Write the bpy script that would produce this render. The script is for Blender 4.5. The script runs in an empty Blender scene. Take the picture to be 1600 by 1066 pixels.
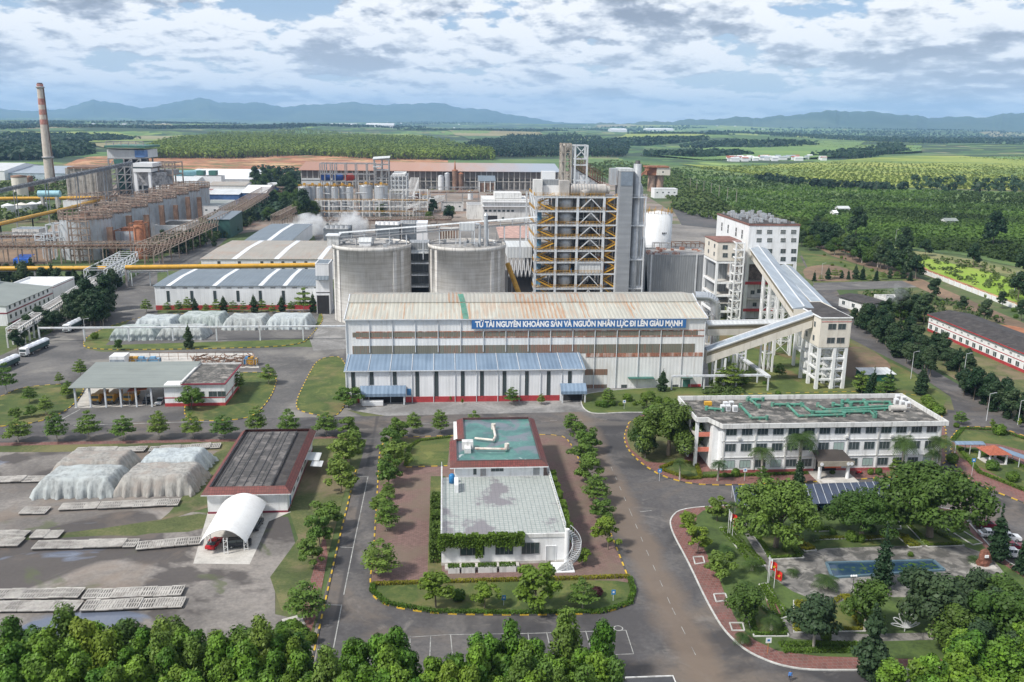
import bpy,math,random
import numpy as np
from mathutils import Matrix,Vector
random.seed(7);RNG=np.random.default_rng(11)
SC=bpy.context.scene
COL=SC.collection
# ---------------------------------------------------------------- camera (a drone 80 m up)
F,CX,CY,HC,SL,VX,H=1386.,800.,533.,190.,.0123,692.,80.
def _n(a):
    l=math.sqrt(sum(x*x for x in a));return tuple(x/l for x in a)
def _c(a,b):return(a[1]*b[2]-a[2]*b[1],a[2]*b[0]-a[0]*b[2],a[0]*b[1]-a[1]*b[0])
def _d(a,b):return sum(x*y for x,y in zip(a,b))
UP=_n((SL,-1,-(CY-HC)/F));YC=_n((VX-CX,HC+SL*(VX-CX)-CY,F));XC=_n(_c(UP,YC))
if XC[0]<0:XC=tuple(-a for a in XC)
def g(px,py,z=0.):
    r=(px-CX,py-CY,F);d=(_d(r,XC),_d(r,YC),_d(r,UP));t=(z-H)/d[2]
    return(d[0]*t,d[1]*t)
def gv(px,py,z=0.):x,y=g(px,py,z);return(x,y,z)
def sv(px,py,Y):
    r=(px-CX,py-CY,F);d=(_d(r,XC),_d(r,YC),_d(r,UP));t=Y/d[1]
    return d[0]*t,H+d[2]*t
def sp(px,py,Y):x,z=sv(px,py,Y);return(x,Y,z)
cam=bpy.data.cameras.new('camera');co=bpy.data.objects.new('camera',cam);COL.objects.link(co)
M3=Matrix([[XC[0],-XC[1],-XC[2]],[YC[0],-YC[1],-YC[2]],[UP[0],-UP[1],-UP[2]]])
co.matrix_world=Matrix.Translation((0,0,H))@M3.to_4x4()
cam.sensor_width=36;cam.lens=F/1600*36;cam.clip_start=1;cam.clip_end=120000
SC.camera=co
SC.view_settings.view_transform='Standard';SC.view_settings.look='None'
SC.view_settings.exposure=0.45;SC.view_settings.gamma=1
SC.cycles.volume_bounces=4;SC.cycles.max_bounces=5;SC.cycles.transparent_max_bounces=8
# ---------------------------------------------------------------- sun and sky
SUN_AZ,SUN_EL=math.radians(-118),math.radians(48)
sd=Vector((math.sin(SUN_AZ)*math.cos(SUN_EL),math.cos(SUN_AZ)*math.cos(SUN_EL),math.sin(SUN_EL)))
L=bpy.data.lights.new('sun','SUN');L.energy=3.5;L.angle=math.radians(7);L.color=(1,.955,.88)
lo=bpy.data.objects.new('sun',L);COL.objects.link(lo);lo.rotation_euler=sd.to_track_quat('Z','Y').to_euler()

class NT:
    """tiny node-tree helper"""
    def __init__(s,t):s.t=t;s.t.nodes.clear()
    def n(s,typ,ins=None,**kw):
        nd=s.t.nodes.new(typ)
        for k,v in kw.items():setattr(nd,k,v)
        if ins:
            for k,v in ins.items():
                if isinstance(v,tuple)and len(v)==2 and hasattr(v[0],'outputs'):s.t.links.new(v[0].outputs[v[1]],nd.inputs[k])
                elif hasattr(v,'outputs'):s.t.links.new(v.outputs[0],nd.inputs[k])
                else:
                    i=nd.inputs[k]
                    if i.type=='RGBA' and len(v)==3:v=(*v,1)
                    i.default_value=v
        return nd
    def m(s,op,a,b=0.,c=0.):return s.n('ShaderNodeMath',{0:a,1:b,2:c},operation=op)
    def mix(s,f,a,b,bt='MIX'):
        nd=s.n('ShaderNodeMix',data_type='RGBA',blend_type=bt)
        for k,v in((0,f),(6,a),(7,b)):
            if hasattr(v,'outputs'):
                o=v.outputs[2]if v.bl_idname=='ShaderNodeMix' else v.outputs[0]
                s.t.links.new(o,nd.inputs[k])
            elif isinstance(v,tuple)and hasattr(v[0],'outputs'):s.t.links.new(v[0].outputs[v[1]],nd.inputs[k])
            else:nd.inputs[k].default_value=(*v,1)if k else v
        return nd
    def ramp(s,f,*st):
        nd=s.n('ShaderNodeValToRGB',{0:f});e=nd.color_ramp.elements
        while len(e)<len(st):e.new(.5)
        for i,(p,c)in enumerate(st):e[i].position=p;e[i].color=(*c,1)if isinstance(c,tuple)else(c,c,c,1)
        return nd
    def noise(s,v,scale,det=3.,rough=.55,dist=0.,out=0):
        return s.n('ShaderNodeTexNoise',{'Vector':v,'Scale':scale,'Detail':det,'Roughness':rough,'Distortion':dist})
    def map(s,v,sc=(1,1,1),loc=(0,0,0),rot=(0,0,0)):
        return s.n('ShaderNodeMapping',{'Vector':v,'Scale':sc,'Location':loc,'Rotation':rot})
    def link(s,a,ao,b,bi):s.t.links.new(a.outputs[ao],b.inputs[bi])
def mo(nd):return(nd,2)

W=bpy.data.worlds.new('World');SC.world=W;W.use_nodes=True
w=NT(W.node_tree)
sky=w.n('ShaderNodeTexSky',sky_type='NISHITA',sun_disc=False,sun_elevation=SUN_EL,sun_rotation=SUN_AZ,altitude=700.,air_density=1.,dust_density=1.5)
tc=w.n('ShaderNodeTexCoord')
sx=w.n('ShaderNodeSeparateXYZ',{0:(tc,0)})
az_=w.m('DIVIDE',(sx,0),w.m('SQRT',w.m('ADD',w.m('MULTIPLY',(sx,0),(sx,0)),w.m('ADD',w.m('MULTIPLY',(sx,1),(sx,1)),.001))))
cu=w.n('ShaderNodeCombineXYZ',{0:w.m('MULTIPLY',az_,6.6),1:w.m('MULTIPLY',w.m('LOGARITHM',w.m('ADD',w.m('MAXIMUM',(sx,2),0.),.075),math.e),-2.7),2:(sx,1)})
def deck(o,sc,det,ro=.55,dist=.0):return w.noise(w.map(cu,(1,1,1),o),sc,det,ro,dist)
def dsum(dx,dy):
    big=deck((3.1+dx,1.7+dy,0),.9,3.);mid=deck((8.4+dx,5.2+dy,0),2.4,4.,.6)
    bil=w.m('SUBTRACT',1.,w.m('MULTIPLY',w.m('ABSOLUTE',w.m('SUBTRACT',deck((1.4+dx,9.2+dy,0),4.4,7.,.6),.5)),4.))
    return w.m('ADD',w.m('ADD',w.m('MULTIPLY',big,.60),w.m('MULTIPLY',mid,.42)),w.m('MULTIPLY',bil,.05))
dens=dsum(0,0);up_=dsum(.03,-.10)
cover=w.n('ShaderNodeMapRange',{0:w.m('SUBTRACT',dens,w.n('ShaderNodeMapRange',{0:(sx,2),1:.2,2:.55,3:0.,4:.055})),1:.45,2:.50,3:0.,4:1.},interpolation_type='SMOOTHSTEP')
thick=w.n('ShaderNodeMapRange',{0:dens,1:.52,2:.66,3:0.,4:1.},interpolation_type='SMOOTHSTEP')
edge=w.m('MULTIPLY',w.m('SUBTRACT',dens,up_),8.)
lit=w.m('ADD',w.m('ADD',w.m('MULTIPLY',thick,-.70),.76),edge)
ccol=w.ramp(lit,(.0,(.34,.37,.44)),(.28,(.48,.52,.60)),(.53,(.82,.85,.90)),(.76,(1.1,1.1,1.1)))
blue=w.n('ShaderNodeHueSaturation',{'Color':sky,'Saturation':1.0,'Value':.13,'Hue':.51})
blue=w.mix(.55,(blue,0),(.42,.57,.78));c0=w.mix(cover,mo(blue),(ccol,0))
hz=w.n('ShaderNodeMapRange',{0:(sx,2),1:.0,2:.11,3:.55,4:0.})
c1=w.mix((hz,0),mo(c0),(.92,.95,1.))
below=w.n('ShaderNodeMapRange',{0:(sx,2),1:-.02,2:0.,3:1.,4:0.})
c2=w.mix((below,0),mo(c1),(.30,.36,.36))
bg=w.n('ShaderNodeBackground',{'Color':mo(c2),'Strength':.74})
wo=w.n('ShaderNodeOutputWorld');w.link(bg,0,wo,0)

# ---------------------------------------------------------------- materials
MATS={}
def newmat(name):
    m=bpy.data.materials.new(name);m.use_nodes=True;MATS[name]=m
    return NT(m.node_tree),m
def finish(t,col,rough=.7,metal=0.,bump=None,bs=.3,bd=.1,spec=None,alpha=None,trans=0.):
    ins={'Base Color':col,'Roughness':rough,'Metallic':metal}
    if bump is not None:ins['Normal']=t.n('ShaderNodeBump',{'Height':bump,'Strength':bs,'Distance':bd})
    if spec is not None:ins['Specular IOR Level']=spec
    p=t.n('ShaderNodeBsdfPrincipled',ins);o=t.n('ShaderNodeOutputMaterial');out=p
    if trans:
        tr=t.n('ShaderNodeBsdfTranslucent',{'Color':col});out=t.n('ShaderNodeMixShader',{0:trans,1:p,2:tr})
    t.link(out,0,o,0)
def pos(t):return t.n('ShaderNodeNewGeometry')
def lerp(a,b,k):return tuple(x+(y-x)*k for x,y in zip(a,b))
def plain(name,c,rough=.6,metal=0.,var=.18,sc=.35,dirt=None,da=.35,streak=True,trans=0.,bump=False,fine=2.5):
    """weathered surface: coarse tone drift, fine grain and vertical dirt streaks, all in world space"""
    t,m=newmat(name);P=pos(t)
    a=t.noise(P,sc,3.);b=t.noise(P,fine,4.)
    f=t.m('ADD',t.m('MULTIPLY',a,.6),t.m('MULTIPLY',b,.4))
    base=t.ramp(f,(.38,tuple(x*(1-var)for x in c)),(.62,tuple(min(1,x*(1+var))for x in c)))
    out=(base,0)
    if dirt:
        s=t.noise(t.map(P,(1.1,1.1,.12)if streak else(.5,.5,.5)),1.,4.,.6)
        k=t.n('ShaderNodeMapRange',{0:s,1:.5,2:.72,3:0.,4:da})
        out=mo(t.mix((k,0),out,dirt))
    finish(t,out,rough,metal,b if bump else None,.25,.05,trans=trans)
    return m
def corr(name,c,pitch=1.0,axis=0,rust=None,ra=.0,rc=(.30,.12,.05),rough=.5,metal=.0,c2=None,depth=.12,rr=None,bs=.25):
    """ribbed steel sheet; rust follows the ribs; rr = world x ranges that rusted"""
    t,m=newmat(name);P=pos(t);s=t.n('ShaderNodeSeparateXYZ',{0:P})
    wv=t.m('SINE',t.m('MULTIPLY',(s,axis),2*math.pi/pitch))
    a=t.noise(P,.12,3.);strip=t.noise(t.map(P,(.9,.05,.05)if axis==0 else(.05,.9,.9)),1.,2.)
    f=t.m('ADD',t.m('MULTIPLY',a,.55),t.m('MULTIPLY',strip,.45))
    base=t.ramp(f,(.36,tuple(x*.88 for x in c)),(.64,tuple(min(1,x*1.1)for x in(c2 or c))))
    gr=t.n('ShaderNodeMapRange',{0:wv,1:-1.,2:-.3,3:depth*1.7,4:0.})  # grooves darkened in the colour, as shade between the ribs would look
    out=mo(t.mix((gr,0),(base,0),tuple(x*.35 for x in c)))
    if rust:
        rn=t.noise(t.map(P,(1.2,.10,.10)if axis==0 else(.1,1.2,.1)),1.,4.,.62)
        big=t.noise(P,.055,2.)
        rv=t.m('ADD',rn,t.m('MULTIPLY',big,.8))
        rib=t.m('MULTIPLY',wv,.07)
        k=t.n('ShaderNodeMapRange',{0:t.m('ADD',rv,rib),1:1.09-rust,2:1.20-rust,3:0.,4:ra})
        out=mo(t.mix((k,0),out,rc))
    if rr:
        tot=None
        for(xa,xb)in rr:
            u=t.m('MULTIPLY',t.m('GREATER_THAN',(s,0),xa),t.m('LESS_THAN',(s,0),xb));tot=u if tot is None else t.m('ADD',tot,u)
        rn2=t.noise(t.map(P,(.9,.16,.16)),1.,3.,.6)
        k=t.m('MULTIPLY',tot,t.n('ShaderNodeMapRange',{0:t.m('ADD',rn2,t.m('MULTIPLY',wv,.17)),1:.46,2:.60,3:0.,4:.85}))
        out=mo(t.mix(k,out,rc))
    finish(t,out,rough,metal,wv,bs,pitch*.12)
    return m
def tiled(name,c,mortar,sx_,sy_,var=.25,rough=.7,bs=.3,ms=.05,offset=0.,rotz=0.,stain=None,sa=.7,st=(.52,.62),vert=False,metal=0.,ssc=.16):
    t,m=newmat(name);P=pos(t)
    v=t.map(P,(1/sx_,1/sy_,1.),rot=(0,0,rotz))
    br=t.n('ShaderNodeTexBrick',{'Vector':v,'Color1':c,'Color2':lerp(c,(0,0,0),var),'Mortar':mortar,'Scale':1.,'Mortar Size':ms,'Bias':0.,'Brick Width':1.,'Row Height':1.})
    br.offset=offset
    out=(br,0)
    nz=t.noise(P,ssc,5.,.6)
    fine=t.noise(P,1.6,3.)
    out=mo(t.mix(.5,out,(t.ramp(fine,(.3,.55),(.7,1.)),0),'MULTIPLY'))
    if stain:
        k=t.n('ShaderNodeMapRange',{0:nz,1:st[0],2:st[1],3:0.,4:sa});out=mo(t.mix((k,0),out,stain))
    finish(t,out,rough,metal,(br,1),-bs,.05)
    return m
def ground(name,cols,sc=.05,fine=1.2,rough=.9,thr=None,wet=None,patch=None,bands=()):
    t,m=newmat(name);P=pos(t)
    a=t.noise(P,sc,6.,.62,.6);b=t.noise(P,fine,4.,.6)
    f=t.m('ADD',t.m('MULTIPLY',a,.72),t.m('MULTIPLY',b,.28))
    k=len(cols);r=t.ramp(f,*[(.405+.19*i/(k-1),c)for i,c in enumerate(cols)])
    out=(r,0);ro=rough
    if patch:
        for i,(pc,ps,plo,phi,pa)in enumerate(patch):
            q=t.noise(t.map(P,(1,1,1),(i*37.+5,11.*i,0)),ps,5.,.6,.8)
            out=mo(t.mix((t.n('ShaderNodeMapRange',{0:q,1:plo,2:phi,3:0.,4:pa}),0),out,pc))
    for(A_,B_,hw_,bc_,ba_)in bands:
        L_=math.hypot(B_[0]-A_[0],B_[1]-A_[1]);nx_,ny_=-(B_[1]-A_[1])/L_,(B_[0]-A_[0])/L_
        d_=t.n('ShaderNodeVectorMath',{0:P,1:(nx_,ny_,0.)},operation='DOT_PRODUCT');u_=t.m('ABSOLUTE',t.m('SUBTRACT',(d_,1),A_[0]*nx_+A_[1]*ny_))
        u_=t.m('ADD',u_,t.m('MULTIPLY',t.m('SUBTRACT',a,.5),hw_*2.2));out=mo(t.mix((t.n('ShaderNodeMapRange',{0:u_,1:hw_*.5,2:hw_*1.25,3:ba_,4:0.}),0),out,bc_))
    if wet:
        q=t.noise(t.map(P,(1,1.7,1),(71.,3.,0)),wet[0],4.,.55,.5)
        kk=t.n('ShaderNodeMapRange',{0:q,1:wet[1],2:wet[2],3:0.,4:1.})
        out=mo(t.mix((kk,0),out,wet[3]));ro=(t.n('ShaderNodeMapRange',{0:(kk,0),3:rough,4:wet[4]}),0)
    finish(t,out,ro,0.,b,.25,.06)
    return m
def leafm(name,c,var=.35,trans=.25,sc=.5,hue=.12):
    t,m=newmat(name);P=pos(t);oi=t.n('ShaderNodeObjectInfo')
    a=t.noise(P,sc,2.);b=t.n('ShaderNodeTexWhiteNoise',{0:t.map(P,(.9,.9,.9))},noise_dimensions='3D')
    f=t.m('ADD',t.m('MULTIPLY',a,.8),t.m('MULTIPLY',t.m('SUBTRACT',(b,0),.5),.12))
    r=t.ramp(f,(.3,tuple(x*(1-var)for x in c)),(.5,c),(.68,(c[0]*(1+var*1.3),c[1]*(1+var),c[2]*(1+var*.4))))
    v=t.m('ADD',t.m('MULTIPLY',(oi,5 if len(oi.outputs)>5 else 4),hue*3),1-hue*1.5)
    hs=t.n('ShaderNodeHueSaturation',{'Color':(r,0),'Value':v,'Hue':t.m('ADD',t.m('MULTIPLY',(oi,5 if len(oi.outputs)>5 else 4),-.035),.512)})
    finish(t,(hs,0),.55,trans=trans,spec=.25)
    return m

# ---------------------------------------------------------------- mesh building
def lnk(o,parent=None):
    COL.objects.link(o)
    if parent:o.parent=parent
    return o
def org(p):
    x=y=z=0
    while p is not None:x+=p.location.x;y+=p.location.y;z+=p.location.z;p=p.parent
    return(x,y,z)
def props(o,label=None,cat=None,group=None,kind=None):
    if label:o['label']=label
    if cat:o['category']=cat
    if group:o['group']=group
    if kind:o['kind']=kind
    return o
def T(name,label,cat,loc,group=None,rz=0.):
    o=bpy.data.objects.new(name,None);COL.objects.link(o);o.location=loc if len(loc)==3 else(*loc,0.)
    o.empty_display_size=.5;o.rotation_euler[2]=rz
    return props(o,label,cat,group)
def npmesh(name,V,Fq,mats,smooth=False,mi=None):
    """V (n,3) array, Fq (m,k) array with k = 3 or 4"""
    me=bpy.data.meshes.new(name);V=np.asarray(V,np.float32);Fq=np.asarray(Fq,np.int32);k=Fq.shape[1]
    me.vertices.add(len(V));me.vertices.foreach_set('co',V.ravel())
    me.loops.add(Fq.size);me.loops.foreach_set('vertex_index',Fq.ravel())
    me.polygons.add(len(Fq));me.polygons.foreach_set('loop_start',np.arange(0,Fq.size,k,dtype=np.int32))
    if mi is not None:me.polygons.foreach_set('material_index',np.asarray(mi,np.int32))
    me.update(calc_edges=True)
    for q in(mats if isinstance(mats,(list,tuple))else[mats]):me.materials.append(q)
    if smooth:me.polygons.foreach_set('use_smooth',np.ones(len(Fq),bool))
    return me
class MB:
    def __init__(s):s.pr=[];s.dp=0;s.v=[];s.f=[];s.mi=[];s.cur=0;s.sm=[];s.s=False
    def add(s,vs,fs):
        b=len(s.v);s.v+=[tuple(v)for v in vs]
        for f in fs:s.f.append([b+i for i in f]);s.mi.append(s.cur);s.sm.append(s.s)
        return s
    def box(s,x0,x1,y0,y1,z0,z1):
        return s.add([(x0,y0,z0),(x1,y0,z0),(x1,y1,z0),(x0,y1,z0),(x0,y0,z1),(x1,y0,z1),(x1,y1,z1),(x0,y1,z1)],
                     [(0,3,2,1),(4,5,6,7),(0,1,5,4),(1,2,6,5),(2,3,7,6),(3,0,4,7)])
    def obox(s,c,a,hl,hw,z0,z1):
        ca,sa=math.cos(a),math.sin(a);P=[]
        for z in(z0,z1):
            for i,j in((-1,-1),(1,-1),(1,1),(-1,1)):P.append((c[0]+i*hl*ca-j*hw*sa,c[1]+i*hl*sa+j*hw*ca,z))
        return s.add(P,[(0,3,2,1),(4,5,6,7),(0,1,5,4),(1,2,6,5),(2,3,7,6),(3,0,4,7)])
    def hexa(s,P):return s.add(P,[(0,3,2,1),(4,5,6,7),(0,1,5,4),(1,2,6,5),(2,3,7,6),(3,0,4,7)])
    def poly(s,pts):return s.add(pts,[tuple(range(len(pts)))])
    def prism(s,pts,z0,z1):
        n=len(pts);ar=sum(pts[i][0]*pts[(i+1)%n][1]-pts[(i+1)%n][0]*pts[i][1]for i in range(n))
        if ar<0:pts=pts[::-1]
        return s.add([(p[0],p[1],z0)for p in pts]+[(p[0],p[1],z1)for p in pts],
                     [tuple(range(n))[::-1],tuple(range(n,2*n))]+[(i,(i+1)%n,n+(i+1)%n,n+i)for i in range(n)])
    def bar(s,p,q,wd,ht=None):
        p=Vector(p);q=Vector(q);ht=ht or wd;d=q-p
        if d.length<1e-6:return s
        d.normalize();u=Vector((0,0,1))if abs(d.z)<.95 else Vector((0,1,0))
        a=d.cross(u).normalized();b=a.cross(d).normalized();P=[]
        for e in(p,q):
            for i,j in((-1,-1),(1,-1),(1,1),(-1,1)):P.append(e+a*(i*wd/2)+b*(j*ht/2))
        return s.add(P,[(0,1,2,3),(7,6,5,4),(0,4,5,1),(1,5,6,2),(2,6,7,3),(3,7,4,0)])
    def tube(s,p,q,r,n=8,r2=None,cap=True):
        p=Vector(p);q=Vector(q);r2=r if r2 is None else r2;d=(q-p).normalized()
        u=Vector((0,0,1))if abs(d.z)<.95 else Vector((0,1,0));a=d.cross(u).normalized();b=a.cross(d)
        P=[e+(a*math.cos(2*math.pi*i/n)+b*math.sin(2*math.pi*i/n))*rr for e,rr in((p,r),(q,r2))for i in range(n)]
        s.s=n>5;s.add(P,[(i,n+i,n+(i+1)%n,(i+1)%n)for i in range(n)]);s.s=False
        if cap:s.add(P[:n],[tuple(range(n))]);s.add(P[n:],[tuple(range(n))[::-1]])
        return s
    def path(s,pts,r,n=8):
        for a,b in zip(pts,pts[1:]):s.tube(a,b,r,n)
        return s
    def lathe(s,cx,cy,prof,n=24,a0=0.,a1=2*math.pi,sm=True):
        full=abs(a1-a0-2*math.pi)<1e-6;k=n if full else n+1
        P=[(cx+r*math.cos(a0+(a1-a0)*i/n),cy+r*math.sin(a0+(a1-a0)*i/n),z)for r,z in prof for i in range(k)]
        s.s=sm;s.add(P,[(j*k+i,j*k+(i+1)%k,(j+1)*k+(i+1)%k,(j+1)*k+i)for j in range(len(prof)-1)for i in range(n)]);s.s=False
        return s
    def disc(s,cx,cy,r,z,n=24):return s.add([(cx+r*math.cos(2*math.pi*i/n),cy+r*math.sin(2*math.pi*i/n),z)for i in range(n)],[tuple(range(n))])
    def o(s,name,mat,parent=None,**kw):
        if not s.v:return None
        ox,oy,oz=org(parent)if parent is not None else kw.pop('at',(0,0,0))
        me=bpy.data.meshes.new(name);me.from_pydata([(x-ox,y-oy,z-oz)for x,y,z in s.v],[],s.f)
        for q in(mat if isinstance(mat,(list,tuple))else[mat]):me.materials.append(q)
        me.polygons.foreach_set('material_index',s.mi);me.polygons.foreach_set('use_smooth',s.sm);me.update()
        o=bpy.data.objects.new(name,me);lnk(o,parent)
        if parent is None:o.location=(ox,oy,oz)
        return props(o,**kw)
for _k in('box','obox','hexa','prism','bar','tube','lathe','disc','poly'):
    def _w(f):
        def h(s,*a,**k):
            if not s.dp:s.pr.append(len(s.f))
            s.dp+=1;r=f(s,*a,**k);s.dp-=1;return r
        return h
    setattr(MB,_k,_w(getattr(MB,_k)))
def osplit(s,name,mat,parent=None,**kw):
    last=None
    for a,b in zip(s.pr,s.pr[1:]+[len(s.f)]):
        if b<=a:continue
        ids=sorted({i for f in s.f[a:b]for i in f});ix={v:k for k,v in enumerate(ids)};q=MB();q.v=[s.v[i]for i in ids];q.f=[[ix[i]for i in f]for f in s.f[a:b]];q.mi=s.mi[a:b];q.sm=s.sm[a:b];last=q.o(name,mat,parent,**kw)
    return last
MB.os=osplit
def copytree(o,parent=None):
    c=o.copy();COL.objects.link(c)
    if parent is not None:c.parent=parent
    for ch in list(KIDS.get(o.name,())):KIDS.setdefault(c.name,[]).append(copytree(ch,c))
    return c
KIDS={}
def reg(root):
    """remember the family of a finished prototype, so that copies need no search"""
    for ch in root.children:KIDS.setdefault(root.name,[]).append(ch);reg(ch)
    return root
def place(proto,loc,rz=0.,sc=1.,label=None,group=None,first=None):
    if first is not None and not first[0]:first[0]=True;c=proto
    else:c=copytree(proto)
    c.location=loc if len(loc)==3 else(*loc,0.);c.rotation_euler[2]=rz
    c.scale=(sc,sc,sc)if not isinstance(sc,tuple)else sc
    if label:c['label']=label
    if group:c['group']=group
    return c
_on='first second third fourth fifth sixth seventh eighth ninth tenth eleventh twelfth thirteenth fourteenth fifteenth sixteenth seventeenth eighteenth nineteenth'.split()
ORD=_on+[w_ for t_ in('twent','thirt','fort','fift')for w_ in[t_+'ieth']+[t_+'y-'+q for q in _on[:9]]]
# ---------------------------------------------------------------- material library
white=plain('white_wall',(.76,.77,.78),.65,var=.06,dirt=(.32,.31,.29),da=.35)
white_old=plain('old_white_wall',(.64,.64,.63),.75,var=.08,dirt=(.16,.16,.15),da=.6)
cream=plain('cream_wall',(.66,.62,.55),.7,var=.06,dirt=(.33,.28,.22),da=.35)
red_band=plain('red_band',(.40,.045,.05),.6,dirt=(.2,.05,.05))
maroon=plain('maroon_trim',(.22,.03,.05),.6)
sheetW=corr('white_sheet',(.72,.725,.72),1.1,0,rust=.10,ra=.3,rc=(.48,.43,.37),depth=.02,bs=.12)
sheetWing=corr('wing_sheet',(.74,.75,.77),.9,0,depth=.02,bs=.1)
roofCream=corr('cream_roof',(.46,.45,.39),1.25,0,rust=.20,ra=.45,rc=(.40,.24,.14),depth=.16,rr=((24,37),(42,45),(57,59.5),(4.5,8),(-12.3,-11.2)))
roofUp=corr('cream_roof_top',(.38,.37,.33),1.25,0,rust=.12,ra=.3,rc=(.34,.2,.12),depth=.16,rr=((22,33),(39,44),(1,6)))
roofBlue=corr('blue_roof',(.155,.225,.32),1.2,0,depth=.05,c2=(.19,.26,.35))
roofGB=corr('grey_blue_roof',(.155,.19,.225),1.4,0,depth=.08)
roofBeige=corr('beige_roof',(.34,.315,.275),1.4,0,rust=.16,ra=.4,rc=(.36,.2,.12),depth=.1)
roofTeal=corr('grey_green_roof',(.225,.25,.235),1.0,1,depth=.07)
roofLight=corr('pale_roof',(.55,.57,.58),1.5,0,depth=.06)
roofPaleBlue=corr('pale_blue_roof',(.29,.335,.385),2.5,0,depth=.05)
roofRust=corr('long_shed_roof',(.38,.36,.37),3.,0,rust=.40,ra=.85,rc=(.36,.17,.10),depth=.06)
roofDark=plain('dark_roof',(.045,.04,.04),.85,var=.35,dirt=(.12,.11,.1),da=.5,streak=False)
bitumen=plain('bitumen_roof',(.085,.082,.076),.85,var=.6,sc=.3,dirt=(.36,.33,.30),da=1.,streak=False)
rustband=corr('weathered_glazing',(.18,.175,.14),.55,0,rust=.18,ra=.5,rc=(.30,.12,.07),depth=.12)
rustTrim=plain('rusty_trim',(.33,.15,.10),.8,var=.4,sc=.3,dirt=(.62,.56,.52),da=1.)
galv=plain('galvanised_steel',(.42,.44,.46),.42,.35,var=.15,dirt=(.22,.2,.18),da=.35)
steelW=plain('pale_steel',(.56,.59,.62),.5,var=.12,dirt=(.33,.22,.15),da=.4)
steelG=plain('grey_steel',(.30,.31,.32),.55,var=.2,dirt=(.25,.13,.08),da=.5)
rusty=plain('rusty_steel',(.20,.125,.09),.85,var=.45,sc=.2,dirt=(.10,.06,.045),da=.6)
rustO=plain('orange_rust',(.28,.115,.06),.85,var=.4,sc=.25)
slabG=corr('grey_duct',(.27,.285,.305),3.2,2,depth=.02,rough=.45,bs=.05)
slabG2=corr('grey_sheet_wall',(.24,.255,.27),1.1,0,rust=.14,ra=.5,rc=(.40,.42,.44),depth=.10,rough=.45)
silver=plain('silver_tank',(.47,.50,.53),.38,.3,var=.1,dirt=(.30,.18,.11),da=.55)
tankR=plain('stained_tank',(.43,.46,.49),.5,.1,var=.12,dirt=(.30,.17,.11),da=.65)
chrome=plain('bright_steel',(.62,.64,.66),.25,.7,var=.08)
tankW=plain('white_tank',(.66,.68,.70),.45,var=.07,dirt=(.4,.38,.35),da=.4)
yellowp=plain('yellow_pipe_paint',(.60,.33,.03),.45,var=.15,dirt=(.3,.2,.1),da=.4)
yellowd=plain('yellow_steel',(.50,.27,.03),.6,var=.25,dirt=(.25,.14,.06),da=.6)
bluep=plain('blue_paint',(.05,.20,.42),.5,dirt=(.2,.25,.3),da=.3)
redp=plain('red_paint',(.50,.05,.03),.5)
greenp=plain('green_pipe_paint',(.07,.225,.165),.6,var=.25,dirt=(.25,.22,.18),da=.6)
greenw=plain('green_sheet',(.05,.15,.125),.6)
darkm=plain('dark_steel',(.055,.055,.06),.6)
dark=plain('dark_interior',(.025,.025,.028),.9)
glass,_m=newmat('window_glass');finish(glass,(.055,.075,.08),.12,spec=.6);glass=_m
gt,glassp=newmat('pale_glass');finish(gt,(.35,.45,.42),.2)
tyre=plain('tyre_rubber',(.02,.02,.02),.85)
carw=plain('white_car_paint',(.75,.76,.78),.25,var=.02);carr=plain('red_car_paint',(.45,.01,.02),.25,var=.02)
card=plain('dark_car_paint',(.02,.025,.035),.2,var=.02);carm=plain('maroon_car_paint',(.14,.01,.025),.25,var=.02)
cary=plain('yellow_truck_paint',(.62,.32,.04),.4,var=.1,dirt=(.3,.2,.1),da=.4)
truckg=plain('truck_dark_green',(.03,.07,.075),.45)
tarpb=plain('pale_truck_tarp',(.66,.69,.74),.6,bump=True,fine=3.)
bark=plain('bark',(.17,.14,.11),.9,var=.3);barkp=plain('pale_bark',(.34,.31,.27),.9,var=.2)
concreteS,_m=newmat('silo_concrete')
t=concreteS;P=pos(t);s_=t.n('ShaderNodeSeparateXYZ',{0:P})
a_=t.noise(t.map(P,(.25,.25,.25)),1.,4.);b_=t.noise(t.map(P,(1.3,1.3,.07)),1.,4.,.6);c_=t.noise(t.map(P,(.05,.05,1.3)),1.,3.,.6)
f_=t.m('ADD',t.m('MULTIPLY',a_,.35),t.m('ADD',t.m('MULTIPLY',b_,.3),t.m('MULTIPLY',c_,.35)))
r_=t.ramp(f_,(.41,(.50,.48,.445)),(.5,(.60,.58,.55)),(.59,(.68,.665,.64)))
top_=t.n('ShaderNodeMapRange',{0:(s_,2),1:20.,2:31.,3:0.,4:.6})
k_=t.m('MULTIPLY',top_,t.n('ShaderNodeMapRange',{0:b_,1:.50,2:.64,3:0.,4:1.}))
ln=t.m('GREATER_THAN',t.m('SINE',t.m('MULTIPLY',(s_,2),2*math.pi/1.5)),.93)
x_=t.mix(k_,(r_,0),(.15,.13,.11));x_=t.mix(t.m('MULTIPLY',ln,.22),mo(x_),(.2,.2,.2))
finish(t,mo(x_),.85,bump=b_,bs=.2);siloM=_m
deckc=plain('concrete_deck',(.34,.33,.32),.85,var=.3,sc=.2,dirt=(.10,.09,.08),da=.7,streak=False)
concl=plain('pale_concrete',(.48,.46,.43),.9,var=.15,sc=.3,dirt=(.2,.19,.17),da=.4,streak=False)
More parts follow.
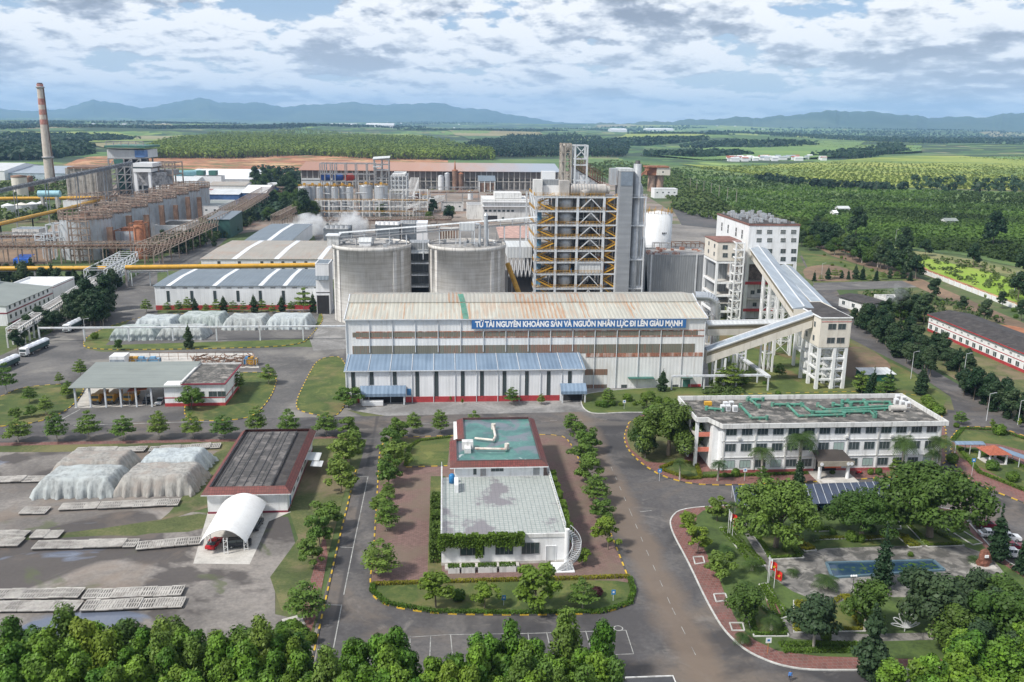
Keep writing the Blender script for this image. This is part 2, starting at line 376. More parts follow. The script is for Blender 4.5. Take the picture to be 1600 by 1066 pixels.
asphalt=ground('asphalt',[(.066,.062,.064),(.092,.087,.088),(.130,.120,.115)],.06,1.4,.85,
                 patch=[((.155,.125,.10),.03,.50,.62,.75),((.035,.034,.037),.035,.53,.60,.7),((.22,.20,.18),.16,.60,.70,.5),((.05,.048,.05),.5,.52,.66,.35)],
                 bands=((g(915,680),g(1105,1066),3.6,(.165,.125,.095),.75),(g(870,664),g(400,676),1.6,(.15,.135,.12),.5),(g(576,720),g(520,1000),.5,(.045,.043,.045),.6)))
asphaltP=ground('pale_asphalt',[(.085,.083,.083),(.115,.110,.108),(.155,.148,.14)],.05,1.2,.88,
                  patch=[((.25,.235,.21),.04,.54,.66,.7),((.06,.058,.06),.04,.54,.62,.6)])
yardm=ground('wet_yard',[(.125,.113,.105),(.18,.165,.152),(.26,.235,.215)],.04,1.3,.8,
               patch=[((.30,.27,.24),.05,.54,.64,.6),((.06,.052,.05),.024,.50,.54,.85),((.20,.155,.12),.035,.53,.62,.6),((.085,.10,.045),.07,.60,.66,.7)],
               wet=(.035,.60,.64,(.13,.15,.20),.06))
grass=ground('lawn_grass',[(.055,.085,.018),(.085,.120,.026),(.135,.145,.042)],.08,2.2,.95,
               patch=[((.17,.105,.055),.045,.53,.64,.7),((.040,.075,.016),.12,.55,.7,.6)])
grassF=ground('fresh_lawn',[(.042,.070,.015),(.068,.098,.022),(.115,.125,.034)],.10,2.5,.95,
                patch=[((.19,.145,.07),.055,.53,.66,.6),((.045,.075,.018),.15,.54,.62,.6),((.20,.21,.06),.3,.58,.66,.4)])
roughg=ground('rough_grass',[(.048,.065,.020),(.088,.105,.034),(.16,.15,.065)],.06,1.8,.95,
                patch=[((.22,.155,.11),.05,.51,.64,.75),((.05,.08,.02),.07,.55,.68,.7)])
plantg=ground('plant_ground',[(.055,.075,.030),(.085,.10,.042),(.14,.115,.075)],.02,.5,.95,
                patch=[((.19,.12,.08),.012,.56,.66,.6),((.05,.085,.02),.02,.5,.62,.7),((.16,.15,.145),.009,.56,.62,.6)])
dirtr=ground('red_earth',[(.26,.10,.05),(.40,.18,.09),(.52,.33,.18)],.012,.2,.95,patch=[((.09,.12,.035),.018,.52,.58,.8),((.20,.07,.035),.03,.54,.60,.7)])
dirtb=ground('brown_earth',[(.12,.085,.055),(.18,.12,.08),(.24,.16,.10)],.03,.4,.95,patch=[((.08,.11,.035),.02,.55,.65,.6)])
pavr=tiled('brick_paving',(.225,.135,.12),(.12,.085,.07),.9,.45,.25,.85,stain=(.15,.115,.085),sa=.8,st=(.44,.60),offset=.5,ssc=.12)
pavd=tiled('red_walk',(.24,.10,.085),(.22,.17,.15),.8,.8,.3,.8,stain=(.12,.09,.08),sa=.5,offset=.5)
plaza=ground('plaza_paving',[(.11,.105,.098),(.19,.18,.168),(.30,.285,.262)],.18,.8,.8,patch=[((.06,.06,.055),.35,.49,.57,.75)])  # plaza tones lowered: the cloud shade is put into the colour
gravel=ground('grey_gravel',[(.13,.125,.12),(.18,.175,.165),(.23,.22,.21)],.15,3.,.9)
terr=tiled('terrace_tiles',(.43,.45,.43),(.24,.29,.27),.85,.85,.04,.45,ms=.09,stain=(.17,.15,.17),sa=.8,st=(.53,.58),ssc=.11)
aqua=ground('painted_waterproof_roof',[(.04,.13,.125),(.06,.18,.165),(.09,.23,.20)],.1,1.,.3,
              patch=[((.16,.16,.20),.12,.54,.60,.8),((.50,.55,.55),.3,.66,.70,.8),((.05,.10,.11),.2,.57,.64,.5)])
solar=tiled('stained_slab_roof',(.105,.098,.095),(.03,.03,.03),2.6,1.0,.35,.7,ms=.05,stain=(.22,.20,.19),sa=.6,st=(.5,.62),ssc=.4)
rooft=tiled('roof_tiles',(.22,.055,.045),(.08,.02,.02),.5,.5,.35,.6,ms=.08,stain=(.10,.05,.04),sa=.5)
rooforange=tiled('orange_roof_tiles',(.45,.13,.07),(.2,.05,.03),.4,.4,.2,.6)
canopyb=corr('parking_roof_panels',(.045,.06,.10),2.6,0,depth=.0,rough=.3)
membrane=plain('white_membrane',(.74,.74,.73),.5,var=.03,dirt=(.5,.48,.45),da=.25)
hedgem=leafm('hedge_leaves',(0.114,0.207,0.027));hedgey=leafm('yellow_hedge_leaves',(0.207,0.228,0.022))
leafA=leafm('almond_leaves',(0.135,0.231,0.041));leafB=leafm('broadleaf_leaves',(0.075,0.144,0.026));leafC=leafm('acacia_leaves',(0.114,0.241,0.025),.5,.15,.45,.2)
leafD=leafm('conifer_needles',(0.029,0.068,0.027),.3);leafE=leafm('palm_leaves',(.06,.12,.03));leafF=leafm('casuarina_needles',(0.053,0.096,0.041),.3)
leafL=leafm('light_leaves',(0.157,0.252,0.030));leafV=leafm('vine_leaves',(0.094,0.187,0.024));leafR=leafm('purple_leaves',(0.081,0.022,0.027))
coffee=leafm('coffee_leaves',(0.088,0.177,0.031),.7,sc=.007);farm=leafm('orchard_leaves',(.15,.21,.04),.3,sc=.02);pinem=leafm('pine_crowns',(0.135,0.213,0.032),.3,sc=.015)  # coffee darker, orchard brighter: cloud shade and sun put into leaf colour
darkw=leafm('dark_wood',(0.036,0.075,0.038),.35,sc=.01);scrubm=leafm('scrub_leaves',(0.095,0.149,0.039),.4,sc=.03)
trunkm=plain('pine_trunks',(.12,.09,.075),.9)
tarpm=[]
for i,c in enumerate([(.31,.33,.33),(.28,.27,.25),(.37,.41,.43),(.31,.30,.28),(.30,.345,.335)]):
    t,m=newmat('cover_cloth_%s'%['grey','brown','blue','tan','teal'][i]);P=pos(t);s_=t.n('ShaderNodeSeparateXYZ',{0:P})
    a_=t.noise(t.map(P,(1.4,1.4,.16)),1.,4.,.6);b_=t.noise(P,.35,3.)
    k_=t.n('ShaderNodeMapRange',{0:b_,1:.45,2:.62,3:0.,4:.7})
    r_=t.ramp(a_,(.35,tuple(x*.72 for x in c)),(.6,tuple(x*1.2 for x in c)))
    x_=t.mix((k_,0),(r_,0),(.30,.26,.23)if i%2 else(.46,.50,.50))
    finish(t,mo(x_),.8,bump=a_,bs=.6,bd=.3);tarpm.append(m)
kerbY=plain('yellow_kerb_paint',(.55,.36,.03),.7,dirt=(.2,.15,.08),da=.5);kerbB=plain('dark_kerb',(.07,.068,.065),.8);kerbW=plain('white_kerb',(.50,.50,.48),.8,dirt=(.2,.2,.18),da=.4)
paintW=plain('road_paint',(.34,.34,.325),.7,var=.25,sc=.8,dirt=(.10,.10,.10),da=.95,streak=False)
water,_m=newmat('pool_water');P=pos(water);q_=water.noise(P,.8,3.)
finish(water,(water.ramp(q_,(.48,(.02,.045,.085)),(.60,(.03,.065,.08)),(.64,(.07,.11,.05))),0),.08,bump=q_,bs=.05);water=_m
bannerM=plain('banner_blue',(.035,.14,.36),.5,var=.05);letM=plain('banner_white',(.85,.85,.85),.5,var=.02)

# ---------------------------------------------------------------- terrain and sheets on the ground
def hills(X,Y):
    D=np.hypot(X,Y);a=np.clip((D-1500)/2500,0,1);a=a*a*(3-2*a)
    h=14*np.sin(X/520+1.1*np.sin(Y/900))*np.sin(Y/640+.7)+18*np.sin(X/1700-1.2)*np.sin(Y/1500+.4)+7*np.sin(X/230+Y/410)*np.sin(Y/260)
    far=np.clip((D-4500)/9000,0,1)
    return a*(h+4)+far*(34*np.sin(X/2600+.5)*np.sin(Y/2100+1.)+10)
def terrain():
    ys=np.concatenate([np.linspace(40,1500,40),np.geomspace(1560,34000,190)]);nx=230
    u=np.linspace(-1,1,nx);V=[]
    for y in ys:x=u*(y*.95+420);V.append(np.stack([x,np.full(nx,y),hills(x,np.full(nx,y))-.03],1))
    V=np.concatenate(V);ny=len(ys);i,j=np.meshgrid(np.arange(nx-1),np.arange(ny-1));a=(j*nx+i).ravel()
    t,m=newmat('countryside');P=pos(t);S_=t.n('ShaderNodeSeparateXYZ',{0:P})
    v1=t.n('ShaderNodeTexVoronoi',{'Vector':t.map(t.n('ShaderNodeVectorMath',{0:P,1:t.n('ShaderNodeVectorMath',{0:(t.noise(P,.0016,3.),1),1:(320.,320.,0.)},operation='MULTIPLY')},operation='ADD'),(.0030,.0015,0.))},feature='F1')
    w1=t.n('ShaderNodeSeparateColor',{0:(v1,1)})
    cr=t.ramp((w1,0),(0.,(.035,.09,.03)),(.25,(.08,.16,.045)),(.42,(.15,.25,.06)),(.55,(.035,.075,.03)),(.72,(.20,.29,.07)),(.86,(.05,.10,.04)),(1.,(.25,.24,.12)))
    cr.color_ramp.interpolation='CONSTANT' if False else 'LINEAR'
    fn=t.noise(P,.02,6.,.7);x=t.mix(.6,(cr,0),(t.ramp(fn,(.40,.30),(.60,1.35)),0),'MULTIPLY')
    wd=t.noise(t.map(P,(.0011,.0022,0)),1.,5.,.6);k=t.n('ShaderNodeMapRange',{0:wd,1:.49,2:.52,3:0.,4:.9})
    x=t.mix((k,0),mo(x),(.022,.048,.022))
    near=t.noise(P,.02,5.,.6);ng=t.ramp(near,(.38,(.05,.085,.024)),(.5,(.08,.115,.034)),(.62,(.15,.13,.07)))
    nn=t.noise(P,.5,4.);ng2=t.mix(.6,(ng,0),(t.ramp(nn,(.3,.6),(.7,1.2)),0),'MULTIPLY')
    kn=t.n('ShaderNodeMapRange',{0:(S_,1),1:1150.,2:1350.,3:1.,4:0.})
    x=t.mix((kn,0),mo(x),mo(ng2))
    finish(t,mo(x),.95,bump=nn,bs=.15)
    me=npmesh('ground',V,np.stack([a,a+1,a+nx+1,a+nx],1),m,smooth=True)
    props(lnk(bpy.data.objects.new('ground',me)),kind='structure')
terrain()
def sheet(name,pts,mat,z,kind='structure',world=False):
    P=pts if world else[g(*p)for p in pts]
    m=MB();m.poly([(x,y,z)for x,y in P])
    ar=sum(P[i][0]*P[(i+1)%len(P)][1]-P[(i+1)%len(P)][0]*P[i][1]for i in range(len(P)))
    if ar<0:m.f[0].reverse()
    o=m.o(name,mat,kind=kind)
    bmx=o.data;return o
def smooth(pts,n=4,closed=True):
    for _ in range(n):
        q=[];L=len(pts)
        for i in range(L if closed else L-1):
            a,b=pts[i],pts[(i+1)%L];q+=[(a[0]*.78+b[0]*.22,a[1]*.78+b[1]*.22),(a[0]*.22+b[0]*.78,a[1]*.22+b[1]*.78)]
        if not closed:q=[pts[0]]+q+[pts[-1]]
        pts=q
    return pts
def kerb(name,P,z0,mats,closed=True,wd=.28,h=.16,stripe=1.5):
    """kerb stones along a world polyline; two materials alternate along it"""
    m=MB();d=0.;L=len(P)
    for i in range(L if closed else L-1):
        a=Vector((*P[i],0));b=Vector((*P[(i+1)%L],0));l=(b-a).length
        if l<1e-4:continue
        u=(b-a)/l;s=0.
        while s<l-1e-6:
            k=int(d/stripe);e=min(l,s+(k+1)*stripe-d);p,q=a+u*s,a+u*e
            m.cur=k%len(mats);n_=Vector((-u.y,u.x,0))*wd/2
            m.hexa([(*(p-n_)[:2],z0),(*(q-n_)[:2],z0),(*(q+n_)[:2],z0),(*(p+n_)[:2],z0),(*(p-n_)[:2],z0+h),(*(q-n_)[:2],z0+h),(*(q+n_)[:2],z0+h),(*(p+n_)[:2],z0+h)])
            d+=e-s+1e-6;s=e
    return m.o(name,mats,kind='structure')
def island(name,px,mat,z=.12,mats=None,rnd=2,kb=True,stripe=1.5):
    P=[g(*p)for p in smooth(px,rnd)]
    m=MB();m.prism(P,-.02,z);o=m.o(name,mat,kind='structure')
    if kb:kerb('kerb',P,0,mats or[kerbY,kerbB],h=z+.07,stripe=stripe)
    return P
def patch(name,px,mat,z,rnd=0):return sheet(name,smooth(px,rnd)if rnd else px,mat,z)
Z1=.13
patch('road',[(480,1130),(488,1000),(530,840),(575,680),(480,664),(1090,636),(1110,640),(1085,700),(1480,700),(1480,640),(1620,660),(1800,720),(1800,1130)],asphalt,.004)
patch('road',[(-150,704),(-150,600),(0,556),(80,520),(104,492),(150,465),(200,440),(250,405),(300,383),(345,362),(362,366),(330,395),(300,420),(246,425),(246,490),(135,528),(133,545),(160,550),(470,542),(541,545),(541,640),(600,663),(600,686),(350,690),(0,697)],asphaltP,.008)
patch('road',[(100,664),(300,656),(600,650),(1088,640),(1088,672),(985,674),(600,685),(375,688),(0,694),(-150,700),(-150,668)],asphalt,.014)
patch('pavement',[(440,478),(1130,455),(1140,610),(1100,640),(880,648),(640,656),(541,640),(541,545),(490,548),(480,520)],ground('yard_concrete',[(.16,.155,.15),(.22,.215,.21),(.30,.29,.28)],.08,1.,.85,patch=[((.09,.09,.09),.06,.55,.65,.6)]),.010)
patch('yard',[(-200,706),(0,700),(350,694),(300,800),(450,808),(470,880),(430,900),(430,960),(500,975),(480,1150),(-200,1150)],yardm,.018)
patch('grass',[(-200,703),(-200,695),(0,694),(375,688),(500,682),(498,700),(440,760),(300,800),(266,812),(238,838),(120,836),(128,828),(238,823),(272,795),(330,712),(345,702),(0,708)],roughg,.024,1)
patch('grass',[(-200,850),(0,838),(120,832),(250,812),(330,800),(326,830),(180,836),(0,846)],roughg,.022,1)
patch('grass',[(487,684),(553,682),(540,762),(512,870),(488,1005),(440,1000),(478,962),(440,955),(422,902),(466,842),(452,800),(470,740)],roughg,.028)
patch('footpath',[(-200,700),(-200,694),(0,692),(375,686),(556,681),(556,684),(375,690),(0,697)],pavd,.033)
patch('pavement',[(302,881),(325,800),(455,800),(420,815),(405,850),(390,882)],concl,.030)
0 and patch('gravel_patch',[(392,885),(414,815),(440,808),(464,822),(462,850),(430,890),(412,955),(385,985),(350,975),(372,920)],gravel,.034,2)
patch('footpath',[(440,968),(478,958),(492,962),(488,975),(445,980)],concl,.036)
patch('footpath',[(512,870),(508,890),(495,960),(485,990),(470,960),(490,890),(508,830)],pavd,.038)
# left road marking and left kerb
kerb('kerb',[g(*p)for p in[(556,735),(527,856),(492,1013),(470,1110)]],0,[kerbY,kerbB],closed=False,h=.18)
for a,b in[((575,745),(552,855)),((552,855),(537,930)),((534,945),(521,1013)),((553,745),(576,745)),((531,855),(551,856)),((508,945),(534,946)),((491,1016),(521,1013))]:
    A,B=Vector(g(*a)),Vector(g(*b));n_=(B-A).normalized().orthogonal()*.09
    sheet('road_marking',[tuple(A-n_),tuple(B-n_),tuple(B+n_),tuple(A+n_)],paintW,.03,world=True)
def line(pts,wd=.14,dash=None,z=.03,mat=None):
    m=MB();
    for a,b in zip(pts,pts[1:]):
        A,B=Vector(g(*a)),Vector(g(*b));l=(B-A).length;u=(B-A)/l;n_=Vector((-u.y,u.x))*wd/2;s=0
        while s<l:
            e=min(l,s+(dash[0]if dash else l));p,q=A+u*s,A+u*e
            m.poly([(*(p-n_),z),(*(q-n_),z),(*(q+n_),z),(*(p+n_),z)]);s=e+(dash[1]if dash else 1)
    m.o('road_marking',mat or paintW,kind='structure')
line([(578,1000),(700,992),(830,990),(978,985)]);line([(978,985),(990,1022)]);line([(690,1036),(780,1030),(990,1022)])
for a,b in[((610,997),(606,1034)),((641,994),(640,1034)),((673,993),(670,1060)),((704,992),(708,1035)),((735,991),(740,1032)),((766,990),(772,1030)),((825,989),(830,1028)),((854,988),(863,1027)),((885,987),(895,1026)),((915,986),(926,1025)),((945,986),(955,1024)),((578,998),(574,1036)),((955,1022),(968,1066))]:line([a,b])
line([(955,730),(985,800),(1010,860),(1050,950),(1095,1040)],.10,(2.2,3.6));line([(1000,800),(1018,798)],.2);line([(115,665),(340,658)],.35);line([(660,662),(970,655)],.16,(2.,5.));line([(80,664),(125,640)],.3)
m=MB();cx_,cy_=g(966,982)
for i in range(28):m.cur=0;a0,a1=2*math.pi*i/28,2*math.pi*(i+1)/28;m.poly([(cx_+math.cos(a0)*.8,cy_+math.sin(a0)*.8,.034),(cx_+math.cos(a0)*.62,cy_+math.sin(a0)*.62,.034),(cx_+math.cos(a1)*.62,cy_+math.sin(a1)*.62,.034),(cx_+math.cos(a1)*.8,cy_+math.sin(a1)*.8,.034)])
m.o('road_marking',paintW,kind='structure')
# islands on the left and around the hall
island('lawn',[(132,547),(130,530),(165,512),(205,500),(245,491),(500,486),(506,500),(490,520),(470,541),(300,546)],grass)
patch('pavement',[(165,540),(212,491),(500,486),(488,530)],asphaltP,Z1+.01)
island('lawn',[(465,642),(462,628),(480,590),(497,560),(541,556),(541,632),(525,652),(500,650)],grassF)
island('lawn',[(283,655),(300,600),(345,583),(436,582),(425,620),(395,654),(330,659)],grassF)
island('lawn',[(-150,680),(-150,660),(0,622),(30,606),(100,600),(137,604),(110,640),(60,661),(0,667)],grassF,rnd=2)
patch('pavement',[(116,638),(140,600),(300,598),(300,632)],concl,.030)
patch('pavement',[(170,578),(178,552),(395,552),(405,575)],concl,.026)
island('lawn',[(908,612),(1150,600),(1160,655),(1085,648),(985,644),(925,648),(908,636)],grass,mats=[kerbW])
# the block with the guest house
island('pavement',[(594,686),(640,683),(870,678),(893,690),(955,836),(990,925),(985,945),(940,960),(800,962),(680,960),(600,947),(576,925),(584,860),(590,760)],pavr,.12,rnd=2)
patch('lawn',[(583,913),(982,905),(989,925),(984,944),(940,958),(800,960),(680,958),(602,945),(579,925)],grassF,Z1+.005,2)
patch('lawn',[(634,686),(704,683),(699,728),(632,729)],grassF,Z1+.005)
patch('lawn',[(673,745),(696,745),(690,897),(668,897)],grassF,Z1+.006)
patch('lawn',[(596,686),(634,686),(622,735),(594,760)],roughg,Z1+.007)
kerb('kerb',[g(*p)for p in[(634,731),(699,729)]],.12,[kerbY,kerbB],closed=False,h=.14)
# east side: office block, gardens, park
R1=island('pavement',[(985,655),(974,683),(980,702),(1002,725),(1035,745),(1080,757),(1140,759),(1300,752),(1478,741),(1478,655),(1440,610),(1090,618)],pavd,rnd=1)
patch('lawn',[(986,657),(978,683),(985,702),(1010,722),(1060,726),(1085,700),(1085,640)],roughg,Z1+.004)
patch('lawn',[(1030,733),(1060,723),(1090,727),(1096,750),(1075,750)],grassF,Z1+.008)
patch('lawn',[(1098,746),(1098,738),(1260,733),(1265,741)],grassF,Z1+.008)
patch('lawn',[(1085,620),(1450,600),(1476,650),(1085,650)],grass,Z1+.004)
island('pavement',[(1482,690),(1500,667),(1560,668),(1640,695),(1780,740),(1780,860),(1600,786),(1500,748)],pavd,rnd=1)
for p in([(1488,690),(1504,672),(1560,674),(1640,702),(1700,730),(1560,695)],[(1492,700),(1500,716),(1600,765),(1700,800),(1700,780),(1580,722),(1530,700)]):patch('lawn',p,grassF,Z1+.01)
R3=island('footpath',[(1062,796),(1046,812),(1050,832),(1075,878),(1104,940),(1130,985),(1165,1018),(1215,1040),(1270,1049),(1450,1046),(1800,1035),(1800,985),(1575,885),(1520,825),(1490,790),(1250,792),(1130,790)],pavd,rnd=2,mats=[kerbW])
patch('lawn',[(1090,800),(1130,794),(1250,796),(1485,794),(1512,828),(1570,890),(1750,980),(1750,1030),(1450,1032),(1230,1025),(1165,995),(1140,950),(1122,900),(1085,830)],ground('park_ground',[(.038,.062,.016),(.062,.10,.024),(.085,.13,.03)],.15,2.,.95),Z1+.006,1)
patch('plaza',[(1152,817),(1166,817),(1208,876),(1290,858),(1495,851),(1545,868),(1572,900),(1540,935),(1330,934),(1325,960),(1238,925),(1204,902)],plaza,Z1+.02)
for p in([(1160,965),(1180,960),(1345,992),(1700,985),(1700,995),(1345,1004),(1240,1000)],):patch('footpath',p,plaza,Z1+.018)
for p in([(1262,860),(1270,880),(1480,876),(1470,855)],):pass
# east road, cross road, perimeter track
patch('road',[(1250,400),(1262,398),(1300,440),(1322,480),(1345,512),(1400,545),(1505,605),(1620,672),(1760,735),(1760,800),(1600,700),(1560,668),(1500,665),(1482,692),(1470,650),(1492,645),(1485,620),(1422,577),(1330,530),(1300,500)],asphalt,.03)
patch('road',[(1268,453),(1272,442),(1440,438),(1462,448),(1330,453)],asphaltP,.035)
patch('road',[(1240,365),(1250,362),(1320,396),(1400,418),(1475,452),(1600,505),(1700,545),(1700,556),(1560,503),(1440,452),(1380,426),(1300,400)],dirtb,.04)
patch('lawn',[(1250,392),(1300,402),(1380,428),(1440,438),(1272,442)],grass,.045)
patch('bare_earth',[(1252,418),(1300,412),(1345,428),(1330,440),(1260,440)],dirtr if False else dirtb,.05,2)
patch('lawn',[(1110,480),(1275,470),(1330,535),(1420,580),(1480,622),(1470,645),(1110,620),(1105,560)],grass,.022)
patch('lawn',[(1340,455),(1440,455),(1600,520),(1620,650),(1505,600),(1400,540),(1345,508)],roughg,.024)
patch('bare_earth',[(1545,505),(1600,512),(1700,545),(1700,570),(1600,545)],dirtr,.05,1)
patch('bare_earth',[(1322,540),(1360,545),(1400,575),(1360,590),(1318,590),(1312,570)],dirtb,.05,2)
fcol=[((.10,.17,.05),(.13,.21,.055),(.17,.24,.07)),((.17,.23,.05),(.22,.28,.06),(.27,.30,.09)),((.05,.10,.035),(.07,.13,.045),(.09,.15,.05)),((.20,.17,.09),(.24,.22,.11),(.28,.26,.14))]
fm_=[ground('far_field',list(c),.004,.03,.95)for c in fcol]
for k in range(46):
    r2=random.Random(500+k);cx_,cy_=r2.uniform(-50,1650),r2.choice([r2.uniform(205,216),r2.uniform(212,236),r2.uniform(200,207)]);w_,h_=r2.uniform(30,110),(cy_-196)*r2.uniform(.05,.16)+.5;sk=r2.uniform(-25,25);V_=[];n_=14
    if cy_+h_>238:continue
    for j in range(n_+1):
        for i in range(n_+1):u,v=i/n_*2-1,j/n_*2-1;e_=1-.12*abs(math.sin(3*u+k)*math.cos(2*v+k));q=g(cx_+(u*w_+sk*v)*e_,cy_+v*h_*e_+.0123*0);V_.append((q[0],q[1],0.))
    V_=np.array(V_);V_[:,2]=hills(V_[:,0],V_[:,1])+2.2;npm=npmesh('field',V_,[(j*(n_+1)+i,(j+1)*(n_+1)+i,(j+1)*(n_+1)+i+1,j*(n_+1)+i+1)for j in range(n_)for i in range(n_)],fm_[k%4],smooth=True)
    props(lnk(bpy.data.objects.new('field',npm)),kind='structure')
# far sheets (z steps grow with distance)
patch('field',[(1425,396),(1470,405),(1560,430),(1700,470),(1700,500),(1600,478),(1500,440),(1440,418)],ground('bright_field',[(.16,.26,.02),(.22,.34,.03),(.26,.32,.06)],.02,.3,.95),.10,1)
patch('bare_earth',[(1255,360),(1330,385),(1420,408),(1520,445),(1700,505),(1700,520),(1500,450),(1420,420),(1300,388)],dirtr,.08)
patch('field',[(1380,388),(1480,398),(1600,422),(1700,440),(1700,468),(1560,428),(1440,402)],ground('scrub_field',[(.10,.13,.04),(.17,.18,.07),(.24,.22,.10)],.03,.3,.95),.12,1)
patch('field',[(985,252),(1060,259),(1180,275),(1300,292),(1600,300),(1900,305),(1900,470),(1600,420),(1500,398),(1400,390),(1330,378),(1262,345),(1140,330),(1060,305)],ground('plantation_floor',[(.05,.09,.028),(.09,.15,.038),(.15,.20,.05)],.01,.1,.95),.15)  # cloud shadow over the valley is put into this darker ground colour
patch('field',[(1060,256),(1180,273),(1300,290),(1600,298),(1900,303),(1900,240),(1620,243),(1400,244),(1250,255),(1150,262)],ground('orchard_floor_sun_tint',[(.17,.225,.035),(.25,.30,.05),(.33,.35,.08)],.004,.03,.95,patch=[((.09,.16,.04),.003,.5,.6,.7)]),.3)  # patch of sun is put into this brighter field colour
patch('field',[(1000,240),(1100,250),(1260,247),(1440,236),(1440,224),(1190,223),(1100,232)],ground('green_hill',[(.09,.17,.045),(.13,.22,.055),(.17,.26,.06)],.003,.03,.95),.5)
patch('field',[(700,262),(860,262),(1000,290),(1150,330),(1210,345),(1180,330),(1060,270),(960,248),(700,250)],ground('green_slope',[(.06,.12,.04),(.09,.16,.05),(.13,.19,.06)],.006,.05,.95),.25)
patch('bare_earth',[(90,262),(130,246),(170,244),(260,248),(480,242),(700,248),(700,262),(480,268),(330,266),(240,262)],dirtr,.4,1)
patch('field',[(-200,268),(60,262),(120,252),(320,262),(420,268),(470,280),(-200,285)],ground('factory_verge',[(.07,.10,.03),(.11,.14,.045),(.20,.17,.09)],.01,.1,.95),.35)
patch('bare_earth',[(-100,372),(0,362),(88,358),(92,412),(0,416),(-100,420)],dirtb,.06,1)
patch('pavement',[(480,345),(1120,335),(1180,460),(540,480)],ground('factory_floor',[(.13,.12,.11),(.18,.17,.16),(.24,.22,.20)],.03,.4,.9),.03)
patch('pavement',[(160,290),(480,268),(860,262),(1000,300),(1080,350),(800,352),(480,350),(330,372),(60,380),(90,340)],ground('stained_floor',[(.15,.12,.10),(.21,.17,.14),(.28,.24,.21)],.02,.3,.9,patch=[((.30,.15,.09),.012,.52,.64,.6),((.08,.11,.035),.02,.56,.64,.8)]),.06)
patch('field',[(1050,325),(1140,322),(1180,345),(1130,358),(1065,352)],ground('dark_lot',[(.06,.06,.06),(.08,.08,.08),(.11,.10,.10)],.02,.3,.9),.10)
# ---------------------------------------------------------------- foliage
def quads(C,N,S,asp=1.):
    n=len(C);R=RNG.normal(size=(n,3));A=np.cross(N,R);A/=np.linalg.norm(A,axis=1,keepdims=True)+1e-9
    B=np.cross(N,A);B/=np.linalg.norm(B,axis=1,keepdims=True)+1e-9;S=np.asarray(S).reshape(-1,1)
    V=np.stack([C-A*S,C-B*S*asp,C+A*S,C+B*S*asp],1).reshape(-1,3)
    return V,np.arange(4*n).reshape(n,4)
def rdir(n):
    D=RNG.normal(size=(n,3));return D/np.linalg.norm(D,axis=1,keepdims=True)
def crown(name,blobs,n,size,mat,r0=.72,jit=.7,up=.25,asp=.7):
    B=np.array(blobs,float);w_=(B[:,3]*B[:,4]+B[:,3]*B[:,5]);i=RNG.choice(len(B),n,p=w_/w_.sum())
    D=rdir(n);rr=r0+(1.04-r0)*RNG.random(n)**.7;C=B[i,:3]+D*B[i,3:6]*rr[:,None]
    keep=np.ones(n,bool)
    N=D/B[i,3:6];N/=np.linalg.norm(N,axis=1,keepdims=True);N=N+RNG.normal(size=(n,3))*jit*.5+np.array([0,0,up]);N/=np.linalg.norm(N,axis=1,keepdims=True)
    V,Q=quads(C[keep],N[keep],size*(.6+.8*RNG.random(n)),asp)
    return npmesh(name,V,Q,mat)
def blob_set(k,R,Z,z0,rb,seed,flat=.75,top=.6):
    r=random.Random(seed);o=[]
    for i in range(k):
        a=r.random()*6.283;q=math.sqrt(r.random());zz_=z0+(Z-z0)*r.random();tp=1-(max(0,(zz_-z0)/(Z-z0)-.45)*top*1.6)
        s=rb*(.7+.6*r.random());o.append((math.cos(a)*q*R*tp,math.sin(a)*q*R*tp,zz_,s,s,s*flat))
    return o
def limbs(blobs,z0,r,base=0.):
    m=MB();m.tube((0,0,base),(0.05*r,0.1*r,z0),r,7,r*.7)
    for b in blobs:m.tube((0.05*r,.1*r,z0*.92),(b[0]*.85,b[1]*.85,b[2]),r*.42,4,r*.12,cap=False)
    return m
def tree(name,label,cat,blobs,n,size,mat,z0,r,bmat=None,extra=None,**kw):
    root=T(name,label,cat,(0,0,0))
    lnk(bpy.data.objects.new('crown',crown('crown',blobs,n,size,mat,**kw)),root)
    limbs(blobs[:9],z0,r).o('trunk',bmat or bark,root)
    return reg(root)
def tiers(seed,Hh=7.5,R=3.2,nt=5,z0=2.2):
    r=random.Random(seed);o=[]
    for j in range(nt):
        z=z0+(Hh-z0)*(j+.4)/nt;rad=R*(1-.55*(j/(nt-1))**1.4);k=5 if j<nt-1 else 2;ph=r.random()*6.28
        for i in range(k):
            a=ph+6.283*i/k+r.uniform(-.25,.25);d=rad*r.uniform(.45,.72)if k>2 else.3
            s=rad*r.uniform(.42,.58);o.append((math.cos(a)*d,math.sin(a)*d,z+r.uniform(-.2,.2),s,s,.27+.12*r.random()))
    return o
PROT={}
def proto(key,fn):PROT[key]=fn
USED={}
def put(key,loc,label,group=None,sc=1.,rz=None,name=None):
    """first use moves the prototype itself, later uses copy it with its parts"""
    p=PROT[key];rz=random.uniform(0,6.28)if rz is None else rz
    if key not in USED:USED[key]=1;c=p;
    else:c=copytree(p)
    c.location=loc if len(loc)==3 else(*loc,0.);c.rotation_euler[2]=rz;wild=key[:4]!='slab'
    if wild:c.rotation_euler[0]=random.uniform(-.05,.05);c.rotation_euler[1]=random.uniform(-.05,.05)
    c.scale=sc if isinstance(sc,tuple)else(sc*random.uniform(.88,1.14),sc*random.uniform(.88,1.14),sc*random.uniform(.88,1.12))if wild else(sc,sc,sc);c['label']=label
    if group:c['group']=group
    elif 'group' in c:del c['group']
    return c
TL='layered tree'
for i in range(3):PROT['almond%d'%i]=tree('street_tree',TL,'tree',tiers(20+i,7.2+.5*i,3.1,4+i%2),1500,.25,leafA,2.2,.13,barkp,r0=.3,up=.9,jit=.6)
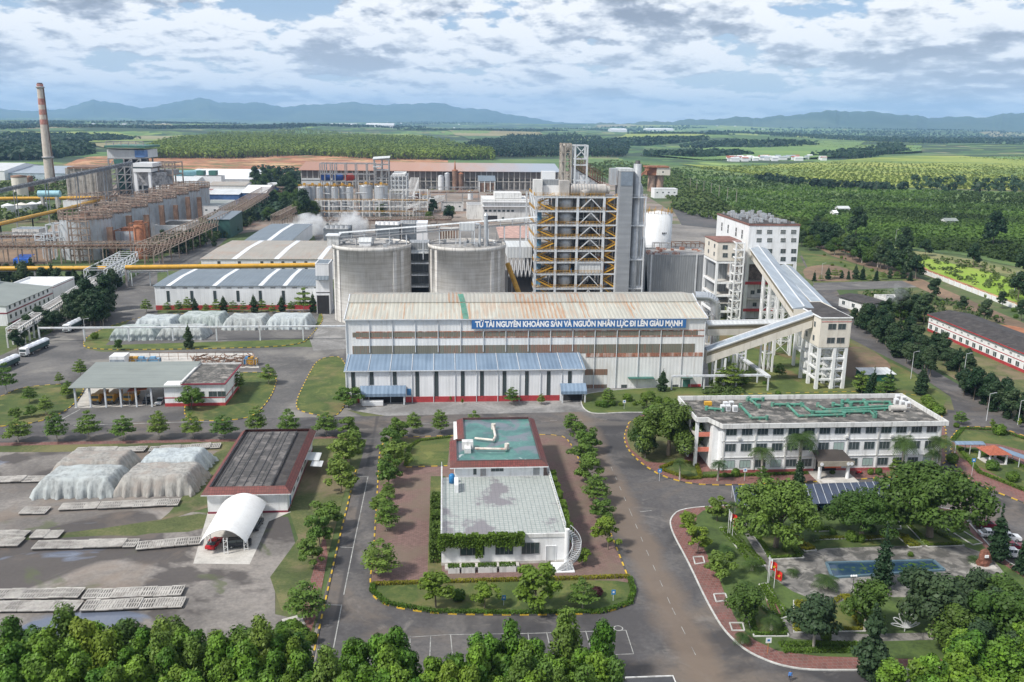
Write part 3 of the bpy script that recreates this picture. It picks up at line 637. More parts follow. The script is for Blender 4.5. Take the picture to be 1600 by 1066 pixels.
PROT['sapling']=tree('sapling',TL,'tree',blob_set(5,.8,3.6,1.8,.7,3),420,.2,leafL,1.7,.06,barkp,r0=.3)
for i in range(3):PROT['lush%d'%i]=tree('avenue_tree',TL,'tree',blob_set(24,2.8,5.9,2.0,.92,40+i,.6),2500,.24,leafA,2.,.16,r0=.5,up=.5)
for i in range(2):PROT['fresh%d'%i]=tree('avenue_tree',TL,'tree',blob_set(24,2.9,5.9,2.2,.88,70+i,.5),2400,.24,leafL,2.2,.16,r0=.45,up=.6)
for i in range(6):PROT['wood%d'%i]=tree('acacia_tree',TL,'tree',blob_set(30+3*i,2.4,9.2+.5*i,3.0,1.0,90+i,1.,.75),4200,.25,(leafC,leafC,leafC,leafC,leafL,leafA)[i],3.2,.2,r0=.6,up=.3)
for i in range(3):PROT['big%d'%i]=tree('spreading_tree',TL,'tree',blob_set(72,8.,10.4,4.0,1.75,120+i,.7,.7),13000,.28,[leafB,leafA,leafB][i],3.6,.55,r0=.6,up=.4)
PROT['mid']=tree('park_tree',TL,'tree',blob_set(22,3.3,8.2,3.0,1.7,150,.85,.7),4300,.29,leafB,2.8,.26,barkp,r0=.55)
PROT['mid2']=tree('park_tree',TL,'tree',blob_set(20,3.4,7.8,2.6,1.6,151,.8,.7),3800,.29,leafF,2.6,.24,barkp,r0=.5)
def conifer(seed,Hh,R,dens,mat,size=.24,droop=.12,ragged=.35):
    r=random.Random(seed);o=[];k=int(Hh*dens)
    for i in range(k):
        z=Hh*(.10+.88*i/(k-1));rad=R*(1-(z/Hh))**.8*(1+r.uniform(-ragged,ragged))+.12;m_=4 if rad>.6 else 1;ph=r.random()*6.28
        for j in range(m_):
            a=ph+6.283*j/m_;d=rad*.55 if m_>1 else 0;o.append((math.cos(a)*d,math.sin(a)*d,z-droop*rad,rad*.52,rad*.52,.34+.14*rad))
    root=T('conifer','dark conifer','tree',(0,0,0))
    lnk(bpy.data.objects.new('crown',crown('crown',o,int(420*Hh**.5*R),size,mat,r0=.3,up=.3)),root)
    MB().tube((0,0,0),(0,0,Hh*.95),.05+Hh*.012,6,.03).o('trunk',bark,root)
    return reg(root)
PROT['spire']=conifer(1,12.,1.9,1.5,leafD);PROT['spire2']=conifer(2,9.,1.7,1.6,leafD)
PROT['cas']=conifer(3,9.5,2.5,1.4,leafF,.28,0,.5);PROT['cas2']=conifer(4,11.5,2.7,1.2,leafF,.3,0,.6)
PROT['pineA']=tree('pine_tree',TL,'tree',blob_set(20,2.6,10.5,3.2,1.5,171,.8,.9),2600,.36,leafF,4.,.2,r0=.4)
PROT['pineB']=tree('pine_tree',TL,'tree',blob_set(24,3.2,13.,4.,1.8,172,.8,.9),3000,.42,leafD,5.,.25,r0=.4)
PROT['shrub']=T('round_shrub','shrub','shrub',(0,0,0))
lnk(bpy.data.objects.new('foliage',crown('foliage',[(0,0,.8,1.,1.,.85)]+blob_set(6,.6,1.3,.4,.5,5),900,.17,hedgem,r0=.7)),PROT['shrub']);MB().tube((0,0,0),(0,0,.7),.06,5).o('stem',bark,PROT['shrub']);reg(PROT['shrub'])
PROT['pshrub']=T('round_shrub','shrub','shrub',(0,0,0))
lnk(bpy.data.objects.new('foliage',crown('foliage',[(0,0,.7,.9,.9,.75)],600,.17,leafR,r0=.6)),PROT['pshrub']);MB().tube((0,0,0),(0,0,.6),.06,5).o('stem',bark,PROT['pshrub']);reg(PROT['pshrub'])
def palm(seed,Hh=7.,fl=3.1,nf=22):
    r=random.Random(seed);root=T('palm_tree','palm','palm',(0,0,0));m=MB()
    m.lathe(0,0,[(.34,0),(.26,1.),(.24,Hh*.45),(.30,Hh*.65),(.2,Hh*.82),(.17,Hh)],9);m.o('trunk',barkp,root)
    V=[];Q=[]
    for i in range(nf):
        a=6.283*i/nf+r.uniform(-.2,.2);e=r.uniform(.1,1.1);pts=[]
        for k in range(8):
            u=k/7;rr=fl*(u*math.cos(e*.7));z=Hh+fl*(math.sin(e)*u-.75*u*u*(1.15-.3*e));pts.append(Vector((math.cos(a)*rr,math.sin(a)*rr,z)))
        side=Vector((-math.sin(a),math.cos(a),0))
        for k in range(7):
            p,q=pts[k],pts[k+1];wd=1.15*math.sin(math.pi*min(1,(k+.8)/7.6))+.1
            for s_ in(-1,1):
                for hh in(0.,.5):
                    b0=p.lerp(q,hh);b1=p.lerp(q,hh+.3);tip=b0.lerp(b1,.5)+side*s_*wd+Vector((0,0,-.35*wd))+(q-p)*.5
                    n0=len(V);V+=[tuple(b0),tuple(b1),tuple(tip+(q-p)*.08),tuple(tip)];Q.append((n0,n0+1,n0+2,n0+3))
    lnk(bpy.data.objects.new('crown',npmesh('crown',V,Q,leafE)),root);return reg(root)
PROT['palm']=palm(1);PROT['palm2']=palm(2,5.2,2.6,18);PROT['fan']=palm(3,1.6,2.1,14)

def inpoly(P,poly):
    x,y=P[:,0],P[:,1];c=np.zeros(len(P),bool);n=len(poly)
    for i in range(n):
        x0,y0=poly[i];x1,y1=poly[i-1]
        if y0==y1:continue
        c^=((y0>y)!=(y1>y))&(x<(x1-x0)*(y-y0)/(y1-y0)+x0)
    return c
def scatter(poly,n):
    poly=[tuple(p)for p in poly];A=np.array(poly,float);lo_,hi_=A.min(0),A.max(0);out=np.zeros((0,2))
    while len(out)<n:
        P=lo_+RNG.random((n*2,2))*(hi_-lo_);out=np.concatenate([out,P[inpoly(P,poly)]])
    return out[:n]
XA,YA,UA=map(np.array,(XC,YC,UP))
def gnp(P,z=0.):
    R_=np.stack([P[:,0]-CX,P[:,1]-CY,np.full(len(P),F)],1);d=np.stack([R_@XA,R_@YA,R_@UA],1);t=(z-H)/d[:,2];return d[:,:2]*t[:,None]
def mass(name,label,cat,poly,n,hgt,rad,size,mat,k=10,trunk=None,group=None,rows=None,grow=0.,kind='stuff',onhill=True,keep_top=False):
    P=gnp(scatter(poly,n));
    if rows:
        sp_,ang=rows;ca,sa=math.cos(ang),math.sin(ang);u=P[:,0]*ca+P[:,1]*sa;v=-P[:,0]*sa+P[:,1]*ca
        v=np.round(v/sp_)*sp_+RNG.normal(size=len(v))*sp_*.2;P=np.stack([u*ca-v*sa,u*sa+v*ca],1)
    D=np.hypot(P[:,0],P[:,1]);z=hills(P[:,0],P[:,1])if onhill else 0*D
    hh=hgt*(.75+.5*RNG.random(n));rr=rad*(.75+.5*RNG.random(n))
    C=np.repeat(np.stack([P[:,0],P[:,1],z],1),k,0);d=rdir(n*k);d[:,2]=np.abs(d[:,2])*1. if keep_top else d[:,2]
    hr,rr2=np.repeat(hh,k),np.repeat(rr,k);cz=hr*.62
    C=C+np.stack([d[:,0]*rr2,d[:,1]*rr2,cz+d[:,2]*hr*.38],1)*1.
    N=d+RNG.normal(size=d.shape)*.35+np.array([0,0,.4]);N/=np.linalg.norm(N,axis=1,keepdims=True)
    V,Q=quads(C,N,size*(.6+.8*RNG.random(n*k)),.8);mats=[mat];mi=np.zeros(len(Q),int)
    if trunk:
        b=np.stack([P[:,0],P[:,1],z],1);w2=trunk
        V2=np.stack([b+[-w2,0,0],b+[w2,0,0],b+np.stack([w2+0*hh,0*hh,hh*.7],1),b+np.stack([-w2+0*hh,0*hh,hh*.7],1)],1).reshape(-1,3)
        V3=np.stack([b+[0,-w2,0],b+[0,w2,0],b+np.stack([0*hh,w2+0*hh,hh*.7],1),b+np.stack([0*hh,-w2+0*hh,hh*.7],1)],1).reshape(-1,3)
        n0=len(V);V=np.concatenate([V,V2,V3]);Q2=np.arange(8*n).reshape(2*n,4)+n0;Q=np.concatenate([Q,Q2]);mi=np.concatenate([mi,np.ones(2*n,int)]);mats.append(trunkm)
    o=bpy.data.objects.new(name,npmesh(name,V,Q,mats,mi=mi));lnk(o);return props(o,label,cat,group,kind)
# woods, plantations and scrub (nobody could count them)
mass('pine_forest','broad belt of green pines beyond the red earth bank','forest',[(215,248),(250,228),(330,213),(480,208),(600,214),(700,224),(770,238),(772,251),(600,250),(480,243),(360,249)],9000,19,5.5,2.3,pinem,16,.5)
mass('pine_forest','dark wood behind the tall preheater tower','forest',[(690,232),(800,215),(900,215),(985,228),(975,243),(880,243),(780,244)],2600,17,6,2.8,darkw,14,.5)
mass('pine_forest','distant line of woodland across the right horizon','forest',[(1090,211),(1180,205),(1700,203),(1700,222),(1450,224),(1180,214)],3600,20,10,7.,darkw,6,.8)
mass('pine_forest','small wood beside the far village','forest',[(1265,243),(1330,236),(1400,226),(1420,236),(1345,246)],500,15,7,5.,darkw,7,.6)
mass('pine_forest','dark wood on the far left behind the chimney','forest',[(-100,236),(40,228),(130,226),(150,240),(60,250),(-100,252)],1500,14,8,6.,darkw,6,.5)
mass('coffee_plantation','dark green coffee plantation filling the valley','plantation',[(985,256),(1060,263),(1180,277),(1300,294),(1600,303),(1900,308),(1900,462),(1600,414),(1500,394),(1400,386),(1330,372),(1268,345),(1140,330),(1060,300)],15000,2.6,1.6,1.05,coffee,9,rows=(4.5,.35))  # dark leaf colour stands in for a cloud shadow here
mass('orchard_rows','rows of young fruit trees coloured as if sunlit on the far field','orchard',[(1070,262),(1180,275),(1300,290),(1600,298),(1800,302),(1800,245),(1400,246),(1250,256)],9000,2.2,1.6,1.2,farm,5,rows=(9,1.1))
mass('hedgerow_trees','dark trees strung along the edge of the plantation','trees',[(1180,276),(1300,290),(1420,296),(1420,300),(1300,296),(1180,284)],130,8,4,2.4,darkw,14,.3)
mass('hedgerow_trees','scattered trees dotting the sunlit-coloured orchard','trees',[(1420,280),(1700,285),(1700,305),(1430,300)],130,8,4,2.4,darkw,12,.3)
mass('scrub','green scrub covering the slope behind the white tank','scrub',[(880,262),(960,250),(1060,268),(1150,335),(1100,332),(1040,310),(1000,290)],1500,3.2,2.6,1.7,scrubm,8)
mass('scrub','bushes along the red earth track','scrub',[(1060,305),(1140,330),(1260,352),(1250,365),(1120,345),(1050,330)],420,5,3,1.5,scrubm,14)
mass('scrub','patchy scrub on the dry field outside the perimeter wall','scrub',[(1390,392),(1480,402),(1700,450),(1700,520),(1560,460),(1440,415)],330,1.8,1.6,.7,scrubm,12)
mass('scrub','scrub on the open ground of the eastern plot','scrub',[(1345,458),(1440,456),(1600,515),(1545,503),(1440,495),(1380,500)],110,2.2,1.6,.6,scrubm,20)
mass('scrub','trees and bushes between the sheds on the far left','scrub',[(0,290),(40,275),(100,268),(160,280),(120,300),(60,320),(150,345),(20,352),(-60,345)],260,6,4,1.8,scrubm,14)
mass('scrub','bushes around the central tank farm','scrub',[(400,262),(470,268),(480,330),(430,345),(380,350),(420,300)],420,6.5,4,1.7,darkw,12)
mass('scrub','green scrub under the long pipe rack','scrub',[(180,395),(250,380),(330,345),(420,300),(440,320),(380,360),(300,392),(190,410)],420,5.,3.,1.2,scrubm,16)
mass('scrub','shrubs growing under the inclined galleries','scrub',[(1100,620),(1110,590),(1160,600),(1160,612),(1150,632),(1110,636)],34,1.6,1.5,.35,scrubm,60)
for k,(a,b,c,d,n_)in enumerate(((-80,190,214,222,260),(60,330,203,207,260),(150,420,196,199,200),(-80,250,205,208,220),(420,640,202,205.5,240),(620,860,205,209,300),(860,1080,202,206,260),(980,1120,212,217,260),(560,760,196,198,160),(840,1100,196,199,160),(1120,1500,196,199,240),(1050,1250,226,231,160),(900,1080,222,226,260),(-60,150,196,198.5,160),(250,470,205,207.5,260),(1000,1150,236,246,240))):
    mass('distant_woodland','%s of the strips of woodland across the far plain'%ORD[k],'woodland',[(a,(c+d)/2),(a+(b-a)*.3,c),(b,c+.5),(b+30,(c+d)/2),(a+(b-a)*.6,d)],n_*2,14,9,7.,darkw,6,.6)
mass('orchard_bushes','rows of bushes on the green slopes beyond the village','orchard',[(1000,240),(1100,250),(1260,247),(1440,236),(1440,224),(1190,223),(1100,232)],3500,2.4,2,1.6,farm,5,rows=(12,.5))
mass('undergrowth','dark undergrowth beneath the wood at the bottom edge','undergrowth',[(-60,1060),(470,1060),(960,1075),(1000,1120),(1000,1200),(-60,1200)],900,2.0,1.6,.35,leafB,26)
# ---------------------------------------------------------------- building helpers
def fp(face,p,u,z,out):return(u,p-out,z)if face=='F' else((p-out,u,z)if face=='L' else(p+out,u,z))
def fbox(m,face,p,u0,u1,z0,z1,o0,o1):
    a,b=fp(face,p,u0,z0,o0),fp(face,p,u1,z1,o1);m.box(*sorted((a[0],b[0])),*sorted((a[1],b[1])),*sorted((a[2],b[2])))
def win(root,face,p,u,z,w_,h_,gm=None,fm=None,nx=3,nz=0,sill=None,fr=True):
    m=MB();fbox(m,face,p,u-w_/2,u+w_/2,z-h_/2,z+h_/2,-.05,.03);W_=m.o('window',gm or glass,root)
    if fr:
        m=MB();t_=.07
        for a,b in((u-w_/2-t_,u-w_/2),(u+w_/2,u+w_/2+t_)):fbox(m,face,p,a,b,z-h_/2-t_,z+h_/2+t_,-.02,.10)
        for a,b in((z-h_/2-t_,z-h_/2),(z+h_/2,z+h_/2+t_)):fbox(m,face,p,u-w_/2,u+w_/2,a,b,-.02,.10)
        for i in range(1,nx):q=u-w_/2+w_*i/nx;fbox(m,face,p,q-.03,q+.03,z-h_/2,z+h_/2,.03,.08)
        for i in range(1,nz+1):q=z-h_/2+h_*i/(nz+1);fbox(m,face,p,u-w_/2,u+w_/2,q-.03,q+.03,.03,.075)
        m.o('frame',fm or steelG,W_)
    if sill:m=MB();fbox(m,face,p,u-w_/2-.15,u+w_/2+.15,z-h_/2-.2,z-h_/2-.08,-.02,.25);m.o('sill',sill,W_)
    return W_
def door(root,face,p,u,w_,h_,mat=None,z0=0.,handle=True):
    m=MB();fbox(m,face,p,u-w_/2,u+w_/2,z0,z0+h_,-.05,.05);D=m.o('door',mat or steelG,root)
    m=MB();fbox(m,face,p,u-w_/2-.1,u+w_/2+.1,z0+h_,z0+h_+.12,-.02,.10)
    for q in(-1,1):fbox(m,face,p,u+q*(w_/2+.05)-.05,u+q*(w_/2+.05)+.05,z0,z0+h_,-.02,.10)
    m.o('frame',white,D);return D
def frame(m,xs,ys,zs,w_,wb=None,base=0.,braces=()):
    wb=wb or w_*.7
    for x in xs:
        for y in ys:m.box(x-w_/2,x+w_/2,y-w_/2,y+w_/2,base,zs[-1])
    for z in zs:
        for y in ys:m.box(xs[0],xs[-1],y-wb/2+.003,y+wb/2-.003,z-wb,z-.004)
        for x in xs:m.box(x-wb/2+.005,x+wb/2-.005,ys[0],ys[-1],z-wb+.01,z-.012)
    return m
def rail(m,pts,h=1.1,step=1.8,r=.035):
    for a,b in zip(pts,pts[1:]):
        A,B=Vector(a),Vector(b);n=max(1,int((B-A).length/step));up=Vector((0,0,h))
        m.bar(A+up,B+up,r*2);m.bar(A+up*.5,B+up*.5,r*1.6)
        for i in range(n+1):q=A.lerp(B,i/n);m.bar(q,q+up,r*2)
def slope(m,A,B,C,D,th=.15):
    P=[A,B,C,D];m.hexa([(x,y,z-th)for x,y,z in P]+P)
def shed(name,label,cat,x0,x1,y0,y1,h,rise,wall,roof,along='x',ov=.5,group=None,ridge=.5,base=None,floor=0.):
    """gabled or mono-pitch shed; along = ridge direction"""
    R=T(name,label,cat,((x0+x1)/2,y0,floor),group);m=MB()
    if along=='x':
        yr=y0+(y1-y0)*ridge
        m.add([(x,y,z)for x in(x0,x1)for y,z in((y0,floor),(y0,h),(yr,h+rise-.02),(y1,h),(y1,floor))],
              [(0,1,2,3,4),(9,8,7,6,5),(0,5,6,1),(4,3,8,9)])
        m.o('wall',wall,R);m=MB()
        slope(m,(x0-ov,y0-ov,h-rise*ov/(yr-y0+.01)+.1),(x1+ov,y0-ov,h-rise*ov/(yr-y0+.01)+.1),(x1+ov,yr,h+rise+.1),(x0-ov,yr,h+rise+.1))
        if ridge<.98:slope(m,(x0-ov,yr,h+rise+.1),(x1+ov,yr,h+rise+.1),(x1+ov,y1+ov,h+.1),(x0-ov,y1+ov,h+.1))
    else:
        xr=x0+(x1-x0)*ridge
        m.add([(x,y,z)for y in(y0,y1)for x,z in((x0,floor),(x0,h),(xr,h+rise-.02),(x1,h),(x1,floor))],
              [(4,3,2,1,0),(5,6,7,8,9),(1,6,5,0),(9,8,3,4)])
        m.o('wall',wall,R);m=MB()
        if ridge>.02:slope(m,(x0-ov,y0-ov,h+.1),(xr,y0-ov,h+rise+.1),(xr,y1+ov,h+rise+.1),(x0-ov,y1+ov,h+.1))
        if ridge<.98:slope(m,(xr,y0-ov,h+rise+.1),(x1+ov,y0-ov,h+.1),(x1+ov,y1+ov,h+.1),(xr,y1+ov,h+rise+.1))
    m.o('roof',roof,R)
    return R
def flat(name,label,cat,x0,x1,y0,y1,h,wall,roof,par=.5,z0=0.,group=None,pt=.3):
    R=T(name,label,cat,((x0+x1)/2,y0,z0),group);m=MB();m.box(x0,x1,y0,y1,z0,h-par);m.o('wall',wall,R)
    m=MB();m.box(x0+pt,x1-pt,y0+pt,y1-pt,h-par,h-par+.06);m.o('roof',roof,R)
    m=MB();m.box(x0-.1,x1+.1,y0-.1,y0+pt,h-par,h);m.box(x0-.1,x1+.1,y1-pt,y1+.1,h-par,h);m.box(x0-.1,x0+pt,y0+pt,y1-pt,h-par,h);m.box(x1-pt,x1+.1,y0+pt,y1-pt,h-par,h);m.o('parapet',wall,R)
    return R
def band(R,x0,x1,y0,z0,z1,mat,sides=None,name='red_band'):
    m=MB();m.box(x0-.04,x1+.04,y0-.06,y0+.02,z0,z1)
    if sides:m.box(x0-.06,x0+.02,y0,sides,z0,z1-.01);m.box(x1-.02,x1+.06,y0,sides,z0,z1-.01)
    m.o(name,mat,R)
def X(px,py,Y):return sv(px,py,Y)[0]
def Zt(px,py,Y):return sv(px,py,Y)[1]

# ---------------------------------------------------------------- main hall with its wing
x0,x1,y0,y1,he=-29.4,80.3,260.8,301.,22.2
ym=g(800,473,24.6)[1];yr=g(800,460.5,26.2)[1];yb=yr+14
R=T('factory_hall','long white factory hall with rust-streaked cream roof and a blue slogan banner','factory hall',((x0+x1)/2,y0,0))
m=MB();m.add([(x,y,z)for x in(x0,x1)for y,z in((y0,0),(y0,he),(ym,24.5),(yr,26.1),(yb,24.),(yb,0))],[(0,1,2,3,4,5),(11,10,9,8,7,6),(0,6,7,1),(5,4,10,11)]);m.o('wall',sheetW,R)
m=MB();slope(m,(x0-.3,y0-.5,he+.05),(x1+.3,y0-.5,he+.05),(x1+.3,ym,24.65),(x0-.3,ym,24.65),.12);RF=m.o('roof',roofCream,R)
m=MB();slope(m,(x0-.3,ym-.3,24.95),(x1+.3,ym-.3,24.95),(x1+.3,yr,26.4),(x0-.3,yr,26.4),.28);slope(m,(x0-.3,yr,26.4),(x1+.3,yr,26.4),(x1+.3,yb,24.3),(x0-.3,yb,24.3));m.o('roof',roofUp,R)
m=MB()
for sx_,ex in((x0-.4,x0-.1),(x1+.1,x1+.45)):
    slope(m,(sx_,y0-.55,he+.25),(ex,y0-.55,he+.25),(ex,ym,24.9),(sx_,ym,24.9),.5);slope(m,(sx_,ym,25.1),(ex,ym,25.1),(ex,yr,26.6),(sx_,yr,26.6),.5)
m.box(x0,x1,y0-.75,y0-.5,he-.15,he+.12);m.o('roof_trim',steelW,RF)
xt=X(731,485,268);m=MB();slope(m,(xt-1.6,y0-.52,he+.12),(xt+.1,y0-.52,he+.12),(xt-.6,ym,24.73),(xt-2.3,ym,24.73),.05);slope(m,(xt-2.3,ym-.32,25.02),(xt-.6,ym-.32,25.02),(xt-1.2,yr,26.47),(xt-2.9,yr,26.47),.05);m.o('roof_strip',greenp,RF)
for(a,b,py0,py1)in((551,1090,527,519.5),(551,1085,554.5,548.5)):
    z0_,z1_=Zt(600,py0,y0),Zt(600,py1,y0);m=MB();m.box(X(a,py0,y0),X(b,py0,y0),y0-.06,y0+.05,z0_,z1_+(1.6 if py0>540 else 0));m.o('glazing_band',rustband,R)
zb1,zt1=Zt(600,527,y0),Zt(600,519.5,y0)
m=MB();m.box(X(556,520,y0),x1-.4,y0-.1,y0-.02,zt1,zt1+.3);m.box(X(556,520,y0),x1-.4,y0-.1,y0-.02,zb1-.4,zb1);m.box(X(915,555,y0),x1-.5,y0-.1,y0-.02,Zt(1000,559,y0)+.3,Zt(1000,553,y0)+.3);m.os('rusty_trim',rustTrim,R)
for(a,b,c,d)in((914,949,586,577),(914,949,610,601)):
    m=MB();m.box(X(a,580,y0),X(b,580,y0),y0-.06,y0+.05,Zt(930,c,y0),Zt(930,d,y0));m.o('glazing_band',rustband,R)
m=MB()
for i in range(17):
    x=x0+.25+i*(x1-x0-.5)/16;m.tube((x,y0-.2,0 if x>41 else 12.),(x,y0-.2,he-.1),.13,6)
m.os('downpipe',steelW,R)
for px_ in(975,1055,1085):win(R,'F',y0,X(px_,602,y0),Zt(px_,602,y0)-.6,1.7,1.5)
door(R,'F',y0,X(1072,605,y0),2.4,2.6,greenw)
m=MB();xa=X(1000,600,y0);m.box(xa-4,xa+4,y0-2,y0-.1,3.4,3.6);m.box(X(1072,600,y0)-1.8,X(1072,600,y0)+1.6,y0-1.6,y0-.1,3.3,3.5);m.os('door_canopy',greenw,R)
m=MB();m.box(X(1075,607,y0),x1,y0-.08,y0,0,1.);m.o('red_band',red_band,R)
# wing
wx0,wx1,wy=X(541,628,248.8),X(911,628,248.8),248.8;wz=Zt(700,578,wy);wz2=Zt(700,553,y0)
wz2=min(wz2,12.6);m=MB()
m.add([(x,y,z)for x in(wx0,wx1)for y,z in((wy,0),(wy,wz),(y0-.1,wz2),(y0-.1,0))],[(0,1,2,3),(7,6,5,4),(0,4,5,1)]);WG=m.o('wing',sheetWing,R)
m=MB();slope(m,(wx0-.4,wy-.5,wz),(wx1+.4,wy-.5,wz),(wx1+.4,y0-.15,wz2+.12),(wx0-.4,y0-.15,wz2+.12));m.o('wing_roof',roofBlue,R)
m=MB()
for i in range(12):
    x=wx0+.3+i*(wx1-wx0-.6)/11;m.tube((x,wy-.18,0),(x,wy-.18,wz),.11,6);m.box(x-.07,x+.07,wy-.45,y0-.2,0,.001)if 0 else m.bar((x,wy-.5,wz+.1),(x,y0-.2,wz2+.2),.16)
m.box(wx0-.4,wx1+.4,wy-.72,wy-.5,wz-.2,wz+.05);m.o('gutter',steelW,R)
m=MB();m.box(X(634,632,wy),X(874,632,wy),wy-.08,wy,0,1.7);m.box(X(541,632,wy),X(562,632,wy),wy-.08,wy,0,1.7);m.box(X(907,632,wy),wx1,wy-.08,wy,0,1.7);m.o('red_band',red_band,R)
for px_ in(552,581,617,652,682,723,753,788,823,857,890):
    short=px_ in(581,617,890);zt_=Zt(px_,580.5,wy);zb_=Zt(px_,601,wy)if short else Zt(px_,622,wy)
    win(R,'F',wy,X(px_,600,wy),(zt_+zb_)/2,.95,zt_-zb_,nx=1,nz=4 if short else 8,fm=darkm)
for(a,b,yt_)in((565,633,604),(876,913,600)):
    xa,xb=X(a,620,wy),X(b,620,wy);zt_=Zt(a,yt_+9,wy-1)
    m=MB();m.box(xa+.3,xb-.3,wy-.12,wy-.02,0,zt_-1.2);P_=m.o('portal',dark,R)
    m=MB();m.box(xa,xa+.4,wy-2.6,wy-2.2,0,zt_);m.box(xb-.4,xb,wy-2.6,wy-2.2,0,zt_);m.os('post',steelW,P_)
    m=MB();slope(m,(xa-.3,wy-2.8,zt_),(xb+.3,wy-2.8,zt_),(xb+.3,wy-.2,zt_+1.7),(xa-.3,wy-.2,zt_+1.7));m.box(xa-.3,xb+.3,wy-2.82,wy-2.7,zt_-.9,zt_-.16);m.o('portal_roof',roofBlue,P_)
m=MB();xs_=X(636,620,wy)
m.box(xs_,xs_+1.2,wy-.2,wy-.1,2.2,4.2);m.o('notice_board',bluep,R)
# cement bags on a pallet in the portal
xa=X(583,636,247);Q=T('bag_pallet','white cement bags stacked in the left portal of the wing','bags',(xa,245.5,0));m=MB()
for k in range(3):m.box(xa-3,xa+3,245.4,247.4,.16+k*.42,.16+k*.42+.38)
m.os('bag',carw,Q);m=MB();m.box(xa-3.1,xa+3.1,245.3,247.5,0,.15);m.o('pallet',bark,Q)
# banner
BY=y0-.62;bx0,bx1=X(737,506,BY),X(1072,506,BY);bz0,bz1=Zt(900,513,BY),Zt(900,498.2,BY)
B=T('slogan_banner','blue slogan banner with white capital lettering along the hall eave','banner',((bx0+bx1)/2,BY,bz0))
m=MB();m.box(bx0,bx1,BY-.06,BY+.06,bz0,bz1);m.o('panel',bannerM,B)
m=MB();m.box(bx0-.1,bx1+.1,BY+.07,BY+.14,bz0-.1,bz0+.1);m.box(bx0-.1,bx1+.1,BY+.07,BY+.14,bz1-.1,bz1+.1)
for i in range(9):x=bx0+(bx1-bx0)*i/8;m.box(x-.06,x+.06,BY+.14,y0-.02,bz0+.3,bz0+.45)
m.os('bracket',steelG,B)
cu_=bpy.data.curves.new('lettering','FONT');cu_.body='TỪ TÀI NGUYÊN KHOÁNG SẢN VÀ NGUỒN NHÂN LỰC ÐI LÊN GIÀU MẠNH';cu_.size=1.;cu_.extrude=.02;cu_.offset=.045;cu_.align_x='CENTER'
cu_.materials.append(letM);tx=bpy.data.objects.new('lettering',cu_);lnk(tx,B);tx.rotation_euler[0]=math.pi/2
bpy.context.view_layer.update();dm=tx.dimensions;capH=.72
tx.scale=((bx1-bx0-2.2)/dm.x,(bz1-bz0)*.58/capH,1.);tx.location=(0,-.10,(bz1-bz0)*.20)
bpy.context.view_layer.update();me_=bpy.data.meshes.new_from_object(tx.evaluated_get(bpy.context.evaluated_depsgraph_get()));lt=bpy.data.objects.new('lettering',me_);lnk(lt,B);lt.rotation_euler=tx.rotation_euler;lt.scale=tx.scale;lt.location=tx.location;bpy.data.objects.remove(tx);lt.name='lettering'

# ---------------------------------------------------------------- warehouses on the left
def strips(R,x0,x1,y0,yr,h,rise,xs,w_=1.6,ov=.5):
    m=MB()
    for x in xs:slope(m,(x-w_/2,y0-ov-.02,h-rise*ov/(yr-y0)+.16),(x+w_/2,y0-ov-.02,h-rise*ov/(yr-y0)+.16),(x+w_/2,yr,h+rise+.16),(x-w_/2,yr,h+rise+.16),.05)
    q_=[slope(m,(x-w_/2,yr,h+rise+.16),(x+w_/2,yr,h+rise+.16),(x+w_/2,2*yr-y0+ov,h+.12),(x-w_/2,2*yr-y0+ov,h+.12),.05)for x in xs];m.os('skylight',carw,R)
wx=(-122.7,-53.5);WY0,WY1=381.6,425.
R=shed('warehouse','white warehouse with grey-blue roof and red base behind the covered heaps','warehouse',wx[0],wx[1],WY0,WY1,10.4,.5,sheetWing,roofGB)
strips(R,*wx,WY0,(WY0+WY1)/2,10.4,.5,[X(p,445,WY0)for p in(263,335,407,445)],1.9)
band(R,*wx,WY0,0,2.,red_band)
for i,px_ in enumerate((263,300,336,372,407,443,475)):win(R,'F',WY0,X(px_,465,WY0),5.9,1.1,4.6,nx=1,nz=5,fm=darkm)
for i in range(15):win(R,'F',WY0,wx[0]+3.5+i*4.6,9.5,2.,.6,gm=steelG,fr=False)
Y2=g(400,405,10.4)[1];xa,xb=X(314,405,Y2),X(522,405,Y2)
R=shed('warehouse','white warehouse with beige roof behind the yellow pipe','warehouse',xa,xb,Y2,Y2+71,10.4,.7,sheetWing,roofBeige)
strips(R,xa,xb,Y2,Y2+35.5,10.4,.7,[X(p,405,Y2)for p in(366,432,500)],2.6)
for px_ in(342,374,409,425,442,460,478):win(R,'F',Y2,X(px_,410,Y2),7.2,1.3,4.,nx=1,nz=4,fm=darkm)
Y3=g(420,376,9.)[1];xa,xb=X(383,376,Y3),X(455,376,Y3)
R=shed('warehouse','low grey-roofed warehouse in front of the steam','warehouse',xa,xb,Y3,Y3+88,9,.7,sheetWing,roofGB);strips(R,xa,xb,Y3,Y3+44,9,.7,[xa+14],2.6)
xa,xb=X(495,480,372),X(516,480,372)
R=flat('link_building','narrow grey steel building between the warehouse and the left silo','building',xa,xb,372,384,Zt(505,412,372),sheetWing,roofGB,par=.2)
m=MB();m.box(xa+.2,xb-.4,371.9,372,0,8.);m.o('doorway',dark,R);band(R,xa,xb,372,9,9.4,darkm,name='trim')
m=MB();zz0=Zt(505,437,371);slope(m,(xa,370.2,zz0),(xb,370.2,zz0),(xb,372.2,zz0+1.6),(xa,372.2,zz0+1.6));m.o('canopy',roofGB,R)

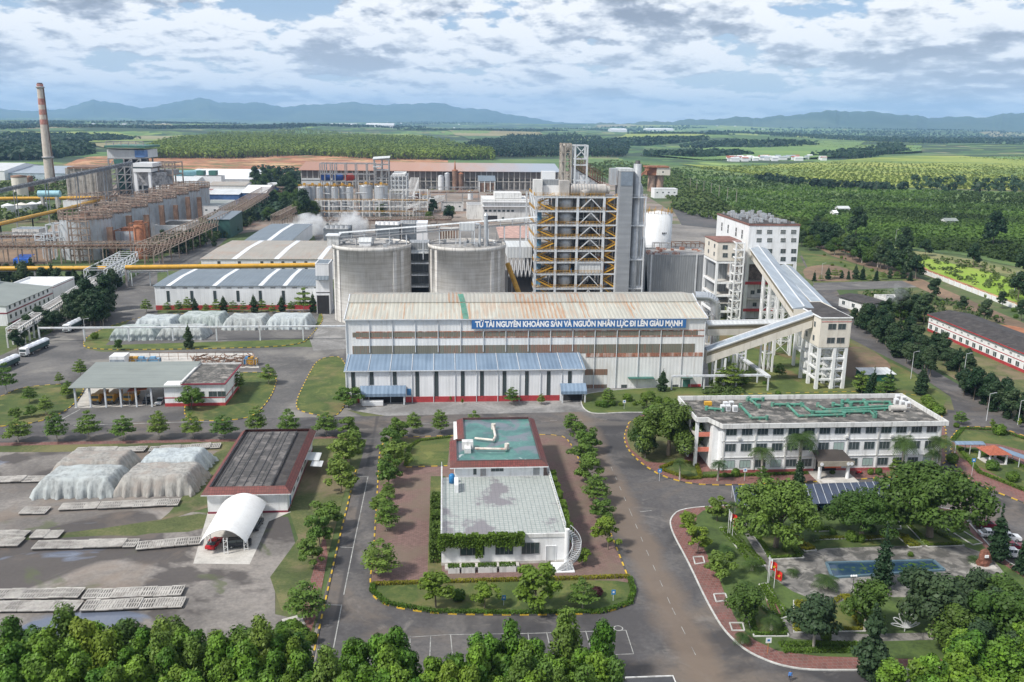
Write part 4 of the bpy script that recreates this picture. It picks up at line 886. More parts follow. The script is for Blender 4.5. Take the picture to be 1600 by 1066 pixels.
# ---------------------------------------------------------------- the two concrete silos
SY=366.5
for sx0,lab,nm in((-29.4,'left of the two large concrete silos, pale concrete with dark streaks',0),(9.6,'right of the two large concrete silos, nearest the preheater tower',1)):
    R=T('concrete_silo',lab,'silo',(sx0,SY,0));m=MB();m.lathe(sx0,SY,[(15.9,0),(15.9,29.4),(16.15,29.4),(16.15,30.9),(15.7,30.9),(15.7,30.3)],64);m.o('wall',siloM,R)
    m=MB();m.disc(sx0,SY,15.75,30.35,64);m.o('roof',deckc,R)
    m=MB()
    for k in range(6):
        a=math.radians(-90+[-66,-52,38,52,150,210][k]);cx_,cy_=sx0+15.9*math.cos(a),SY+15.9*math.sin(a);m.obox((cx_,cy_),a,.35,.8,0,29.2)
    m.os('pilaster',siloM,R)
    m=MB();pts=[(sx0+15.6*math.cos(a),SY+15.6*math.sin(a),30.9)for a in np.linspace(0,2*math.pi,41)];rail(m,pts,1.1,3.);m.o('handrail',steelG,R)
    m=MB();r2=random.Random(nm)
    for k in range(9):
        a,q=r2.uniform(0,6.28),r2.uniform(3,13);X_,Y_=sx0+q*math.cos(a),SY+q*math.sin(a);m.box(X_-.6,X_+.6,Y_-.6,Y_+.6,30.36,31.+r2.random()*1.3);m.tube((X_,Y_,31),(X_+r2.uniform(-3,3),Y_+r2.uniform(-3,3),32.2),.18,6)
    m.os('roof_duct',galv,R)
R=T('silo_head_house','small white head house on top of the left silo','head house',(-41,366,30.4));m=MB()
hx0,hx1=X(511,376,362),X(529,376,362);m.box(hx0,hx1,362,368,30.4,Zt(515,369,362));m.o('wall',white_old,R);m=MB();zz0=Zt(515,369,362);m.box(hx0-.5,hx1+.5,361.4,368.6,zz0,zz0+.35);m.o('roof',carw,R)
gA,gB=(hx1,364,Zt(530,374,364)),(X(838,347,372),372,Zt(838,349,372))
R=T('conveyor_gallery','long pale conveyor gallery rising over both silos to the tower','conveyor',(gA[0],gA[1],30.4));m=MB();A,B_=Vector(gA),Vector(gB)
def gallery(m_floor,m_roof,A,B_,w_,h_,arch=False,wallmb=None):
    A,B_=Vector(A),Vector(B_);d=(B_-A);s_=Vector((-d.y,d.x,0)).normalized()*w_/2;up=Vector((0,0,h_))
    f=lambda P,Q,a,b:m_floor.hexa([P-s_,Q-s_,Q+s_,P+s_,P-s_+a,Q-s_+a,Q+s_+a,P+s_+a])if 0 else None
    m_floor.hexa([A-s_,B_-s_,B_+s_,A+s_,A-s_+Vector((0,0,.3)),B_-s_+Vector((0,0,.3)),B_+s_+Vector((0,0,.3)),A+s_+Vector((0,0,.3))])
    e=s_*1.15;m_roof.hexa([A-e+up,B_-e+up,B_+e+up,A+e+up,A-e*.9+up*1.06,B_-e*.9+up*1.06,B_+e*.9+up*1.06,A+e*.9+up*1.06])
    if wallmb is not None:
        for q in(-1,1):o_=s_*q;wallmb.hexa([A+o_*.97,B_+o_*.97,B_+o_,A+o_,A+o_*.97+up,B_+o_*.97+up,B_+o_+up,A+o_+up])
mf,mr=MB(),MB();gallery(mf,mr,A,B_,3.4,2.6);mr.o('roof',roofLight,R);mf.o('floor',steelG,R)
m=MB();d=B_-A;n=16
for i in range(n+1):
    q=A.lerp(B_,i/n)
    for s_ in(-1.6,1.6):m.bar(q+Vector((0,s_,0)),q+Vector((0,s_,2.6)),.16)
for s_ in(-1.6,1.6):m.bar(A+Vector((0,s_,1.2)),B_+Vector((0,s_,1.2)),.12)
m.o('truss',steelW,R);m=MB()
for i in range(1,12):
    q=A.lerp(B_,i/12.);gz=30.4 if min(abs(q.x+29.4),abs(q.x-9.6))<14.5 else 24
    for s_ in(-1.4,1.4):m.bar((q.x,q.y+s_,gz),(q.x,q.y+s_,q.z),.35)
m.os('support',steelW,R)
R=T('transfer_house','small white transfer box straddling the gallery on the left silo','transfer house',(-24,362,30.4));m=MB();xa,xb=X(561,378,360),X(579,378,360)
m.box(xa,xb,360,366,Zt(570,385,360),Zt(570,378,360));m.o('wall',white,R);m=MB();zz0=Zt(570,378,360);m.add([(xa-.3,359.6,zz0),(xb+.3,359.6,zz0),(xb+.3,366.3,zz0),(xa-.3,366.3,zz0),(xa-.3,363,zz0+1.4),(xb+.3,363,zz0+1.4)],[(0,1,5,4),(2,3,4,5),(1,2,5),(3,0,4),(3,2,1,0)]);m.o('roof',roofLight,R)
m=MB();frame(m,[xa+.2,xb-.2],[360.3,365.7],[Zt(570,385,360)],.3,base=30.4);m.o('leg',steelW,R)
R=T('transfer_house','transfer box with curved pipes standing on the right silo','transfer house',(12,360,30.4));xa,xb=X(718,355,360),X(742,355,360);zz0=Zt(730,349,360);m=MB();m.box(xa,xb,360,365,zz0-3,zz0);m.o('wall',roofLight,R)
m=MB();frame(m,[xa+.2,xb-.2],[360.3,364.7],[zz0-3],.35,base=30.4);m.o('leg',steelW,R);m=MB();m.path([(xb+2,361,30.4),(xb+2,361,zz0-.5),(xb+.2,361,zz0-.5)],.55,9);m.path([(xb+4.5,361,30.4),(xb+4.5,361,zz0+3)],.8,9);m.tube((xb+4.5,361,zz0+3),(xb+4.5,361,zz0+4),1.,9,.4);m.o('pipe',silver,R)
R=T('silo_stair_tower','grey service building squeezed between the two silos','building',(-10,372,0));m=MB();xa,xb=-14.6,-6.;m.box(xa,xb,374,384,0,30.);m.o('wall',slabG2,R)
m=MB();[m.box(xa,xb,366,374,z,z+.5)for z in(12.4,17.3,22.2,26.6)];m.os('floor_slab',roofLight,R);m=MB();m.box(xa+.2,xb-.2,373.8,374,2,11.4);m.o('opening',dark,R)
# raw shed frame with white zigzag trestles between right silo and tower
R=T('blending_shed','pale open shed on white zigzag legs between the right silo and the tower','shed',(34,400,0));Yq=402.;xa,xb=X(793,405,Yq),X(831,405,Yq);m=MB();m.box(xa,xb,Yq,Yq+22,Zt(810,403,Yq),Zt(810,386,Yq));m.o('wall',roofLight,R);m=MB()
zt_=Zt(810,403,Yq)
for i in range(7):x=xa+(xb-xa)*i/6;x2=xa+(xb-xa)*(i+.5)/6;m.bar((x,Yq,zt_),(x2,Yq,zt_-9),.35);m.bar((min(xb,x+(xb-xa)/6),Yq,zt_),(x2,Yq,zt_-9),.35)
m.o('leg',carw,R);m=MB();m.box(xa,xb,Yq+2,Yq+20,0,zt_-9);m.o('base',dark,R)
R=T('pink_stockpile_roof','rust-pink shed roof seen behind the right silo','roof',(30,440,0));Yq=g(810,372,9)[1];m=MB();slope(m,(X(780,376,Yq),Yq,9),(X(838,376,Yq),Yq,9),(X(838,376,Yq),Yq+40,12),(X(780,376,Yq),Yq+40,12));m.o('roof',plain('pink_rust_sheet',(.42,.27,.23),.7,var=.3),R);m=MB();frame(m,[X(782,376,Yq),X(836,376,Yq)],[Yq+1,Yq+39],[8.8],.5);m.o('post',steelG,R)
R=T('inclined_pipe','orange inclined chute beside the right silo','chute',(26,372,0));m=MB();m.tube(sp(793,412,380),sp(812,462,372),1.1,8);m.o('chute',yellowd,R);m=MB();m.bar(sp(800,440,376),(sp(800,440,376)[0],376,0),.4);m.bar(sp(793,414,380),(sp(793,414,380)[0],380,0),.4);m.os('support',steelG,R)

# ---------------------------------------------------------------- preheater tower
TY,TD=396.,26.
cx=[X(p,350,TY)for p in(837,869,902,943,964)];fl=[Zt(880,p,TY)for p in(450,427.5,409,391,371,351,329,307)];ys=[TY,TY+TD/2,TY+TD]
R=T('preheater_tower','tall open steel preheater tower with yellow stairs behind the hall','tower',((cx[0]+cx[-1])/2,TY,0))
m=MB();frame(m,cx[:4],ys,[fl[0]-9]+fl,1.05,.75);frame(m,cx[3:],[TY,TY+TD/2],fl,.8,.6)
m.box(cx[0]-2.2,cx[0]-1.4,TY+TD-.4,TY+TD+.4,0,fl[-1]);m.o('frame',steelW,R)
m=MB()
for a,b in zip([fl[0]-9]+fl[:-1],fl):
    if abs(a-fl[1])<.1:continue
    xm=(cx[2]+cx[3])/2
    for q in(-1,1):m.bar((xm,TY-.05,b-.9),(xm+q*(cx[3]-cx[2])*.45,TY-.05,a),.42)
    for yy in(0,1):m.bar((cx[0]-.1,TY+TD/2*yy+.3,a),(cx[0]-.1,TY+TD/2*(yy+1)-.3,b-.8),.5)
m.os('brace',steelW,R)
for z in fl:m=MB();m.box(cx[0]-.3,cx[3]+.3,TY-.3,TY+TD,z,z+.18);m.o('floor_deck',plain('deck_dust',(.36,.33,.29),.9,var=.3,streak=False)if 'deck_dust' not in MATS else MATS['deck_dust'],R)
m=MB()
for z in fl:rail(m,[(cx[0],TY-.6,z+.2),(cx[3],TY-.6,z+.2)],1.3,1.6,.06);rail(m,[(cx[0]-.6,TY,z+.2),(cx[0]-.6,TY+TD,z+.2)],1.3,1.8,.06)
m.o('railing',yellowd,R)
for col,(xa,xb)in enumerate(((cx[0]+1.2,cx[1]-1.2),(cx[3]+1.,cx[4]+.3))):
    m=MB();zs=[fl[0]-9]+fl
    for i,(a,b)in enumerate(zip(zs,zs[1:])):
        mid=(a+b)/2;xi,xj=(xa,xb)if i%2==0 else(xb,xa)
        for(p,q,yo)in(((xi,TY+1.,a),(xj,TY+1.,mid),0),((xj,TY+2.2,mid),(xi,TY+2.2,b),1)):
            for s_ in(-.55,.55):m.bar((p[0],p[1]+s_,p[2]+.1),(q[0],q[1]+s_,q[2]+.1),.12,.55);m.bar((p[0],p[1]+s_,p[2]+1.2),(q[0],q[1]+s_,q[2]+1.2),.10)
            m.bar((p[0],p[1],p[2]),(q[0],q[1],q[2]),1.1,.10)
        m.box(xj-.8,xj+.8,TY+.4,TY+2.8,mid,mid+.12)
    m.o('staircase',yellowp,R)
m=MB();m.box(cx[1]+.8,cx[2]-.8,TY+7,TY+TD-1,0,fl[-1]-.3);m.os('core_wall',plain('tower_concrete',(.30,.30,.31),.85,var=.2,dirt=(.08,.08,.08),da=.6),R)
m=MB();m.box(cx[2]+.8,cx[3]-.8,TY+14,TY+TD-1,0,fl[-1]-.3);m.box(cx[3]+1,cx[4],TY+8,TY+14,0,fl[-1]);m.os('core_wall',MATS['tower_concrete'],R)
for k,z in enumerate(fl[:-1]):
    hgt=fl[k+1]-z-1.3;xa=(cx[1]+cx[2])/2;xb=(cx[2]+cx[3])/2
    m=MB();m.lathe(xa,TY+4.2,[(1.,z+.2),(3.2,z+hgt*.3),(3.2,z+hgt),(1.2,z+hgt+.6)],20);m.o('cyclone',galv,R)
    m=MB();m.lathe(xb+(1.5 if k%2 else-1.5),TY+7,[(.9,z+.2),(2.9,z+hgt*.55),(2.9,z+hgt),(1.,z+hgt+.6)],20);m.o('cyclone',galv,R)
zz0,zz1=fl[1]+.25,fl[2]+.1;m=MB();m.box(cx[2]+.7,cx[3]-.7,TY+.1,TY+.4,zz0,zz1);m.o('cladding',roofLight,R)
m=MB();m.box(cx[0]+.8,cx[0]+3.2,TY+5,TY+8,4,fl[-2]);m.o('lift_shaft',plain('lift_blue',(.10,.25,.40),.5,var=.3,dirt=(.4,.45,.5),da=.6),R)
zt_=fl[-1];r2=random.Random(31)
for nm_,mt_,n_,q_ in(('pipework',galv,80,.16),('thin_pipe',rusty,60,.1),('yellow_rail',yellowd,50,.09)):
    m=MB()
    for k in range(n_):
        x=r2.uniform(cx[0]+.5,cx[4]);z=r2.uniform(fl[0]-6,fl[-1]-1);y=TY+r2.uniform(.3,12);rr_=q_*r2.uniform(.7,1.8)
        if k%2:m.bar((x,y,z),(x,y,min(fl[-1]-.3,z+r2.uniform(2,12))),rr_*1.6)
        else:m.bar((x,y,z),(min(cx[4],x+r2.uniform(2,9)),y,z),rr_*1.6)
    m.o(nm_,mt_,R)
for k in range(46):
    i=r2.randrange(4);z=r2.choice(fl[:-1])+.2;x=r2.uniform(cx[i]+1,cx[i+1]-1.6);y=TY+r2.uniform(1.,9);m=MB();m.box(x,x+r2.uniform(.5,2),y,y+r2.uniform(.5,1.6),z,z+r2.uniform(.6,2.6));m.o('equipment',r2.choice([galv,steelG,bluep,rusty,white_old,rustO]),R)
# top works
m=MB();r0_=2.3;zc=Zt(915,296,TY+4);m.tube((X(891,296,TY+4),TY+4,zc),(X(946,297,TY+4),TY+4,zc),r0_*1.05,18);m.tube((X(952,297,TY+4),TY+4,zc-.2),(X(943,297,TY+4),TY+4,zc),1.8,14);m.tube((X(921,296,TY+4),TY+4,zc),(X(910,303,TY+1),TY+1.2,zt_+.8),1.7,14);m.o('kiln_duct',plain('dusty_duct',(.42,.40,.38),.7,var=.2,dirt=(.25,.18,.12),da=.5),R)
m=MB()
for k in range(9):x=X(893,296,TY+4)+k*1.35;m.tube((x,TY+4,zc),(x+.25,TY+4,zc),r0_*1.16,18)
m.os('flange',steelG,R)
m=MB();m.box(X(874,290,TY+4),X(889,290,TY+4),TY+2,TY+8,zt_,Zt(880,282,TY+4));m.o('duct_box',MATS['dusty_duct'],R)
for(a,b,c,d_,y_,mt)in((834,848,281,305,TY+4,white_old),(849,874,290,305,TY+6,white),(848,876,281,290,TY+7,slabG2),(847,868,268,282,TY+12,carw)):
    m=MB();m.box(X(a,c,y_),X(b,c,y_),y_,y_+5,zt_ if d_>300 else Zt(a,d_,y_),Zt(a,c,y_));m.o('cabin',mt,R)
m=MB();ya=TY+8;xs_=[X(p,250,ya)for p in(877,883,892)];zs_=[Zt(880,p,ya)for p in(300,284,268,252,238,224)];frame(m,xs_,[ya,ya+5],zs_,.5,.35,base=zt_)
for a,b in zip(zs_,zs_[1:]):m.bar((xs_[1],ya,a),(xs_[2],ya,b),.25);m.bar((xs_[2],ya,a),(xs_[1],ya,b),.25);m.bar((xs_[0],ya,a),(xs_[0],ya+5,b),.25)
m.o('elevator_frame',plain('dusty_frame',(.36,.33,.29),.8,var=.3,dirt=(.3,.17,.1),da=.6),R)
m=MB();m.box(xs_[0]+.5,xs_[1]-.2,ya+1,ya+4,zt_,zs_[-1]-1);m.lathe(X(886,228,ya),ya+2.5,[(.3,zs_[-1]-4),(1.5,zs_[-1]-3),(1.5,zs_[-1]-.5),(.3,zs_[-1])],12);m.o('bucket_elevator',MATS['dusty_duct'],R)
m=MB();xs_=[X(p,250,ya-3)for p in(898.5,917.5)];zs_=[Zt(900,p,ya-3)for p in(281,257,247.5,226.5)];frame(m,xs_,[ya-3,ya+4],zs_,.75,.55,base=zt_)
m.bar((xs_[0],ya-3,zs_[2]),(xs_[1],ya-3,zs_[3]),.4);m.bar((xs_[1],ya-3,zs_[2]),(xs_[0],ya-3,zs_[3]),.4);m.o('hoist_frame',steelW,R)
# raw-meal building with stepped rusty roof behind the top
R=T('filter_building','white filter building with rusty sloping top beside the hoist frame','building',(60,TY+14,zt_-8));ya=TY+11;m=MB()
P=[sp(897,262,ya),sp(945,284,ya)];m.add([(P[0][0],y,zt_-6)for y in(ya,ya+12)]+[(P[1][0],y,zt_-6)for y in(ya,ya+12)]+[(P[0][0],y,P[0][2])for y in(ya,ya+12)]+[(P[1][0],y,P[1][2]-3)for y in(ya,ya+12)],[(0,2,6,4),(1,5,7,3),(0,4,5,1),(2,3,7,6),(4,6,7,5)]);m.o('wall',roofLight,R)
m=MB();A,B_=Vector(P[0]),Vector((P[1][0],ya,P[1][2]-3));slope(m,tuple(A+Vector((-.5,-.8,.6))),tuple(B_+Vector((1,-.8,.6))),tuple(B_+Vector((1,12.5,.6))),tuple(A+Vector((-.5,12.5,.6))));m.o('roof',rustTrim,R)
m=MB()
for i in range(13):
    q=A.lerp(B_,i/12)
    for yy in(-.4,12.):m.bar((q.x,ya+yy,q.z+.5),(q.x,ya+yy,q.z+6.5-i*.15),.28)
for k in range(4):m.bar(tuple(A+Vector((0,-.4,1.6+k*1.6))),tuple(B_+Vector((0,-.4,1.4+k*1.5))),.22);m.bar(tuple(A+Vector((0,12,1.6+k*1.6))),tuple(B_+Vector((0,12,1.4+k*1.5))),.22)
m.o('walkway',rusty,R)
m=MB();
for i in range(6):q=A.lerp(B_,(i+.5)/6);m.box(q.x-1.1,q.x+1.1,ya-1.2,ya-.1,zt_+.5,q.z-1.)
m.os('filter_box',carw,R)
# grey duct tower, stack
R=T('duct_tower','tall flat grey cladded shaft beside the preheater tower','tower',(X(975,400,TY),TY-2,0));DY=TY-3;xa,xb=X(966,360,DY),X(986,360,DY)
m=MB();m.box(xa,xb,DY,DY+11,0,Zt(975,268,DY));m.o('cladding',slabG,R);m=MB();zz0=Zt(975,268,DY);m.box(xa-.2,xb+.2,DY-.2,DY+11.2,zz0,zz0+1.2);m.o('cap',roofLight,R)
m=MB();m.box(xa+.3,xb-.3,DY-.15,DY,zz0-6.2,zz0-.2);m.o('cladding',plain('blue_grey_panel',(.20,.24,.29),.5),R)
m=MB();m.box(xa-3.4,xa-.2,DY+5,DY+10,zt_+5,zz0+1);m.o('vent_box',silver,R)
R=T('steel_stack','round pale steel stack with platforms right of the grey shaft','stack',(X(995,400,TY+2),TY+2,0));xs0=X(994.5,300,TY+2);zz1=Zt(995,256,TY+2);m=MB();m.lathe(xs0,TY+2,[(1.75,0),(1.75,zz1),(1.5,zz1),(1.5,zz1-1)],20);m.o('shell',galv,R)
m=MB();m.lathe(xs0,TY+2,[(1.1,zz1-1),(1.1,zz1+1.4),(.9,zz1+1.4)],14);m.o('flue_tip',darkm,R)
m=MB()
for p in(308,352,405,450):z=Zt(995,p,TY);m.box(xs0-2.6,xs0+4.4,TY-1.2,TY+5,z-.4,z);rail(m,[(xs0-2.6,TY-1.2,z),(xs0+4.4,TY-1.2,z),(xs0+4.4,TY+5,z)],1.2,1.2)
m.o('platform',steelW,R)
m=MB();frame(m,[xs0+3.8],[TY-1,TY+4.6],[Zt(995,308,TY)],.6);m.o('leg',steelW,R)
m=MB();m.lathe(xs0+3.3,TY+9,[(1.4,0),(1.4,Zt(1000,300,TY+9))],16);pts=[]
for k in range(7):a=math.pi/2*k/6;pts.append((xs0+3.3-4*(1-math.cos(a)),TY+9,Zt(1000,300,TY+9)+5*math.sin(a)))
m.path(pts,1.4,14);m.o('curved_duct',galv,R)
R=T('gas_duct','grey sloping gas duct dropping from the stack towards the grey shed','duct',(X(1008,420,TY+8),TY+8,0));m=MB();q=[sp(1001,375,TY+8),sp(1008,372,TY+8),sp(1012,460,TY+8),sp(1001,460,TY+8)]
m.hexa([(x,y,z)for x,y,z in(q[3],q[2],(q[2][0],q[2][1]+9,q[2][2]),(q[3][0],q[3][1]+9,q[3][2]),q[0],q[1],(q[1][0],q[1][1]+9,q[1][2]),(q[0][0],q[0][1]+9,q[0][2]))]);m.o('duct',slabG,R)
m=MB();frame(m,[q[3][0],q[2][0]],[TY+8.5,TY+16],[8],.5);m.o('leg',steelG,R)
# grey electrostatic shed
GY=404.;xa,xb=X(1008,430,GY),X(1113,430,GY);hz_=Zt(1060,398,GY)
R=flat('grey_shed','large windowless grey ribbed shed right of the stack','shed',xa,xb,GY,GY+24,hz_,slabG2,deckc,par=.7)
m=MB();xq=X(1087,430,GY);m.box(xq-.3,xq+.3,GY-.4,GY-.02,0,hz_);m.box(xa+2.2,xa+3.,GY-.3,GY-.02,0,hz_);m.os('corner_trim',steelW,R)
m=MB();r2=random.Random(4)
for k in range(26):a,b=r2.uniform(xa+1,xb-2),r2.uniform(GY+2,GY+22);m.box(a,a+r2.uniform(.5,2.4),b,b+r2.uniform(.5,1.6),hz_-.62,hz_+r2.uniform(-.2,.8))
m.os('roof_equipment',rustTrim,R)
m=MB();rail(m,[(xa+.3,GY+.3,hz_),(xb-.3,GY+.3,hz_),(xb-.3,GY+23.6,hz_),(xa+.3,GY+23.6,hz_),(xa+.3,GY+.3,hz_)],1.1,2.5);m.o('handrail',steelG,R)
R=T('filter_rack','rusty steel frame standing behind the grey shed roof','frame',(X(1070,380,GY+26),GY+28,0));m=MB();xs_=[X(p,390,GY+28)for p in(1055,1072,1086,1100)];frame(m,xs_,[GY+28,GY+36],[hz_-4,hz_+1.5],.4,.3);m.o('frame',rusty,R)
# white tank behind
tx0,ty0=g(1026,391);R=T('white_tank','big white cylindrical tank behind the grey shed','tank',(tx0,ty0,0));rt=21.5/1386*ty0*1.03;zt_t=Zt(1026,333,ty0);m=MB();m.lathe(tx0,ty0,[(rt,0),(rt,zt_t),(0.1,zt_t+1.6)],36);m.o('shell',tankW,R)
m=MB();pts=[(tx0+rt*math.cos(a),ty0+rt*math.sin(a),zt_t)for a in np.linspace(0,2*math.pi,25)];rail(m,pts,1.6,2.,.07);
for k in range(12):a=k*.52;m.bar((tx0+rt*.95*math.cos(a),ty0+rt*.95*math.sin(a),zt_t),(tx0+rt*.95*math.cos(a),ty0+rt*.95*math.sin(a),zt_t+3.4),.25)
m.o('railing',yellowd,R)
m=MB();q=(tx0-rt*.2,ty0-rt*1.02);
for k in range(3):m.add([],[]);
for dx in(-.5,0,.5):m.box(q[0]+4+dx*2.2-.3,q[0]+4+dx*2.2+.3,q[1]-.02,q[1]+.3,zt_t*.48,zt_t*.48+1.1)
m.os('number_plate',darkm,R)
m=MB();frame(m,[tx0-rt*.6,tx0-rt*.1,tx0+rt*.5],[ty0-rt-6,ty0-rt-2],[zt_t*.28],.5,.4);m.o('pipe_trestle',steelG,R)
# ---------------------------------------------------------------- white process building, galleries, transfer towers
BY0=g(1150,500)[1];BYb=BY0+26
xa,xb=X(1171,352,BY0),X(1250,352,BY0);zt_=Zt(1210,353,BY0);zl=Zt(1210,413,BY0)
R=T('process_building','tall white process building with rooftop equipment behind the sloping galleries','building',((xa+xb)/2,BY0,0));Lx=xa-.2
m=MB();m.box(xa,xb,BY0,BY0+44,zl,zt_);m.o('wall',white,R);m=MB();m.box(xa-.2,xb+.2,BY0-.2,BY0+44.2,zt_,zt_+.7);m.o('cornice',plain('brown_cornice',(.2,.10,.08),.8,var=.3),R)
m=MB();m.box(xa+.4,xb-.4,BY0+.4,BY0+43.6,zt_+.7,zt_+.8);m.o('roof',roofDark,R)
m=MB();r2=random.Random(2)
for k in range(80):a,b=r2.uniform(xa+.8,xb-2),r2.uniform(BY0+1,BY0+41);m.box(a,a+r2.uniform(.4,1.6),b,b+r2.uniform(.4,1.6),zt_+.8,zt_+r2.uniform(1.1,2.8))
m.os('roof_equipment',silver,R)
for py_ in(362.5,375.5,392.5,405):
    for px_ in(1186,1202.5,1223.5,1240):
        if py_>390 and px_<1190:continue
        win(R,'F',BY0,X(px_,py_,BY0),Zt(px_,py_,BY0),2.1,1.7,nx=4 if py_<380 else 2,nz=1,fm=white_old if py_<380 else steelG)
for z in(.78,.9):
    for k,y_ in enumerate((8,16,27,36)):win(R,'L',xa,BY0+y_,zl+(zt_-zl)*(z-.12),1.6,1.6,nx=2)
fls=[Zt(1190,p,BY0)for p in(497,485,467,443,413)]
m=MB()
for x in(xa+.5,X(1205,470,BY0),xb-.6):
    for y_ in(BY0+.5,BY0+20,BY0+43):m.box(x-.7,x+.7,y_-.7+.2,y_+.7,0,zl)
m.os('column',white,R)
for z in fls[1:4]:m=MB();m.box(xa+.1,X(1208,470,BY0),BY0+.15,BY0+43,z-.4,z);m.o('floor_slab',concl,R)
for z in(fls[3],fls[1]):m=MB();m.box(xa,X(1212,470,BY0),BY0-.05,BY0+.12,z-.5,z+.75);m.o('red_band',red_band,R)
m=MB();xq=X(1200,470,BY0);m.box(xa+1.5,xq,BY0+3,BY0+30,0,fls[2]-.4);m.box(xa+1.5,xq,BY0+3,BY0+30,fls[2],fls[3]-.4);m.os('inner_wall',white_old,R)
for px_,py_ in((1186,455),(1179,476),(1176,457)):win(R,'F',BY0+3,X(px_,py_,BY0+3),Zt(px_,py_,BY0+3),1.6,1.6,nx=2)
m=MB();m.box(xa+2,xb-1,BY0+8,BY0+40,fls[3]+.1,zl-.3);m.os('inner_wall',plain('dusty_machinery',(.22,.18,.16),.9,var=.5,sc=.6),R)
# lower annex and stair tower
ax0,ax1=X(1122,378,BY0-6),X(1150,378,BY0-6);az=Zt(1130,379,BY0-6);azl=Zt(1130,408,BY0-6)
A_=T('annex_tower','cream annex tower on open white legs left of the process building','tower',((ax0+ax1)/2,BY0-6,0));m=MB();m.box(ax0,ax1+3,BY0-6,BY0+12,azl,az);m.o('wall',cream,A_);m=MB();m.box(ax0-.2,ax1+3.2,BY0-6.2,BY0+12.2,az,az+.35);m.o('roof',MATS['brown_cornice'],A_)
for py_ in(386.5,399):win(A_,'F',BY0-6,X(1133,py_,BY0-6),Zt(1133,py_,BY0-6),2.,1.7,nx=2);[win(A_,'L',ax0,BY0-6+q,Zt(1133,py_,BY0-6),1.5,1.5,nx=2)for q in(4,12)]
win(A_,'F',BY0-6,X(1146,399,BY0-6),Zt(1146,399,BY0-6),1.4,1.6,nx=1)
m=MB();frame(m,[ax0+.4,ax1+2.5],[BY0-5.5,BY0+11.5],[Zt(1130,p,BY0-6)for p in(486,461,441,409)],.9,.8);m.o('frame',white,A_)
for p in(474,461,441):z=Zt(1130,p,BY0-6);m=MB();m.box(ax0+.5,ax1+2.4,BY0-5.4,BY0+11.4,z-.3,z);m.o('floor_slab',concl,A_)
m=MB();m.box(ax0+1.4,ax1-.5,BY0+2,BY0+10,1,azl);m.o('bin',slabG2,A_)
S_=T('stair_tower','slender white open stair tower between the annex and the process building','stair tower',(X(1157,490,BY0-9),BY0-9,0));sxa,sxb=X(1151,380,BY0-9),X(1164,380,BY0-9);zs_=[Zt(1157,p,BY0-9)for p in(497,483,469,455,441,428,415,402,390,379)]
m=MB();frame(m,[sxa,sxb],[BY0-9,BY0-4.5],zs_,.55,.45);m.o('frame',white,S_);m=MB()
for i,(a,b)in enumerate(zip(zs_,zs_[1:])):m.bar((sxa if i%2 else sxb,BY0-8,a),(sxb if i%2 else sxa,BY0-8,b),.9,.2)
m.o('staircase',concl,S_)
# galleries
def cgallery(name,label,A,B_,w_,h_,roofm,wallm,legs=(),band_=True,foot=0.,rise=.9):
    A,B_=Vector(A),Vector(B_);R=T(name,label,'conveyor',(A.x,A.y,0));d=B_-A;s_=Vector((-d.y,d.x,0)).normalized()*w_/2;up=Vector((0,0,h_));rr_=Vector((0,0,rise))
    m=MB();m.hexa([A-s_,B_-s_,B_+s_,A+s_,A-s_+up,B_-s_+up,B_+s_+up,A+s_+up]);m.o('wall',wallm,R)
    m=MB();e=s_*1.1;m.hexa([A-e+up,B_-e+up,B_+up,A+up,A-e+up+Vector((0,0,.15)),B_-e+up+Vector((0,0,.15)),B_+up+rr_,A+up+rr_]);m.hexa([A+up,B_+up,B_+e+up,A+e+up,A+up+rr_,B_+up+rr_,B_+e+up+Vector((0,0,.15)),A+e+up+Vector((0,0,.15))]);m.o('roof',roofm,R)
    m=MB();m.bar(A+up+rr_+Vector((0,0,.12)),B_+up+rr_+Vector((0,0,.12)),.3);m.bar(A-e+up+Vector((0,0,.1)),B_-e+up+Vector((0,0,.1)),.25,.3);m.o('ridge_trim',carw,R)
    if band_:
        m=MB()
        for q in(-1.012,1.012):o_=s_*q;m.hexa([A+o_*.99+up*.60,B_+o_*.99+up*.60,B_+o_+up*.60,A+o_+up*.60,A+o_*.99+up*.88,B_+o_*.99+up*.88,B_+o_+up*.88,A+o_+up*.88])
        m.o('window_band',plain('grimy_band',(.20,.17,.11),.7)if 'grimy_band' not in MATS else MATS['grimy_band'],R)
    for t_ in legs:
        q=A.lerp(B_,t_);m=MB();n_=s_.normalized();dd=d.normalized();dd.z=0;dd.normalize()
        P4=[q+n_*a*w_*.42+dd*b*1.5 for a in(-1,1)for b in(-1,1)]
        for p in P4:m.bar((p.x,p.y,foot),(p.x,p.y,p.z),.55)
        k=max(2,int(q.z/4.5))
        for i in range(1,k):
            z=q.z*i/k
            for a,b in((0,1),(1,3),(3,2),(2,0)):m.bar((P4[a].x,P4[a].y,z),(P4[b].x,P4[b].y,z),.3);m.bar((P4[a].x,P4[a].y,z),(P4[b].x,P4[b].y,z-q.z/k),.18)
        m.o('trestle',white,R)
    return R
TTY=257.
gE=(113.,268.5,19.);gS=(X(1182,400,BY0),BY0,Zt(1182,400,BY0)-1)
cgallery('conveyor_gallery','wide sloping gallery with grey-blue roof falling from the process building to the transfer tower',sp(1184,402,BY0),(116.,273.,18.6),6.4,3.6,roofPaleBlue,cream,legs=(.35,.5,.68))
cgallery('conveyor_gallery','second blue-roofed gallery running beside and behind the wide sloping one',sp(1225,428,BY0),(127.5,284.,17.5),5.2,3.2,roofPaleBlue,cream,legs=(.45,.7),band_=False)
